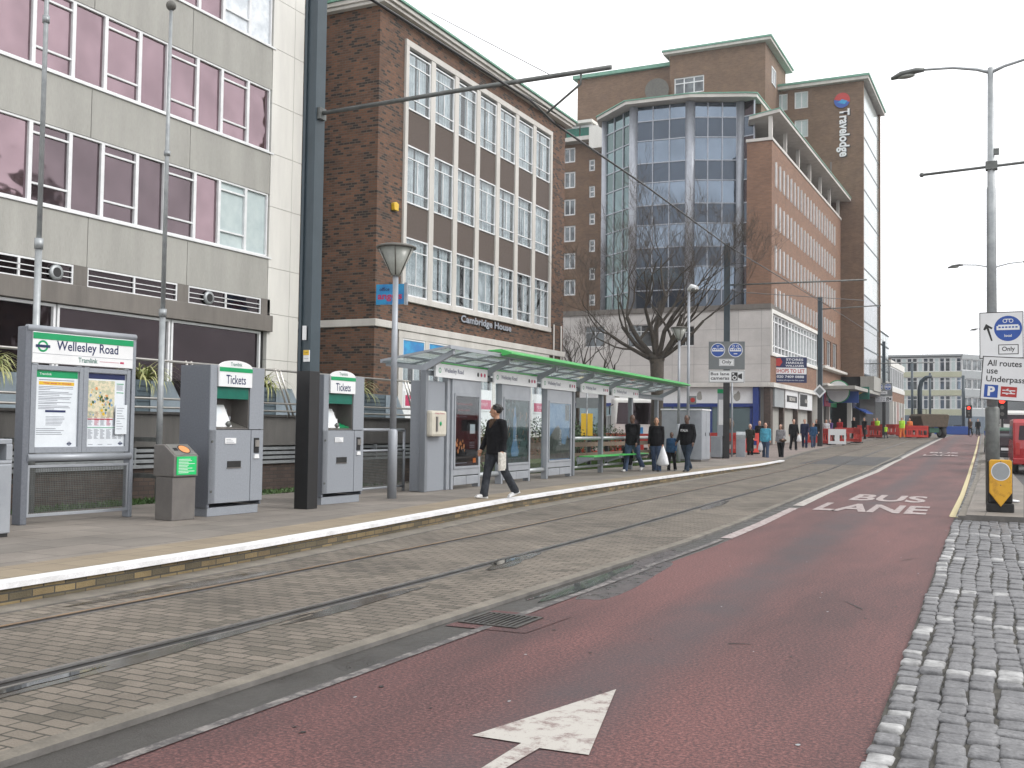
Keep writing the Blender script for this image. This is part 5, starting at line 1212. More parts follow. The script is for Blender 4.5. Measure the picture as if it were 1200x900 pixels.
# shops on the side
shops=[(CY+1.0,74.2,'far_grey','stone_white','Stores'),(74.6,79.2,'sign_white','black','BROWNS'),(79.7,85.0,'black','sign_white','GO')]
for (a,b,c1,c2,tx) in shops:
    m=MB(); m.box(a,b,-.08,.1,3.15,4.44); f=sb(m).build('shop_sign',c2 if c1=='black' else c1,C)
    if c1=='black': m=MB(); m.box(a+.3,b-2.2,-.1,-.082,3.4,4.3); f=sb(m).build('dark_panel','black',f)
    if c1=='sign_white': m=MB(); m.box(a+.5,b-.5,-.1,-.082,3.6,4.05); f=sb(m).build('dark_panel','black',f)
    if tx!='Stores':
        o=text(tx,f,CX+.115,(a+b)/2,3.82,w=(b-a)*.45 if tx!='GO' else 1.2,h=.28,mat='stone_white',bold=.03); o.rotation_euler=(0,0,RS)
    m=MB(); m.box(a+.1,b-.1,1.2,1.3,.3,3.14); sb(m).build('shop_front','black_matt',C); 
    m=MB(); m.box(b,b+.4,-.02,.5,.3,4.44); sb(m).build('shop_pier','brick_dark',C)
    m=MB(); m.box(a+.3,a+.42,.9,1.1,.3,3.1); m.box((a+b)/2,(a+b)/2+.12,.9,1.1,.3,3.1); sb(m).build('door_post','far_grey',C)
# tower
P=[(-28.4,73.2),(-25.27,70.75),(-21.15,71.05),(-17.9,72.5),(-16.75,72.2)]
levels=[9.98+3.07*k for k in range(5)]; ZT=24.75
def facet(i,p,q,cols,inset,van,span):
    p=Vector((*p,0)); q=Vector((*q,0)); d=(q-p); L=d.length; d.normalize(); ang=math.atan2(d.y,d.x)
    T=Matrix.Translation(p)@Matrix.Rotation(ang,4,'Z')
    fr=MB(); a0,a1=inset,L-inset
    z=levels[0]; zz=[]
    for lv in levels:
        zz+= [(lv,lv+1.42,'s'),(lv+1.42,lv+3.07,'v')]
    zz=[(a,min(b,ZT),k) for a,b,k in zz if a<ZT]
    for (a,b,k) in zz:
        w=MB()
        for c in range(cols):
            x0=a0+(a1-a0)*c/cols; x1=a0+(a1-a0)*(c+1)/cols; w.quad((x0,.03,a),(x1,.03,a),(x1,.03,b),(x0,.03,b))
        w.v=[tuple(T@Vector(v)) for v in w.v]; w.build('window' if k=='v' else 'spandrel',van if k=='v' else span,C,fix=False)
        fr.box(a0,a1,-.03,.06,a-.035,a+.035)
    for c in range(cols+1): x0=a0+(a1-a0)*c/cols; fr.box(x0-.035,x0+.035,-.05,.06,levels[0],ZT)
    fr.v=[tuple(T@Vector(v)) for v in fr.v]; fr.build('mullions','frame_metal',C)
facet(0,P[0],P[1],3,.05,'glass_teal','glass_spandrel_green'); facet(1,P[1],P[2],3,.25,'glass_blue','glass_spandrel'); facet(2,P[2],P[3],3,.25,'glass_blue','glass_spandrel'); facet(3,P[3],P[4],1,.1,'glass_dark','glass_spandrel')
for (x,y),w in zip(P[:4],(.3,.34,.36,.34)):
    m=MB(); m.cyl((x,y+.1,9.9),(x,y+.1,ZT+.05),w,w,10); m.build('pier','frame_metal',C)
m=MB(); m.prism([(P[0][0]+.2,P[0][1]+.4),(P[1][0]+.1,P[1][1]+.35),(P[2][0]-.1,P[2][1]+.35),(P[3][0]-.1,P[3][1]+.3),(-17,80),(-28,80)],'z',9.9,ZT); m.build('tower_core','black_matt',C)
roof=[(-29.3,74.2),(-28.9,72.7),(-25.6,69.9),(-20.9,70.1),(-17.3,71.5),(-16.6,71.9),(-16.6,80),(-29,80)]
m=MB(); m.prism(roof,'z',ZT+.06,ZT+.3); ro=m.build('roof','stone_white',C)
m=MB(); m.prism([(x+(.06 if x>-20 else -.06),y-.06) for x,y in roof],'z',ZT+.305,ZT+.38); m.build('green_coping','copper_green',ro)
wr=[(-17.5,73.0),(-16.9,70.9),(-14.6,69.9),(-14.3,101),(-24,101),(-24,80.1),(-17.5,80.1)]; ZR=22.95
m=MB(); m.prism(wr,'z',ZR,ZR+.22); ro2=m.build('wing_roof','stone_white',C)
m=MB(); m.prism([(x+(.06 if x>-20 else -.06),y-.06) for x,y in wr],'z',ZR+.225,ZR+.29); m.build('green_coping','copper_green',ro2)
m=MB(); m.box(-17.3,-16.65,73.5,80,ZR+.39,ZT+.05); m.build('tower_side','brick_dull',C)
# the wing: brick to ~21.2 with an open loggia above
ZW=21.2; WE=100.0
m=MB(); wall(m,-16.9,CX,ZB+.35,ZW,[],y=CY+.25); m.build('wing_end_wall','brick_plain',C,fix=False)
rows=[(18.26,19.9),(15.37,17.02),(12.49,14.14),(9.95,11.2)]
holes=[]; n=20; ua,ub=71.3,97.2
for (z0,z1) in rows:
    for k in range(n): a=ua+(ub-ua)*k/n; holes.append((a,a+.72,z0,z1))
m=MB(); wall(m,CY+.25,WE,ZB,ZW,holes,depth=.22); sb(m).build('wing_wall','brick_plain',C,fix=False)
for (a,b,z0,z1) in holes:
    f=MB(); f.box(a,a+.1,-.12,.16,z0,z1); f.box(b-.05,b,.0,.16,z0,z1); f.box(a+.1,b-.05,.08,.16,z1-.07,z1); f.box(a+.1,b-.05,.08,.16,z0,z0+.07); fo=sb(f).build('window','frame_white',C)
    p=MB(); p.quad((a,.15,z0),(b,.15,z0),(b,.15,z1),(a,.15,z1)); sb(p).build('pane','glass_window',fo,fix=False)
m=MB(); m.box(CY+.3,WE,.24,1.4,ZB+.4,ZW-.02); m.box(CY+6,WE,1.4,10,ZB+.4,ZW-.02); sb(m).build('wing_core','black_matt',C)
m=MB(); m.box(CY+.2,WE,-.06,.5,ZW,ZW+.2); sb(m).build('loggia_sill','stone_white',C)
m=MB(); m.box(-16.95,CX+.06,CY+.15,CY+.5,ZW,ZW+.2); m.build('loggia_sill','stone_white',C)
m=MB(); m.box(CY+5.6,WE,2.2,3,ZW+.2,ZR-.01); sb(m).build('loggia_back','brick_dull',C)
for k in range(7):
    yy=CY+.4+k*4.75; m=MB(); m.box(yy,yy+.25,.02,.27,ZW+.2,ZR-.01); sb(m).build('loggia_column','stone_white',C)
# roof of wing follows photo: lower towards us -> keep flat
# lower part of the wing beyond the podium (y 88-100)
m=MB(); wall(m,YE,WE,5.5,ZB,[(89,91.4,7.2,9.4),(92.2,94.6,7.2,9.4),(95.4,97.8,7.2,9.4)],depth=.2); sb(m).build('lower_wing_wall','brick_plain',C,fix=False)
for a in (89,92.2,95.4): window(C,a,a+2.4,7.2,9.4,y=.18,vb=(.33,.66),fw=.1,pmn='glass_window',T=TS,name='window')
m=MB(); m.box(YE,WE,-.6,.2,6.75,6.95); m.box(YE,WE,-.8,.2,5.3,5.48); sb(m).build('white_ledge','stone_white',C)
# ---- D : the tall hotel
DX,DY=-13.2,100.1
D=thing('hotel_tower','tall brown brick hotel with vertical lettering and a gridded white glass flank','building',(0,0,0))
ZD=34.2
wd=[(-21.62,-19.91,31.0,33.1),(-20.56+2.2,-18.95+1.9,31.0,33.1) ]
px_w=[(905,926,109,129),(930,947,107,127)]
hw=[]
def HW(p0,p1,q0,q1):
    a,z1=ony(p0,q0,DY); b,z0=ony(p1,q1,DY); hw.append((a,b,z0,z1))
HW(909,923,111,129); HW(931,947,108,126); HW(931,947,141,160); HW(917,922,143,150); HW(940,947,175,182)
HW(884,896,112,128)
m=MB(); wall(m,-26,DX,6.6,ZD,hw,y=DY,depth=.2); m.build('brick_front','brick_dull',D,fix=False)
for w_ in hw: window(D,*w_,y=DY+.18,vb=(.5,),hb=(.3,) if w_[1]-w_[0]<1 else (),pmn='blind',fw=.12,name='window')
DE=111.6
TD=Matrix.Translation((DX,0,0))@Matrix.Rotation(RS,4,'Z')
def db(m): m.v=[tuple(TD@Vector(p)) for p in m.v]; return m
nf=11; fh=(ZD-.3-6.8)/nf
for k in range(nf):
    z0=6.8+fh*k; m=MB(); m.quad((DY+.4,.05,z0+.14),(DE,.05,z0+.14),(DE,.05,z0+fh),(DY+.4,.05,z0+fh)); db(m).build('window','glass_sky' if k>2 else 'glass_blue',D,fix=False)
    m=MB(); m.box(DY+.4,DE,.03,.1,z0,z0+.14); db(m).build('floor_band','bluegrey',D)
m=MB()
for k in range(17): x=DY+.4+(DE-DY-.4)*k/16; m.box(x-.03,x+.03,.042,.1,6.8,ZD-.3)
db(m).build('mullions','clad_white',D)
m=MB(); m.box(DE,DE+.5,-.1,.4,6.6,ZD); m.box(DY+.02,DY+.39,.003,.4,6.6,ZD); db(m).build('edge_pier','brick_dull',D)
m=MB(); m.box(-26,DX-.4,DY+.4,DE+.4,0,ZD-.05); m.build('core','black_matt',D)
m=MB(); m.box(-26,DX+.5,DY-.5,DE+.8,ZD+.01,ZD+.3); ro=m.build('roof','stone_white',D); m=MB(); m.box(-26,DX+.6,DY-.6,DE+.9,ZD+.302,ZD+.5); m.build('green_coping','copper_green',ro)
# vertical lettering
x0,zt=ony(988,128,DY); _,zb2=ony(988,184,DY)
text('Travelodge',D,x0,DY-.12,(zt+zb2)/2,w=1.2,h=zt-zb2,mat='sign_white',vert=True,bold=.03); 
text('Travelodge',D,x0+.08,DY-.06,(zt+zb2)/2-.08,w=1.2,h=zt-zb2,mat='black',vert=True,bold=.03,name='lettering_backing')
ex,ez=ony(987,118,DY); m=MB(); disc(m,ex,DY-.13,ez,.72,0,24); m.poly([(ex+.72*math.cos(a),DY-.15,ez+.72*math.sin(a)) for a in [PI*.95+PI*.95*q/12 for q in range(13)]],1); m.poly([(ex-.45,DY-.17,ez-.2),(ex,DY-.17,ez+.1),(ex+.5,DY-.17,ez-.1),(ex+.25,DY-.17,ez-.4)],2); m.build('emblem',['red','sign_blue','sky_dot' if 'sky_dot' in M else 'blue_film'],D,fix=False)
# scar on the wall
m=MB(); 
for (a,b,c_0,d_0) in ((973,974,190,212),(968,974,211,212)): 
    xa,z1=ony(a,c_0,DY); xb,z0=ony(b,d_0,DY); m.box(xa,xb+.05,DY-.05,DY-.003,z0,z1)
m.build('pipe','brown_grey',D)
# rear blocks of the same complex
E_=thing('rear_brick_block','stepped brown brick block with a green roof edge rising behind the glass tower','building',(0,0,0))
yb=94.3
xa,za=ony(785,66,yb); xb,zb3=ony(897,56,yb)
w1=[(ony(790,90,yb)[0],ony(825,108,yb)[0],ony(825,107,yb)[1],ony(790,92,yb)[1])]
m=MB(); wall(m,xa,xb,9,za,w1,y=yb,depth=.2); m.quad((xb,yb,9),(xb,yb+9,9),(xb,yb+9,za),(xb,yb,za)); m.build('brick_wall','brick_dull',E_,fix=False)
window(E_,*w1[0],y=yb+.15,vb=(.33,.66),hb=(.66,),pmn='glass_window',fw=.12)
m=MB(); m.box(xa-.5,xb+.6,yb-.6,yb+9.5,za+.01,za+.25); ro=m.build('roof','stone_white',E_); m=MB(); m.box(xa-.6,xb+.7,yb-.7,yb+9.6,za+.252,za+.42); m.build('green_coping','copper_green',ro)
TE=Matrix.Translation((xb,0,0))@Matrix.Rotation(RS,4,'Z'); window(E_,yb+2.5,yb+4.3,za-3,za-1.4,y=-.01,vb=(.5,),pmn='glass_window',fw=.12,T=TE)
m=MB(); m.box(xa+.2,xb-.3,yb+.3,yb+9,9,za-.05); m.build('core','black_matt',E_)
xc,zc_=ony(677,94,yb+1.5); xd,_=ony(787,80,yb+1.5)
m=MB(); m.box(xc,xa+.5,yb+1.5,yb+9,9,zc_); m.build('side_wing_wall','brick_dull',E_); m=MB(); m.box(xc-.4,xa,yb+1.1,yb+9.4,zc_+.005,zc_+.35); m.build('side_wing_coping','copper_green',E_)
dx_,dz_=ony(766,104,yb-1); m=MB()
m=MB(); m.tube([(dx_,yb,dz_),(dx_+.1,yb-.25,dz_),(dx_+.15,yb-.5,dz_)],[.3,.9,1.15],18); m.build('satellite_dish','lamp_dark',E_)
# ---- left rear flats with small windows and a glazed penthouse
LY=82.1
Fl=thing('brick_flats','dull brick flats with small windows and a green glazed penthouse left of the tower','building',(0,0,0))
lw=[]
def LW(p0,p1,q0,q1):
    a,z1=ony(p0,q0,LY); b,z0=ony(p1,q1,LY); lw.append((a,b,z0,z1))
for (q0,q1) in ((174,190),(202,220),(234,252),(265,283),(297,315),(328,346)): LW(660.5,674,q0,q1)
for (q0,q1) in ((187,200),(218,231),(250,263),(281,295),(314,328),(345,358)): LW(690,697,q0,q1)
zt_=ony(675,169,LY)[1]
m=MB(); wall(m,-48,-29,9,zt_,lw,y=LY,depth=.2); m.build('brick_wall','brick_dull',Fl,fix=False)
for w_ in lw: window(Fl,*w_,y=LY+.15,vb=(.5,) if w_[1]-w_[0]>.8 else (),hb=() if w_[1]-w_[0]>.8 else (.5,),pmn='glass_window',fw=.13)
m=MB(); m.box(-48,-29,LY+.4,LY+8,9,zt_-.05); m.build('core','black_matt',Fl)
m=MB(); m.box(-48,-30.5,LY-1.0,LY+8,zt_+.01,zt_+.35); m.build('balcony_slab','stone_white',Fl)
za2=ony(675,150,LY)[1]
xs=[-48,-45,-42,-40,-38,-36.6,-35.2,-33.9,-32.7]
for a,b in zip(xs,xs[1:]):
    m=MB(); m.quad((a+.06,LY-.7,zt_+.36),(b-.06,LY-.7,zt_+.36),(b-.06,LY-.7,zt_+1.15),(a+.06,LY-.7,zt_+1.15)); m.build('balustrade','teal_green',Fl,fix=False)
    window(Fl,a+.05,b-.05,zt_+1.17,za2-.05,y=LY-.6,vb=(.5,),pmn='glass_sky',fw=.1)
m=MB(); m.box(-48,-32.6,LY-1.2,LY+8,za2,za2+.25); m.build('penthouse_roof','clad_white',Fl)
xq0=ony(697,150,LY)[0]; m=MB(); m.box(xq0,xq0+1.6,LY-1.3,LY+2,ony(700,178,LY)[1],ony(700,152,LY)[1]); m.build('white_turret','clad_white',Fl)
# ---- shops, two-storey block and glass annex beyond the hotel
G=thing('shop_parade','low shop parade with pale concrete fascia and coloured signs under the hotel','building',(0,0,0))
m=MB(); m.box(-26,DX+.9,88.2,112,5.0,5.28); m.box(DX-.2,DX+1.0,99.5,113,5.29,6.6); m.build('concrete_fascia','concrete_grey',G)
m=MB(); m.box(-26,-16.4,88.2,125,0,5.0); m.build('rear_wall','black_matt',G)
cols=[('sign_blue','Bank'),('magenta','shop'),('tram_green','Cafe'),('navy','Travel'),('shop_blue','News'),('cream','Shoes'),('purple','Mobile')]
for k,(c,tx) in enumerate(cols):
    y0=88.4+k*3.4; x1=-15.3 if k<3 else -13.9
    m=MB(); m.box(x1-.3,x1,y0,y0+3.1,3.7,4.9); s=m.build('shop_sign',c,G); o=text(tx,s,x1+.02,y0+1.55,4.3,w=1.9,h=.5,mat='sign_white',bold=.02); o.rotation_euler=(0,0,RS)
    m=MB(); m.box(x1-.5,x1-.1,y0-.3,y0,.4,3.69+1.2); m.build('shop_pier','clad_white' if k%2 else 'stone_white',G)
    m=MB(); m.quad((x1-.4,y0,.9),(x1-.4,y0+3.1,.9),(x1-.4,y0+3.1,3.69),(x1-.4,y0,3.69)); m.build('shop_glass',['glass_shop','glass_dark','glass_shop'][k%3],G,fix=False)
m=MB(); m.prism([(-14.0,3.9),(-12.9,3.3),(-12.9,3.2),(-14.0,3.8)],'y',99.5,104.5); m.build('awning','sign_blue',G)
m=MB(); m.cyl((-14.1,91.2,4.9),(-14.1,91.35,4.9),.9,.9,20); cl=m.build('clock_sign','sign_white',G); m=MB(); m.tube([(-14.1,91.21,4.9),(-14.1,91.33,4.9)],[.98,.98],20); m.build('clock_rim','tram_green',cl)
m=MB(); m.box(-15.2,-12.7,93.2,93.35,4.0,5.2); p=m.build('projecting_sign','sign_blue',G); m=MB(); m.box(-13.6,-12.2,96.2,96.35,4.4,5.5); p=m.build('projecting_sign','teal_green',G); m=MB(); m.poly([(-13.4,96.17,4.6),(-12.4,96.17,5.2),(-12.4,96.17,5.35),(-13.4,96.17,4.9)]); m.build('flash','yellow',p,fix=False)
# annex + two-storey
An=thing('glass_annex','low glazed annex attached beyond the tall hotel','building',(0,0,0))
m=MB(); m.box(-26,DX-.3,112.2,122,6.6,ony(1036,390,117)[1]); m.build('core','far_grey',An)
zA=ony(1036,390,117)[1]
for k in range(4):
    z0=6.8+(zA-6.8)*k/4; m=MB(); m.quad((DX-.25,112.2,z0+.1),(DX-.25,122,z0+.1),(DX-.25,122,z0+(zA-6.8)/4),(DX-.25,112.2,z0+(zA-6.8)/4)); m.build('window','glass_sky',An,fix=False)
m=MB()
for k in range(8): m.box(DX-.26,DX-.24,112.2+k*1.4-.04,112.2+k*1.4+.04,6.8,zA)
for k in range(5): m.box(DX-.24,DX-.16,112.2,122,6.8+(zA-6.8)*k/4-.05,6.8+(zA-6.8)*k/4+.05)
m.build('mullions','bluegrey',An)
Tw=thing('two_storey_block','low white and brick two storey block before the distant offices','building',(0,0,0))
m=MB(); m.box(-24,-13.4,122.3,137,1,9.4); m.build('core','far_grey',Tw)
m=MB(); m.box(-13.39,-13.2,122.3,137,8.9,9.6); m.box(-13.39,-13.2,122.3,137,6.1,6.6); m.build('white_band','clad_white',Tw)
m=MB(); m.box(-13.39,-13.25,122.3,137,5.0,6.09); m.build('brick_band','brick_plain',Tw)
TT=Matrix.Translation((-13.3,0,0))@Matrix.Rotation(RS,4,'Z')
for k in range(6): window(Tw,122.5+k*2.4,124.7+k*2.4,6.62,8.88,y=.05,vb=(.5,),pmn='glass_window',fw=.15,T=TT)
for k in range(5):
    m=MB(); m.box(-13.39,-13.0,122.6+k*2.9,123.1+k*2.9,1.2,4.99); m.build('shop_pier','clad_white',Tw)
    m=MB(); m.quad((-13.37,123.1+k*2.9,1.6),(-13.37,125.5+k*2.9,1.6),(-13.37,125.5+k*2.9,4.9),(-13.37,123.1+k*2.9,4.9)); m.build('shop_glass',['glass_dark','red','glass_shop'][k%3],Tw,fix=False)
# ---- F : distant offices closing the street
FY_=182; F_=thing('distant_offices','distant blue and cream banded office block closing the view down the street','building',(0,0,0))
fx0,fx1=ony(1044,415,FY_)[0],ony(1127,417,FY_)[0]
zts=[ony(1127,q,FY_)[1] for q in (417,434,455,475,483,505)]
m=MB(); m.box(fx0-6,fx1-.3,FY_+.3,FY_+20,1,zts[0]-.05); m.build('core','far_grey',F_)
m=MB(); m.box(fx0-6.2,fx1+.2,FY_-.2,FY_+20,zts[0],zts[0]+.3); m.build('roof','far_grey',F_)
Tr=Matrix.Translation((fx1,FY_,0))@Matrix.Rotation(R(58),4,'Z')
fl=[(zts[0]-2.5,zts[0]-.25),(zts[0]-5.5,zts[0]-3.4),(zts[0]-8.6,zts[0]-6.4)]
bands=[(zts[0]-3.38,zts[0]-2.52),(zts[0]-6.38,zts[0]-5.52),(zts[0]-9.6,zts[0]-8.62)]
nw=13
for (z0,z1) in fl:
    for k in range(nw):
        a=fx0+(fx1-fx0)*k/nw; window(F_,a,a+(fx1-fx0)/nw-.05,z0,z1,y=FY_+.2,hb=(.7,),pmn=('glass_window','blind','glass_blue')[(k*7+int(z0))%3],fw=.1)
for (z0,z1) in bands:
    m=MB(); m.box(fx0-6,fx1,FY_,FY_+.28,z0,z1-.0); m.build('cream_band','facade_cream',F_)
m=MB(); m.box(fx0-6,fx0-.05,FY_-.1,FY_+.28,zts[0]-2.5,zts[0]-.26); m.box(fx0-6,fx0-.05,FY_-.1,FY_+.28,zts[0]-5.5,zts[0]-3.4); m.build('side_panel','brick_plain',F_)
m=MB(); m.box(fx0-6,fx1,FY_-.3,FY_+.2,zts[0]-11.2,zts[0]-9.62); m.build('blue_fascia','far_blue',F_)
for k in range(8):
    a=fx0+(fx1-fx0)*k/8; m=MB(); m.box(a+.1,a+1.2,FY_,FY_+.1,1.4,zts[0]-11.22); m.build('shop_front','glass_dark' if k%3 else 'glass_shop',F_)
F2=thing('angled_offices','pale end wing of the distant offices turning away to the right','building',(0,0,0))
Ls=14
m=MB(); m.box(0.02,Ls,.3,10,1,zts[0]-.1); m.v=[tuple(Tr@Vector(p)) for p in m.v]; m.build('core','far_grey',F2)
for (z0,z1) in fl:
    for k in range(5): window(F2,.3+k*2.7,2.8+k*2.7,z0+.2,z1-.2,y=.2,vb=(.5,),pmn='glass_window',fw=.1,T=Tr)
for (z0,z1) in bands+[(zts[0]-.25,zts[0]+.1)]:
    m=MB(); m.box(.02,Ls,.0,.28,z0-.2,z1+.2); m.v=[tuple(Tr@Vector(p)) for p in m.v]; m.build('pale_band','far_grey',F2)
m=MB(); m.box(.02,Ls,-.1,.28,1,zts[0]-9.7); m.v=[tuple(Tr@Vector(p)) for p in m.v]; m.build('blue_fascia','far_blue',F2)
# pale blocks beyond on the right
K=thing('pale_far_block','pale hazy block beyond the underpass ramp at the right edge','building',(0,0,0))
for (a,b,yy,h) in ((-3.5,.6,150,9.5),(.7,9,145,11.5),(9.2,22,150,13)):
    m=MB(); m.box(a,b,yy,yy+10,.5,h); w=m.build('wall','far_grey',K)
    for q in range(3):
        m=MB(); m.box(a+.4,b-.4,yy-.06,yy-.01,3.2+2.6*q,4.5+2.6*q)
        if 4.5+2.6*q<h: m.build('window_band','glass_blue',w)
# ---- block across the road, off frame to the right; its reflection shows in the pink glass
O=thing('facing_block','dark office block across the road, seen only as the reflection in the lower pink windows','building',(34,0,0),-RS)
# local -y faces world -x ; local x = -world y
m=MB(); m.box(-65,-40,.2,14,0,22); m.build('wall','brick_dull',O)
for k in range(6):
    m=MB(); m.box(-65,-40,-.02,.19,1.5+3.5*k,3.2+3.5*k); m.build('window_band','glass_window',O)
m=MB(); m.box(-66,-39,-.8,14,22.01,22.6); m.build('cornice','concrete_dark',O)
# ================================================================== RIGHT SIDE
# bollard
x,y=gp(1172,600,.12)
t=thing('traffic_bollard','yellow illuminated bollard with a pale disc on the traffic island','bollard',(x,y,.12),R(6)); t.scale=(.92,.92,.97)
m=MB(); m.box(-.24,.24,-.13,.16,0,.16); m.build('base','black_matt',t,bevel=.02)
m=MB(); m.box(-.22,.22,-.06,.14,.162,.95); m.build('back_shell','black_matt',t,bevel=.03)
m=MB(); m.prism([(-.2,.36),(0,.10),(.2,.36),(.2,.93),(.17,.965),(-.17,.965),(-.2,.93)],'y',-.16,-.062); b=m.build('front_shell','bollard_yellow',t,bevel=.015)
m=MB(); disc(m,0,-.166,.75,.155,0,28); m.build('pale_disc','cl_grey' if False else 'far_grey',b,fix=False); m=MB(); disc(m,0,-.1645,.75,.17,0,28); m.build('disc_rim','sign_white',b,fix=False)
m=MB(); m.ball((0,-.166,.5),(.012,.008,.012),8); m.ball((0,-.166,.935),(.012,.008,.012),8); m.build('screw','rail_rust',b)
# lamp post with signs
x0,y0=gp(1163,592,.12); LXY=(x0,y0+.3)
def double_lamp(loc,h,label,pipe=True):
    t=thing('street_lamp',label,'street lamp',loc,0,'double armed street lamps down the central island')
    m=MB(); m.tube([(0,0,0),(0,0,1.9),(0,0,1.95)],[.13,.13,.09],14); m.build('base_tube','galv_dark',t)
    m=MB(); m.tube([(0,0,1.95),(0,0,h*.72),(0,0,h*.725),(0,0,h)],[.1,.085,.07,.055],12); m.build('pole','galv',t)
    for s in (-1,1):
        m=MB(); m.tube([(0,0,h-.1),(s*.25,0,h+.0),(s*.7,0,h+.1),(s*1.3,0,h+.14)],[.035,.03,.026,.024],8); m.build('arm','galv',t)
        m=MB(); T=[(s*1.25,0,h+.135),(s*1.4,0,h+.14),(s*1.7,0,h+.09),(s*1.9,0,h+.03)]
        m.tube(T,[(.04,.04),(.1,.055),(.11,.07),(.04,.03)],10); hd=m.build('lamp_head','galv_dark',t); m=MB(); m.ball((s*1.62,0,h+.05),(.2,.085,.05),10); m.build('lens','lamp_glass',hd)
    return t
t=double_lamp((LXY[0],LXY[1],.12),8.78,'tall double armed street lamp carrying two road signs on the island')
m=MB(); m.tube([(-1.3,0,6.72),(1.6,0,6.83)],.028,8); m.ball((-1.3,0,6.72),(.05,.05,.05),8); m.build('cross_bar','galv_dark',t)
m=MB(); m.box(-.1,.12,-.1,.1,6.7,6.86); m.box(-.04,.15,-.04,.04,7.0,7.12); m.build('clamp','galv_dark',t)
# signs
z1=3.93-.12; 
s1=thing('bus_lane_sign','white sign with an arrow and a blue bus and cycle disc over the word Only','sign',(LXY[0]-.22,LXY[1]-.22,3.0),R(-2))
m=MB(); m.box(0,.79,-.012,.012,0,.92); p=m.build('panel','sign_white',s1,bevel=.008)
m=MB()
for q in ((.0,.79,.905,.92),(.0,.79,0,.015),(0,.015,.015,.905),(.775,.79,.015,.905)): m.box(q[0],q[1],-.0145,-.0125,q[2],q[3])
m.build('border','black',p)
m=MB(); disc(m,.515,-.014,.59,.25,0,32); c=m.build('blue_disc','sign_blue',p,fix=False)
m=MB(); Y=-.016
m.box(.31,.72,Y-.001,Y,.56,.64,0); m.box(.34,.7,Y-.001,Y,.64,.665,0)
for k in range(6): m.box(.345+.06*k,.385+.06*k,Y-.0025,Y-.0015,.60,.63,1)
disc(m,.46,Y,.74,.04,0,14,r_in=.028); disc(m,.57,Y,.74,.04,0,14,r_in=.028); m.box(.46,.57,Y-.001,Y,.765,.78,0)
m.build('symbol',['sign_white','sign_blue'],c,fix=False); text('local',c,.515,Y,.45,w=.13,h=.05,mat='sign_white',bold=.02)
m=MB(); m.poly([(.15+dx*1.0,-.015,.52+dz) for dx,dz in ((.06,-.17),(.09,-.17),(.02,.09),(.07,.06),(.09,.09),(-.03,.17),(-.08,.06),(-.05,.04),(-.02,.075))]); m.build('arrow','black',p,fix=False)
m=MB(); m.box(.34,.7,-.0145,-.0125,.08,.275,0); m.box(.355,.685,-.0165,-.0146,.095,.26,1); pl=m.build('only_plate',['black','sign_white'],p); text('Only',pl,.52,-.018,.175,w=.23,h=.115,mat='black',bold=.02)
s2=thing('route_sign','white sign reading All routes use Underpass below the bus lane sign','sign',(LXY[0]-.22,LXY[1]-.24,2.2),R(0)); s2.rotation_euler=(0,R(4.5),R(-8))
m=MB(); m.box(0,1.35,-.012,.012,0,.86); p=m.build('panel','sign_white',s2,bevel=.008)
m=MB()
for q in ((.0,1.35,.845,.86),(.0,1.35,0,.015),(0,.015,.015,.845),(1.335,1.35,.015,.845)): m.box(q[0],q[1],-.0145,-.0125,q[2],q[3])
m.build('border','black',p)
text('All routes',p,.40,-.0135,.73,w=.62,h=.12,mat='black',bold=.015); text('use',p,.19,-.0135,.56,w=.2,h=.085,mat='black',bold=.015); text('Underpass',p,.44,-.0135,.40,w=.70,h=.15,mat='black',bold=.015)
m=MB(); m.box(.07,.32,-.0145,-.0125,.05,.30); b=m.build('parking_panel','sign_blue',p); text('P',b,.2,-.0155,.175,w=.13,h=.19,mat='sign_white',bold=.04)
m=MB(); m.box(.37,.66,-.0145,-.0125,.08,.28); b=m.build('rail_panel','red',p); m=MB(); m.box(.40,.63,-.0165,-.015,.195,.215); m.box(.40,.63,-.0165,-.015,.14,.16); m.poly([(.44,-.0165,.195),(.49,-.0165,.24),(.52,-.0165,.24),(.47,-.0165,.195)]); m.poly([(.50,-.0165,.215),(.55,-.0165,.165),(.58,-.0165,.16),(.53,-.0165,.215)]); m.poly([(.46,-.0165,.12),(.51,-.0165,.16),(.54,-.0165,.16),(.49,-.0165,.12)]); m.build('rail_symbol','sign_white',b,fix=False)
m=MB(); m.poly([(1.0+dx,-.015,.5+dz) for dx,dz in ((-.06,.16),(0,.19),(.12,-.02),(.2,.03),(.18,-.2),(0,-.1),(.07,-.05))]); m.build('arrow','black',p,fix=False)
def at_px(px,y): return ony(px,400,y)[0]
t=double_lamp((at_px(1164,52)-0,52,g(52)+.12),8.9,'second double armed street lamp, smaller, in line behind the signed one')
t=double_lamp((at_px(1167,92),92,g(92)+.12),8.9,'third and smallest double armed street lamp far down the island')
# litter on the island + tall grey box behind
x,y=gp(1187,589,.12); m=MB(); m.ball((0,0,.03),(.1,.07,.03),9); m.ball((.06,.04,.025),(.07,.05,.025),8); o=m.build('litter','plastic_bag'); o.location=(x,y,.122); tag(o,'scrap of white litter on the island beside the bollard','litter')
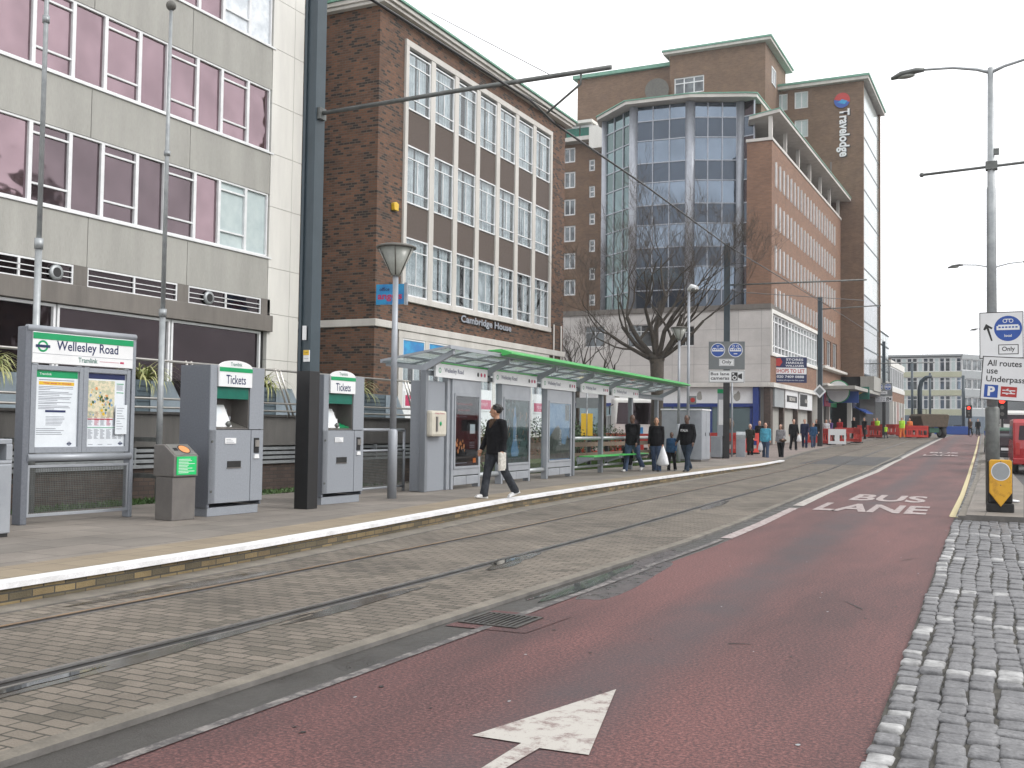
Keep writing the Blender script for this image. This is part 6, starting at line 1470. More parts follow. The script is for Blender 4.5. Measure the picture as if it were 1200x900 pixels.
# traffic lights far away
for px,lab in ((1135,'far traffic light with a red lamp lit, in front of the distant offices'),(1174,'far traffic light beyond the red van, red lamp lit')):
    y=125 if px<1150 else 70; x=at_px(px,y); z=g(y)+.1; t=thing('traffic_light',lab,'traffic light',(x,y,z),0,'traffic lights with red lamps')
    m=MB(); m.cyl((0,0,0),(0,0,2.4),.07,.07,8); m.build('pole','black_matt',t); m=MB(); m.box(-.3,.3,-.1,.15,1.9,3.3); m.build('housing','black_matt',t)
    m=MB(); disc(m,0,-.12,3.0,.17,0,14); m.build('red_lens','red_lamp',t,fix=False); m=MB(); disc(m,0,-.12,2.6,.12,0,14); disc(m,0,-.12,2.2,.12,0,14); m.build('dark_lens','lamp_dark',t,fix=False)
# ---- vehicles
def wheel(par,x,y,r=.32,w=.2):
    m=MB(); m.tube([(x-w/2,y,r),(x+w/2,y,r)],[r,r],18); wo=m.build('wheel','tyre',par); m=MB(); m.tube([(x-w/2-.01,y,r),(x+w/2+.01,y,r)],[r*.6,r*.6],14); m.build('rim','galv',wo)
def van(loc,rz,body,label,cat,W=1.8,L=4.4,Hh=2.0,hood=True,grp=None,roof=None,name='van'):
    """rear faces local -y"""
    t=thing(name,label,cat,loc,rz,grp); h=W/2
    prof=[(-L/2,.38),(-L/2-.02,.95),(-L/2+.12,Hh*.93),(-L/2+.3,Hh),(L*.12,Hh),(L*.28,Hh*.58),(L*.47,Hh*.5),(L*.5,.4)]
    m=MB(); m.prism(prof,'x',-h,h); m.build('body',body,t,bevel=.06)
    m=MB(); m.box(-h-.02,h+.02,-L/2-.12,-L/2+.1,.36,.6); m.build('rear_bumper','car_dark' if body!='van_red' else 'van_red',t,bevel=.04)
    m=MB(); z0,z1=Hh*.62,Hh*.88; m.v=[]; 
    def yy(z): return -L/2-.02+(.14)*(z-.95)/(Hh*.93-.95)
    m.quad((-h+.18,yy(z0)-.012,z0),(h-.18,yy(z0)-.012,z0),(h-.22,yy(z1)-.012,z1),(-h+.22,yy(z1)-.012,z1)); m.build('rear_window','glass_dark',t,fix=False)
    for s in (-1,1):
        m=MB(); m.box(s*(h-.14)-.07,s*(h-.14)+.07,-L/2-.05,-L/2+.05,.72,1.18); m.build('tail_light','red_lamp' if False else 'red',t,bevel=.01)
        m=MB(); m.quad((s*(h+.004),-L/2+.5,z0),(s*(h+.004),L*.2,z0),(s*(h+.004),L*.12,z1),(s*(h+.004),-L/2+.5,z1)); m.build('side_window','glass_dark',t,fix=False)
        for yy_ in (-L*.32,L*.32): wheel(t,s*(h-.1),yy_)
    m=MB(); m.box(-.26,.26,-L/2-.05,-L/2-.035,.66,.78); m.build('number_plate','yellow' if body=='van_white' else 'sign_white',t)
    m=MB(); m.poly([(-h+.22,L*.12+.03,Hh*.97),(h-.22,L*.12+.03,Hh*.97),(h-.15,L*.27+.03,Hh*.6),(-h+.15,L*.27+.03,Hh*.6)]); m.build('windscreen','glass_dark',t,fix=False)
    return t
vx,vy=ony(1183,500,43)[0],43
vyx=vx+.93
v=van((vyx,45.2,.03),R(3),'van_red','red van seen from behind at the right edge, with a dark rear window','van',1.85,4.4,2.05)
m=MB(); m.box(-.2,.5,-2.34,-2.3,.72,.98); m.build('door_trim','black_matt',v)
van((at_px(1172,62),64,g(64)),R(3),'car_green','green car ahead of the red van on the ramp','car',1.7,4.2,1.55,name='car')
van((at_px(1188,82),84,g(84)),R(3),'van_white','white van with amber roof boards further down the ramp','van',2.0,5.0,2.5)
van((at_px(1173,49.0)+.1,52.5,g(52.5)),R(3),'car_dark','small black car between the lamp post and the red van','car',1.6,4.0,1.4,name='car')
# dumper
x,y,z=gt(1098,511.5,.05)
y=104; x=ony(1088,505,y)[0]; z=g(y)+.03
t=thing('site_dumper','brown and green site dumper with a turquoise sheet among the workmen','dumper',(x,y,z),R(35))
m=MB(); m.prism([(-1.2,1.0),(1.2,1.0),(1.4,2.1),(1.2,2.2),(-1.2,2.2),(-1.45,2.0)],'y',-1.2,.9); m.build('skip','dumper_brown',t,bevel=.05)
m=MB(); m.box(-.7,.7,.9,2.6,.6,1.5); m.box(-.5,.5,-1,2.5,.5,.95); m.build('chassis','dumper_green',t,bevel=.03)
m=MB(); m.prism([(-.1,.9),(.75,.9),(.8,2.0),(.3,2.1)],'x',1.42,1.47); m.build('sheet','turquoise',t)
m=MB(); m.box(-.6,.6,1.5,2.2,1.5,1.6); m.tube([(-.6,1.4,1.5),(-.6,1.4,2.7),(.6,1.4,2.7),(.6,1.4,1.5)],.04,6); m.build('roll_bar','black_matt',t)
for sx_ in (-1,1):
    for yy_ in (-.6,1.9): wheel(t,sx_*.95,yy_,.52,.4)
# white truck behind the shelter
t=thing('white_truck','white truck cab with a blue panel parked behind the barriers beyond the shelter','truck',(*ony(742,520,49.5)[:1],49.5,.2),R(25))
m=MB(); m.prism([(-1.2,.5),(-1.25,1.6),(-1.0,2.75),(-.6,2.85),(1.0,2.85),(1.0,.5)],'x',-1.05,1.05); m.build('cab','van_white',t,bevel=.08)
m=MB(); m.quad((-.95,-1.265,1.55),(.95,-1.265,1.55),(.85,-1.04,2.6),(-.85,-1.04,2.6)); m.build('windscreen','glass_dark',t,fix=False)
m=MB(); m.box(-.35,.35,-1.30,-1.255,1.0,1.4); m.build('blue_panel','blue_film',t); m=MB(); m.box(-1.08,1.08,-1.32,-1.0,.4,.75); m.build('bumper','van_white',t,bevel=.05)
m=MB(); m.box(-1.1,1.1,1.1,4.5,.8,2.0); m.build('load_bed','far_grey',t,bevel=.03)
m=MB(); m.tube([(-1.1,-1.1,2.5),(-1.3,-1.35,2.4),(-1.3,-1.35,2.0)],.03,6); m.build('mirror_arm','black',t)
for s in (-1,1): wheel(t,s*.9,-.5,.42,.28); wheel(t,s*.9,3.4,.42,.28)
m=MB(); m.quad((1.056,-.95,1.6),(1.056,.6,1.6),(1.056,.6,2.5),(1.056,-.75,2.5)); m.build('side_window','glass_dark',t,fix=False)
# ---- barriers
def make_barrier(loc,rz,label,mat='barrier_red',w=1.9):
    t=thing('road_barrier',label,'barrier',loc,rz,'red plastic works barriers'); h=w/2
    m=MB(); wall(m,-h,h,.08,1.05,[(-h+.12,-h+.42,.28,.68),(-h+.52,-.1,.28,.68),(.1,h-.52,.28,.68),(h-.42,h-.12,.28,.68)],y=-.03,depth=.06)
    wall(m,-h,h,.08,1.05,[(-h+.12,-h+.42,.28,.68),(-h+.52,-.1,.28,.68),(.1,h-.52,.28,.68),(h-.42,h-.12,.28,.68)],y=.03,depth=.001); m.box(-h,h,-.04,.04,1.05,1.09); m.build('panel',mat,t,fix=False)
    m=MB(); m.box(-h+.1,h-.1,-.037,-.032,.78,.98); m.build('reflective_band','sign_white' if mat!='barrier_red' else 'red',t)
    for s in (-1,1): m=MB(); m.box(s*h*.7-.08,s*h*.7+.08,-.3,.3,0,.08); m.build('foot','black_matt',t,bevel=.02)
    return t
BR=[(956,512,75,20,'red barrier left of the white panel, half behind the tram mast'),(970,509,74,-60,'red barrier standing edge on beside the tram mast'),(994,511,80,5,'red barrier just right of the white panel'),(1004,511,79,-70,'red barrier turned edge on at the kerb corner'),(1018,508,96,10,'red barrier in the gap before the far sign mast'),(1026,508,95,-50,'red barrier beside the far sign mast'),(1046,505,112,15,'red barrier at the back of the works area'),(1053,504,115,-10,'red barrier behind the hi vis workman'),(1038,505,110,-20,'red barrier behind the crouching workman'),(1066,508,99,8,'red barrier left of the dumper'),(1075,508,98,25,'red barrier in front of the dumper wheels'),(1060,506,106,40,'red barrier between the workman and the dumper')]
for (px,py_,y,rz_,lab) in BR:
    make_barrier((ony(px,500,y)[0],y,g(y)+.12),R(rz_),lab)
make_barrier((ony(981,500,73)[0],73,g(73)+.12),R(5),'pale grey panel standing between the red barriers','sign_white',1.15)
for (px,y,rz_,lab) in ((705,46.3,30,'red barrier behind the dark bush and the shelter'),(721,47.5,-25,'red barrier with a round opening beside the bald man'),(752,47.3,10,'red barrier glimpsed between the woman and the bald man'),(843,53,0,'red barrier above the small grey cabinet'),(874,54,60,'red barrier left of the woman in the long coat')):
    make_barrier((ony(px,500,y)[0],y,g(y)+.14),R(rz_),lab)
m=MB(); m.tube([(0,-.6,.95),(0,.6,.95)],.32,14); o=m.build('cable_drum','dumper_brown'); o.location=(ony(847,480,54)[0],54.6,.9); tag(o,'brown cable drum above the small grey cabinet','drum')
m=MB(); m.box(-2.2,2.2,-.3,.3,0,1.1); o=m.build('hoarding','sign_blue',bevel=.05); o.location=(ony(1116,500,150)[0],150,g(150)); tag(o,'low blue hoarding at the end of the street','hoarding')
# bicycles far by the lights
for px,lab in ((1141,'bicycle leaning by the far crossing'),):
    y=118; t=thing('bicycle',lab,'bicycle',(at_px(px,y),y,g(y)+.02),R(50))
    for s in (-1,1): m=MB(); m.tube([(s*.5+.33*math.cos(a),0,.34+.33*math.sin(a)) for a in [2*PI*q/16 for q in range(17)]],.02,5); m.build('wheel','tyre',t)
    m=MB(); m.tube([(-.5,0,.34),(-.15,0,.8),(.35,0,.8),(0,0,.3),(-.15,0,.8)],.02,5); m.tube([(.5,0,.34),(.35,0,1.0),(.3,.2,1.0)],.02,5); m.build('frame','black',t)
# ================================================================== TREES
def bare_tree(loc,label,seed,h,forks,tr,spread,levels=6,name='bare_tree',grp=None,trunk_h=2.6,up=.25,knob=True):
    r=random.Random(seed); t=thing(name,label,'tree',loc,0,grp); T=MB(); Bm=MB(); Tw=MB()
    T.tube([(0,0,-.1),(0,0,.3),(.04,.03,trunk_h*.6),(.02,0,trunk_h)],[tr*1.5,tr*1.08,tr*.95,tr*1.1],12)
    if knob:
        for k in range(7): a=r.uniform(0,6.3); T.ball((tr*.7*math.cos(a),tr*.7*math.sin(a),trunk_h+r.uniform(-.15,.25)),(tr*.6,tr*.6,tr*.6),8)
    cnt=[0]
    def grow(p,d,L,rad,lv):
        n=4; pts=[p.copy()]; q=p.copy(); dd=d.copy()
        for k in range(n):
            dd=(dd+Vector((r.gauss(0,.14),r.gauss(0,.14),r.gauss(0,.1)+up*.22))).normalized(); q=q+dd*(L/n); pts.append(q.copy())
        rr_=[rad*(1-.38*k/n) for k in range(n+1)]
        tgt=Bm if lv<3 else Tw
        tgt.tube(pts,rr_,7 if lv<2 else (5 if lv<4 else 3),cap=False)
        cnt[0]+=1
        if lv>=levels: return
        nk=r.choice((2,3)) if lv<3 else r.choice((2,3,3))
        for k in range(nk):
            j=r.randint(2,n) if k else n
            a=r.uniform(.3,.85)*(1 if lv else 1); ax=Vector((r.gauss(0,1),r.gauss(0,1),r.gauss(0,.5))); ax=(ax-dd*ax.dot(dd)).normalized()
            nd=(dd*math.cos(a)+ax*math.sin(a)).normalized(); nd.z=max(nd.z,-.15) 
            grow(pts[j],nd.normalized(),L*r.uniform(.6,.82),max(rr_[j]*r.uniform(.5,.68),.006),lv+1)
    for (az,el,L,rad) in forks:
        grow(Vector((0,0,trunk_h-.1)),Vector((math.cos(az)*math.cos(el),math.sin(az)*math.cos(el),math.sin(el))),L,rad,0)
    T.build('trunk','bark',t,fix=False); Bm.build('branches','bark',t,fix=False); Tw.build('twigs','twig',t,fix=False)
bare_tree((-15.2,46,.13),'big bare tree with a thick dark trunk in front of the glass tower',12,11,
  [(-.4,.35,2.9,.10),(.1,.6,2.9,.10),(0.2,1.1,2.9,.13),(2.9,.8,3.0,.15),(1.5,1.25,3.1,.13),(-.3,.7,2.5,.12),(3.3,.4,2.5,.11),(4.6,1.1,2.7,.12),(.9,.75,2.3,.12),(2.4,1.35,3.2,.16),(3.1,.7,2.7,.13)],.3,1,levels=6,trunk_h=4.6,up=.55,grp=None)
bare_tree((ony(685,420,50)[0]-.4,50,.13),'small bare tree with upright stems left of the big bare tree',21,6,[(.3,1.3,1.6,.08),(2.5,1.1,1.6,.09),(4.4,1.2,1.5,.07),(3.3,.9,1.3,.06)],.11,1,levels=5,trunk_h=3.6,up=.8,knob=False)
bare_tree((ony(708,420,51)[0],51,.13),'thin bare tree with leaning stems behind the shelter roof',33,5,[(.0,.8,1.9,.06),(1.9,1.3,1.9,.07),(3.0,1.0,1.7,.06)],.1,1,levels=4,trunk_h=3.2,up=.5,knob=False)
# ================================================================== PEOPLE
def remesh(mb,name,voxel,mat,parent,smooth=2):
    me=mb.mesh(name,mat); o=bpy.data.objects.new(name,me); COL.objects.link(o)
    bm=bmesh.new(); bm.from_mesh(me); bmesh.ops.recalc_face_normals(bm,faces=bm.faces); bm.to_mesh(me); bm.free()
    md=o.modifiers.new('r','REMESH'); md.mode='VOXEL'; md.voxel_size=voxel; md.use_smooth_shade=True
    sm=o.modifiers.new('s','SMOOTH'); sm.factor=.5; sm.iterations=smooth
    dg=bpy.context.evaluated_depsgraph_get(); dg.update()
    nm=bpy.data.meshes.new_from_object(o.evaluated_get(dg)); nm.materials.clear()
    nm.materials.append(M[mat]); nm.polygons.foreach_set('use_smooth',[True]*len(nm.polygons)); o.modifiers.clear(); o.data=nm; bpy.data.meshes.remove(me); nm.name=name
    o.parent=parent; return o
def person(loc,rz,label,H=1.75,skin='skin_light',top='cl_black',legs='cl_jeans',shoe='shoe_black',hair='hair_black',hairstyle='short',
           stride=.35,phase=1,arms=(.3,-.25),elb=(.3,.3),head=0.0,voxel=.014,coat=False,coat_len=.85,fat=1.0,scarf=None,letter=None,sit=False,detail=True,arm_out=.1):
    s=H/1.75; t=thing('person',label,'person',loc,rz); t.scale=(s,s,s)
    fine=voxel<=.01
    hipz=.93
    def leg(sd,a,kb):
        hip=Vector((sd*.095,0,hipz)); kn=hip+Vector((sd*.01,-math.sin(a),-math.cos(a)))*.43; b=a-kb; an=kn+Vector((0,-math.sin(b),-math.cos(b)))*.42; return hip,kn,an,b
    Ls=[leg(1,stride*phase,.12 if phase>0 else .5*min(1,abs(stride)*2)),leg(-1,-stride*phase,.5*min(1,abs(stride)*2) if phase>0 else .12)]
    low=min(l[2].z for l in Ls); dz=.085-low
    for l in Ls:
        for v in l[:3]: v.z+=dz
    hz=hipz+dz
    torso=[(hz-.06,.145,.105),(hz+.04,.155,.11),(hz+.16,.135,.10),(hz+.3,.155,.115),(hz+.42,.175,.12),(hz+.5,.16,.105),(hz+.555,.085,.075)]
    shz=hz+.50; lean=.02
    def arm(sd,a,e):
        sh=Vector((sd*.185,0,shz)); d=Vector((sd*math.sin(arm_out),-math.sin(a)*math.cos(arm_out),-math.cos(a)*math.cos(arm_out))); el=sh+d*.29
        b=a+e; d2=Vector((sd*math.sin(arm_out)*.4,-math.sin(b),-math.cos(b))).normalized(); wr=el+d2*.25; return sh,el,wr,d2
    As=[arm(1,arms[0],elb[0]),arm(-1,arms[1],elb[1])]
    hd=Vector((0,-.03,hz+.70)); nk=Vector((0,0,hz+.53))
    Mh=Matrix.Translation(hd)@Matrix.Rotation(head,4,'Z')
    def tor(mb,k,zmin=-9,zmax=9,add=0):
        P_=[];Q=[]
        for z,rx,ry in torso:
            if zmin<=z-hz<=zmax: P_.append((0,0,z)); Q.append(((rx+add)*k,(ry+add)*k*(1.0 if fat==1 else 1.15)))
        mb.tube(P_,Q,16,smooth=True)
    # --- body : one continuous mesh
    b=MB(); tor(b,.94)
    for hip,kn,an,bb in Ls:
        b.tube([hip+Vector((0,0,.05)),hip,(hip+kn)/2,kn,kn*.6+an*.4,an],[.07,.082,.07,.052,.05,.036],12)
        RT=Matrix.Translation(an)@Matrix.Rotation(-bb*.55,4,'X'); b.tube([RT@Vector((0,.035,-.03)),RT@Vector((0,-.04,-.045)),RT@Vector((0,-.13,-.058))],[.025,.03,.024],8)
    for sh,el,wr,d2 in As:
        b.tube([sh*.75+Vector((0,0,shz*.25+.0)),sh,(sh+el)/2,el,wr],[.05,.052,.044,.036,.026],10)
        # hand
        side=Vector((0,1,0))-d2*d2.y; side.normalize(); nrm=d2.cross(side); pc=wr+d2*.055
        b.tube([wr,wr+d2*.03,wr+d2*.085],[(.024,.024),(.018,.037),(.015,.038)] if False else [.026,.032,.03],8)
        for k in range(4):
            o_=side*(-.03+.02*k); r0=wr+d2*.08+o_; L=(.065,.075,.07,.055)[k]; inn=nrm*(-.3 if sh.x>0 else .3)
            b.tube([r0-d2*.02,r0+d2*L*.45,r0+d2*L*.8+inn*L*.5,r0+d2*L*.95+inn*L*1.1],[.0105,.010,.009,.0075],6)
        r0=wr+d2*.03-side*.028; b.tube([r0,r0-side*.025+d2*.02,r0-side*.035+d2*.055],[.013,.011,.009],6)
    b.tube([nk-Vector((0,0,.05)),nk+Vector((0,-.01,.07)),hd-Vector((0,0,.02))],[.062,.056,.055],10)
    hb=MB(); hb.ball((0,0,.02),(.076,.098,.115),16,0,10); hb.ball((0,-.03,-.055),(.056,.062,.062),12,0,8); hb.tube([(0,-.088,.02),(0,-.112,-.015),(0,-.095,-.028)],[.008,.016,.012],6)
    for sd in (-1,1): hb.ball((sd*.078,.01,-.005),(.012,.02,.032),8,0,6)
    hb.ball((0,-.088,-.062),(.022,.012,.012),8,0,5)
    i0=len(b.v); b.v+=[tuple(Mh@Vector(p)) for p in hb.v]; b.f+=[tuple(i0+q for q in f) for f in hb.f]; b.mi+=hb.mi; b.sm+=hb.sm
    body=remesh(b,'body',voxel*.8,skin,t,2)
    if detail:
        e=MB()
        for sd in (-1,1):
            e.ball(tuple(Mh@Vector((sd*.03,-.088,.012))),(.013,.008,.007),8); e.tube([Mh@Vector((sd*.015,-.094,.034)),Mh@Vector((sd*.048,-.086,.036))],.004,5)
        e.build('eyes','hair_black',t); e=MB(); e.tube([Mh@Vector((-.02,-.099,-.058)),Mh@Vector((.02,-.099,-.058))],.0055,5); e.build('mouth','cl_brown' if skin=='skin_dark' else 'skin_dark',t)
    # --- hair
    hm=MB()
    if hairstyle!='bald':
        hm.ball((0,.034,.048),(.09,.099,.102),14,0,8)
        if hairstyle=='spiky':
            r=random.Random(3)
            for k in range(34):
                a=r.uniform(0,6.3); el_=r.uniform(.1,1.4); d=Vector((math.cos(a)*math.cos(el_),math.sin(a)*math.cos(el_)+.1,math.sin(el_))); hm.tube([d*.07+Vector((0,.015,.05)),d*.108+Vector((0,.02,.04)),d*.118+Vector((0,.02,.01))],[.022,.014,.005],5)
        if hairstyle=='long': hm.tube([(0,.05,.08),(0,.075,-.03),(.0,.085,-.16),(0,.08,-.22)],[(.07,.05),(.095,.045),(.09,.04),(.06,.03)],10); hm.ball((.06,-.01,-.02),(.03,.05,.1),8); hm.ball((-.06,-.01,-.02),(.03,.05,.1),8)
        if hairstyle=='tied': hm.ball((0,.1,.03),(.05,.05,.05),8)
        if hairstyle=='hood': hm.ball((0,.05,-.03),(.095,.085,.12),12)
        hm.v=[tuple(Mh@Vector(p)) for p in hm.v]; remesh(hm,'hair',max(.008,voxel*.7),hair,t,1)
    # --- trousers
    if not coat or True:
        m=MB()
        m.tube([(0,0,hz+.1),(0,0,hz+.0),(0,0,hz-.08)],[(.15*fat,.112*fat),(.168*fat,.125*fat),(.15,.115)],14)
        for hip,kn,an,bb in Ls:
            m.tube([hip,hip*.6+kn*.4,kn,kn*.5+an*.5,an+Vector((0,0,.0)),an+Vector((0,.01,-.05))],[.105*fat,.098*fat,.078,.074,.078,.08],12)
        remesh(m,'trousers',voxel,legs,t,2)
    # --- top
    m=MB(); zb_=-coat_len+.12 if coat else -.09
    kf=fat
    P_=[(0,0,hz+zb_),(0,0,hz+zb_+.03)]; Q=[(.175*kf,.14*kf),(.185*kf,.145*kf)]
    if coat: P_+=[(0,0,hz-.2)]; Q+=[(.18,.15)]
    P_+=[(0,0,hz+.05),(0,0,hz+.2),(0,0,hz+.33),(0,0,hz+.43),(0,0,hz+.51),(0,0,hz+.565)]; Q+=[(.185*kf,.145*kf),(.175*kf,.14*kf),(.185*kf,.145*kf),(.2,.14),(.175,.12),(.085,.08)]
    m.tube(P_,Q,16)
    for sh,el,wr,d2 in As:
        m.tube([sh*.6+Vector((0,0,shz*.4)),sh,(sh+el)/2,el,el*.3+wr*.7,wr+d2*.01],[.075,.078,.068,.058,.05,.046],12)
    if fine:
        r=random.Random(5)
        for sh,el,wr,d2 in As:
            for k in range(4):
                c=el*(1-k*.2)+wr*(k*.2); m.tube([c-d2*.008,c+d2*.008],[.062-.004*k,.060-.004*k],12)
    tp=remesh(m,'coat' if coat else 'jacket',voxel,top,t,2)
    if scarf:
        m=MB(); m.tube([(.075*math.cos(a),.07*math.sin(a)-.012,hz+.53+.012*math.sin(3*a)) for a in [2*PI*q/16 for q in range(17)]],.036,8); m.tube([(.06,-.08,hz+.55),(.02,-.135,hz+.47),(-.01,-.15,hz+.4)],[.035,.03,.02],6); m.tube([(-.06,-.08,hz+.55),(-.02,-.135,hz+.47),(0,-.15,hz+.4)],[.035,.03,.02],6); remesh(m,'scarf',.009,scarf,t,1)
    for hip,kn,an,bb in Ls:
        m=MB(); T=Matrix.Translation(an)@Matrix.Rotation(-(bb*.55 if an.z<.1 or True else 0),4,'X')
        hb=MB(); hb.tube([(0,.075,-.045),(0,.02,-.035),(0,-.07,-.045),(0,-.165,-.056)],[(.034,.036),(.043,.05),(.047,.036),(.034,.022)],10); hb.box(-.042,.042,-.185,.085,-.085,-.062)
        hb.v=[tuple(T@Vector(p)) for p in hb.v]; remesh(hb,'shoe',max(.008,voxel*.7),shoe,t,1)
    if letter: text(letter,tp,0,-.188,hz+.36,w=.25,h=.075,mat='sign_white',bold=.03)
    t['wr']=[*(As[0][2]+As[0][3]*.07),*(As[1][2]+As[1][3]*.07)]
    return t,[a[2]+a[3]*.075 for a in As],s
def held(tt,idx,name,label,cat,fnc):
    t,wr,s=tt; bpy.context.view_layer.update()
    p=Matrix.Translation(t.location)@Matrix.Rotation(t.rotation_euler.z,4,'Z')@(wr[idx]*s)
    o=fnc(); o.location=p; tag(o,label,cat); return o
gx_,gy_=gp(581,584,ZP)
pm1=person((gx_,gy_,ZP),R(-27),'young man in black jacket and grey trousers striding along the platform past the adverts',1.73,'skin_tan','cl_black','cl_charcoal','shoe_white','hair_black','spiky',stride=.3,phase=-1,arms=(-.05,.2),elb=(.3,.25),head=R(-48),voxel=.0085,scarf='cl_brown',arm_out=.16,fat=1.18)
def paper():
    m=MB(); m.box(-.02,.02,-.1,.12,-.28,.05); m.box(.021,.03,-.09,.13,-.25,.04); return m.build('newspaper','newsprint',bevel=.01)
held(pm1,0,'newspaper','folded newspaper in the hand of the young man in black','newspaper',paper)
ZG=.17
def G_(px,py,z): x,y=gp(px,py,z); return (x,y,z)
q1=person(G_(741,553,ZG),R(-8),'bald man in a dark jacket and blue jeans, leftmost of the walking family',1.82,'skin_dark','cl_black','cl_jeans','shoe_white','hair_black','bald',stride=.38,phase=-1,arms=(.2,-.3),elb=(.25,.2),voxel=.012,fat=1.25)
q2=person(G_(769,553,ZG),R(5),'woman in a black hooded jacket and blue jeans carrying a white bag',1.70,'skin_tan','cl_black','cl_jeans','shoe_black','hair_black','hood',stride=.12,phase=1,arms=(.05,.1),elb=(.15,.2),voxel=.012,head=R(12),fat=1.25)
q3=person(G_(787,552,ZG),R(2),'child in a blue coat and dark trousers between two adults',1.25,'skin_dark','cl_blue','cl_black','shoe_black','hair_black','short',stride=.2,phase=-1,arms=(.15,-.1),voxel=.012,fat=1.2)
q4=person(G_(805,553,ZG),R(-12),'man in a black hoodie with white chest lettering and dark jeans',1.82,'skin_dark','cl_black','cl_jeans_dark','shoe_black','hair_black','short',stride=.3,phase=1,arms=(-.1,.1),elb=(.6,.5),voxel=.012,fat=1.25,letter='ITALIA',arm_out=.2)
def bag():
    m=MB(); m.tube([(0,0,.02),(0,0,-.12),(0,0,-.3),(0,0,-.55),(0,0,-.6)],[(.03,.02),(.08,.06),(.15,.09),(.21,.12),(.15,.08)],14); return m.build('carrier_bag','plastic_bag',bevel=.01)
held(q2,0,'carrier_bag','white carrier bag hanging from the hand of the woman in black','bag',bag)
def dbag():
    m=MB(); m.tube([(0,0,.02),(0,0,-.1),(0,0,-.4),(0,0,-.62)],[(.05,.03),(.16,.09),(.19,.1),(.14,.08)],12); return m.build('holdall','cl_black')
held(q1,1,'holdall','black holdall carried by the bald man','bag',dbag)
w1=person(G_(879,536,.14),R(5),'elderly woman in a long dark coat, left of the man in the turquoise sweater',1.68,'skin_light','cl_coat','cl_black','shoe_black','hair_grey','short',stride=.12,arms=(.1,.1),elb=(.9,.9),voxel=.016,coat=True,coat_len=.72,fat=1.1)
w2=person(G_(897,538,.14),R(8),'bald man in a turquoise sweater and blue jeans walking on the pavement',1.76,'skin_light','cl_sweater','cl_jeans','shoe_black','hair_grey','bald',stride=.28,arms=(.1,-.1),voxel=.016,fat=1.2)
w3=person(G_(915,538,.14),R(-8),'woman in a grey jumper with long brown hair and a brown handbag',1.68,'skin_light','cl_grey','cl_black','shoe_black','hair_brown','long',stride=.15,arms=(.25,.0),elb=(.8,.3),voxel=.016,fat=1.15)
def hbag():
    m=MB(); m.tube([(-.16,0,-.02),(0,0,-.06),(.16,0,-.02)],[(.07,.05),(.1,.07),(.07,.05)],10); return m.build('handbag','cl_brown')
held(w3,0,'handbag','dark brown handbag held by the long haired woman','bag',hbag)
def sbag():
    m=MB(); m.tube([(0,0,.02),(0,0,-.12),(0,0,-.35),(0,0,-.4)],[(.03,.02),(.09,.06),(.13,.08),(.1,.05)],12); return m.build('carrier_bag','plastic_bag')
held(w2,1,'carrier_bag','small white carrier bag hanging beside the man in the turquoise sweater','bag',sbag)
def far(px,y,label,H=1.72,**k):
    a=dict(voxel=.024,detail=False,stride=.22,phase=random.choice((-1,1))); a.update(k)
    return person((ony(px,500,y)[0],y,g(y)+.12),R(random.uniform(-30,30)),label,H,**a)
f1=far(930,62,'man in an open black coat over a white bag near the shop doors',1.8,top='cl_black',legs='cl_black')
held(f1,0,'carrier_bag','tiny white bag of the man in the open black coat','bag',sbag)
far(943,66,'man in a dark suit with a pale blue shirt by the shop fronts',1.78,top='cl_navy',legs='cl_navy')
far(953,67,'person in a blue jacket half hidden behind the suited man',1.55,top='cl_blue',legs='cl_jeans')
far(957,70,'person in black immediately left of the tram mast by the shops',1.75,top='cl_black',legs='cl_black',hairstyle='long')
far(968,76,'person in a white shirt standing behind the red barriers',1.7,top='cl_white',legs='cl_black')
far(973,80,'person in purple beside the one in the white shirt',1.7,top='purple',legs='cl_black')
far(984,86,'person in a red top behind the white barrier panel',1.7,top='cl_red',legs='cl_black')
far(1001,92,'broad man in black behind the barriers at the kerb corner',1.8,top='cl_black',legs='cl_black',fat=1.2)
far(1013,90,'man in black walking in the gap between the barriers',1.78,top='cl_black',legs='cl_black')
far(890,58,'dark figure directly behind the man in the turquoise sweater',1.72,top='cl_black',legs='cl_black')
far(1024,100,'pedestrian in a red scarf at the back of the works area',1.7,top='cl_red',legs='cl_navy')
far(1028,97,'workman in a lime vest left of the far sign mast',1.75,top='hiviz',legs='cl_brown')
far(1038,94,'crouched workman in a lime vest right of the far sign mast',1.15,top='hiviz',legs='cl_charcoal')
far(1057,97,'workman in a bright lime jacket and orange trousers bending in the works area',1.8,top='hiviz',legs='hiviz_orange',fat=1.25)
far(1066,101,'workman in an orange and lime vest beside the dumper',1.72,top='hiviz_orange',legs='cl_navy')
far(1146,122,'far pedestrian in black at the crossing, rightmost',1.75,top='cl_black',legs='cl_black')
far(1137,120,'far pedestrian in dark red under the red traffic light',1.75,top='cl_brown',legs='cl_black')
far(1107,124,'far pedestrian in navy near the blue hoarding',1.75,top='cl_navy',legs='cl_navy')
for o in bpy.data.objects:
    if 'wr' in o: del o['wr']
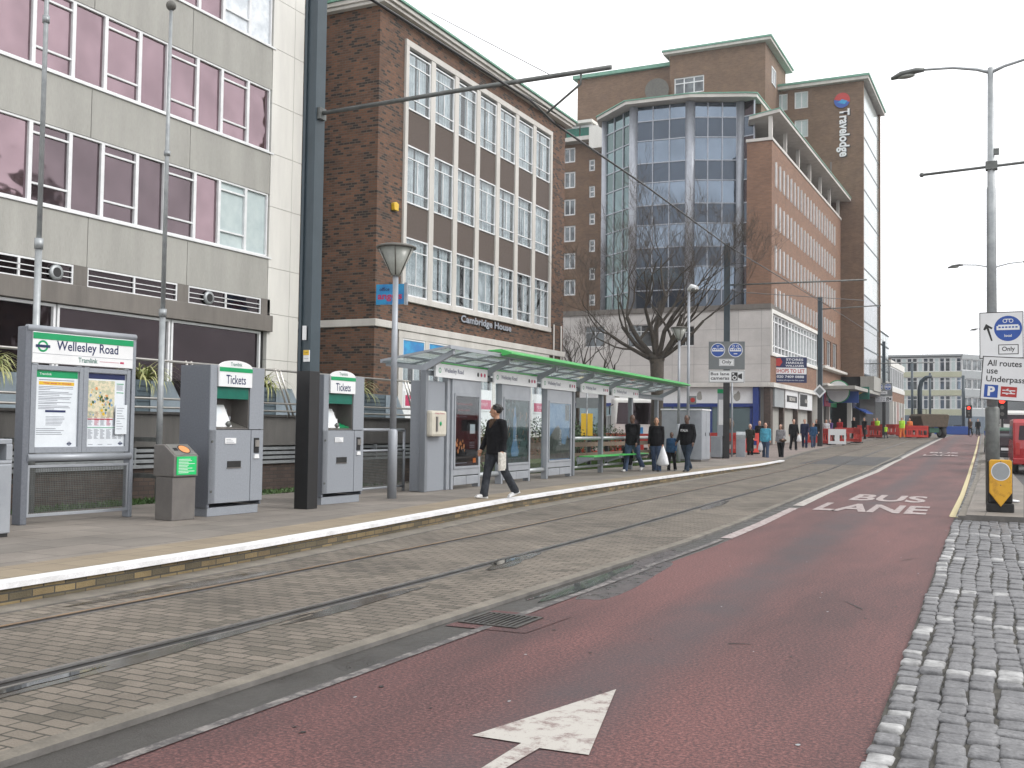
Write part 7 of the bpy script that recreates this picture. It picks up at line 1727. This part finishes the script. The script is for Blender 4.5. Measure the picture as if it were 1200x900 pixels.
# ================================================================== CAMERA, LIGHT
cam=bpy.data.cameras.new('camera'); co=bpy.data.objects.new('camera',cam); COL.objects.link(co); scene.camera=co
cam.sensor_width=36; cam.lens=36*F/1200; cam.clip_end=5000; cam.clip_start=.05
mt=Matrix((CR,CU,-CF)).transposed().to_4x4(); mt.translation=Vector((0,0,CZ)); co.matrix_world=mt
w=bpy.data.worlds.new('World'); scene.world=w; w.use_nodes=True; nt=w.node_tree; bg=nt.nodes['Background']
SE,SRo=R(38),R(78)
sk=nt.nodes.new('ShaderNodeTexSky'); sk.sky_type='NISHITA'; sk.sun_disc=False; sk.sun_elevation=SE; sk.sun_rotation=SRo; sk.dust_density=5; sk.air_density=1.2; sk.ozone_density=.6
hs=nt.nodes.new('ShaderNodeHueSaturation'); hs.inputs['Saturation'].default_value=.1; nt.links.new(sk.outputs[0],hs.inputs['Color'])
# cloud deck: soft grey-white overcast evening out the dome
mx=nt.nodes.new('ShaderNodeMix'); mx.data_type='RGBA'; mx.inputs[0].default_value=.75; nt.links.new(hs.outputs[0],mx.inputs[6])
tc=nt.nodes.new('ShaderNodeTexCoord'); nz=nt.nodes.new('ShaderNodeTexNoise'); nz.inputs['Scale'].default_value=2.2; nz.inputs['Detail'].default_value=6; nt.links.new(tc.outputs['Generated'],nz.inputs['Vector'])
rp=nt.nodes.new('ShaderNodeValToRGB'); rp.color_ramp.elements[0].position=.3; rp.color_ramp.elements[0].color=(9.4,9.5,9.8,1); rp.color_ramp.elements[1].position=.7; rp.color_ramp.elements[1].color=(11,11,11,1); nt.links.new(nz.outputs[0],rp.inputs[0]); nt.links.new(rp.outputs[0],mx.inputs[7])
nt.links.new(mx.outputs[2],bg.inputs['Color']); bg.inputs['Strength'].default_value=.15
sd=bpy.data.lights.new('sun','SUN'); sd.energy=1.1; sd.angle=R(20); sd.color=(1,.97,.92); so=bpy.data.objects.new('sun',sd); COL.objects.link(so)
dirv=Vector((math.sin(SRo)*math.cos(SE),math.cos(SRo)*math.cos(SE),math.sin(SE)))
so.rotation_euler=dirv.to_track_quat('Z','Y').to_euler()
hz=MB(); hz.box(-1510,1510,-70,2510,-1.1,46); ho=hz.build('haze',[],None); ho['kind']='stuff'
hm_=bpy.data.materials.new('haze'); hm_.use_nodes=True; hn=hm_.node_tree; hn.nodes.clear(); ou=hn.nodes.new('ShaderNodeOutputMaterial'); pv=hn.nodes.new('ShaderNodeVolumePrincipled')
pv.inputs['Color'].default_value=(.93,.95,1,1); pv.inputs['Density'].default_value=.0004; pv.inputs['Anisotropy'].default_value=.2; hn.links.new(pv.outputs[0],ou.inputs['Volume']); ho.data.materials.append(hm_)
scene.cycles.volume_bounces=0
scene.render.engine='CYCLES'
vs=scene.view_settings; vs.view_transform='Standard'; vs.look='None'; vs.exposure=0.34; vs.gamma=1
scene.cycles.max_bounces=6; scene.cycles.transparent_max_bounces=12
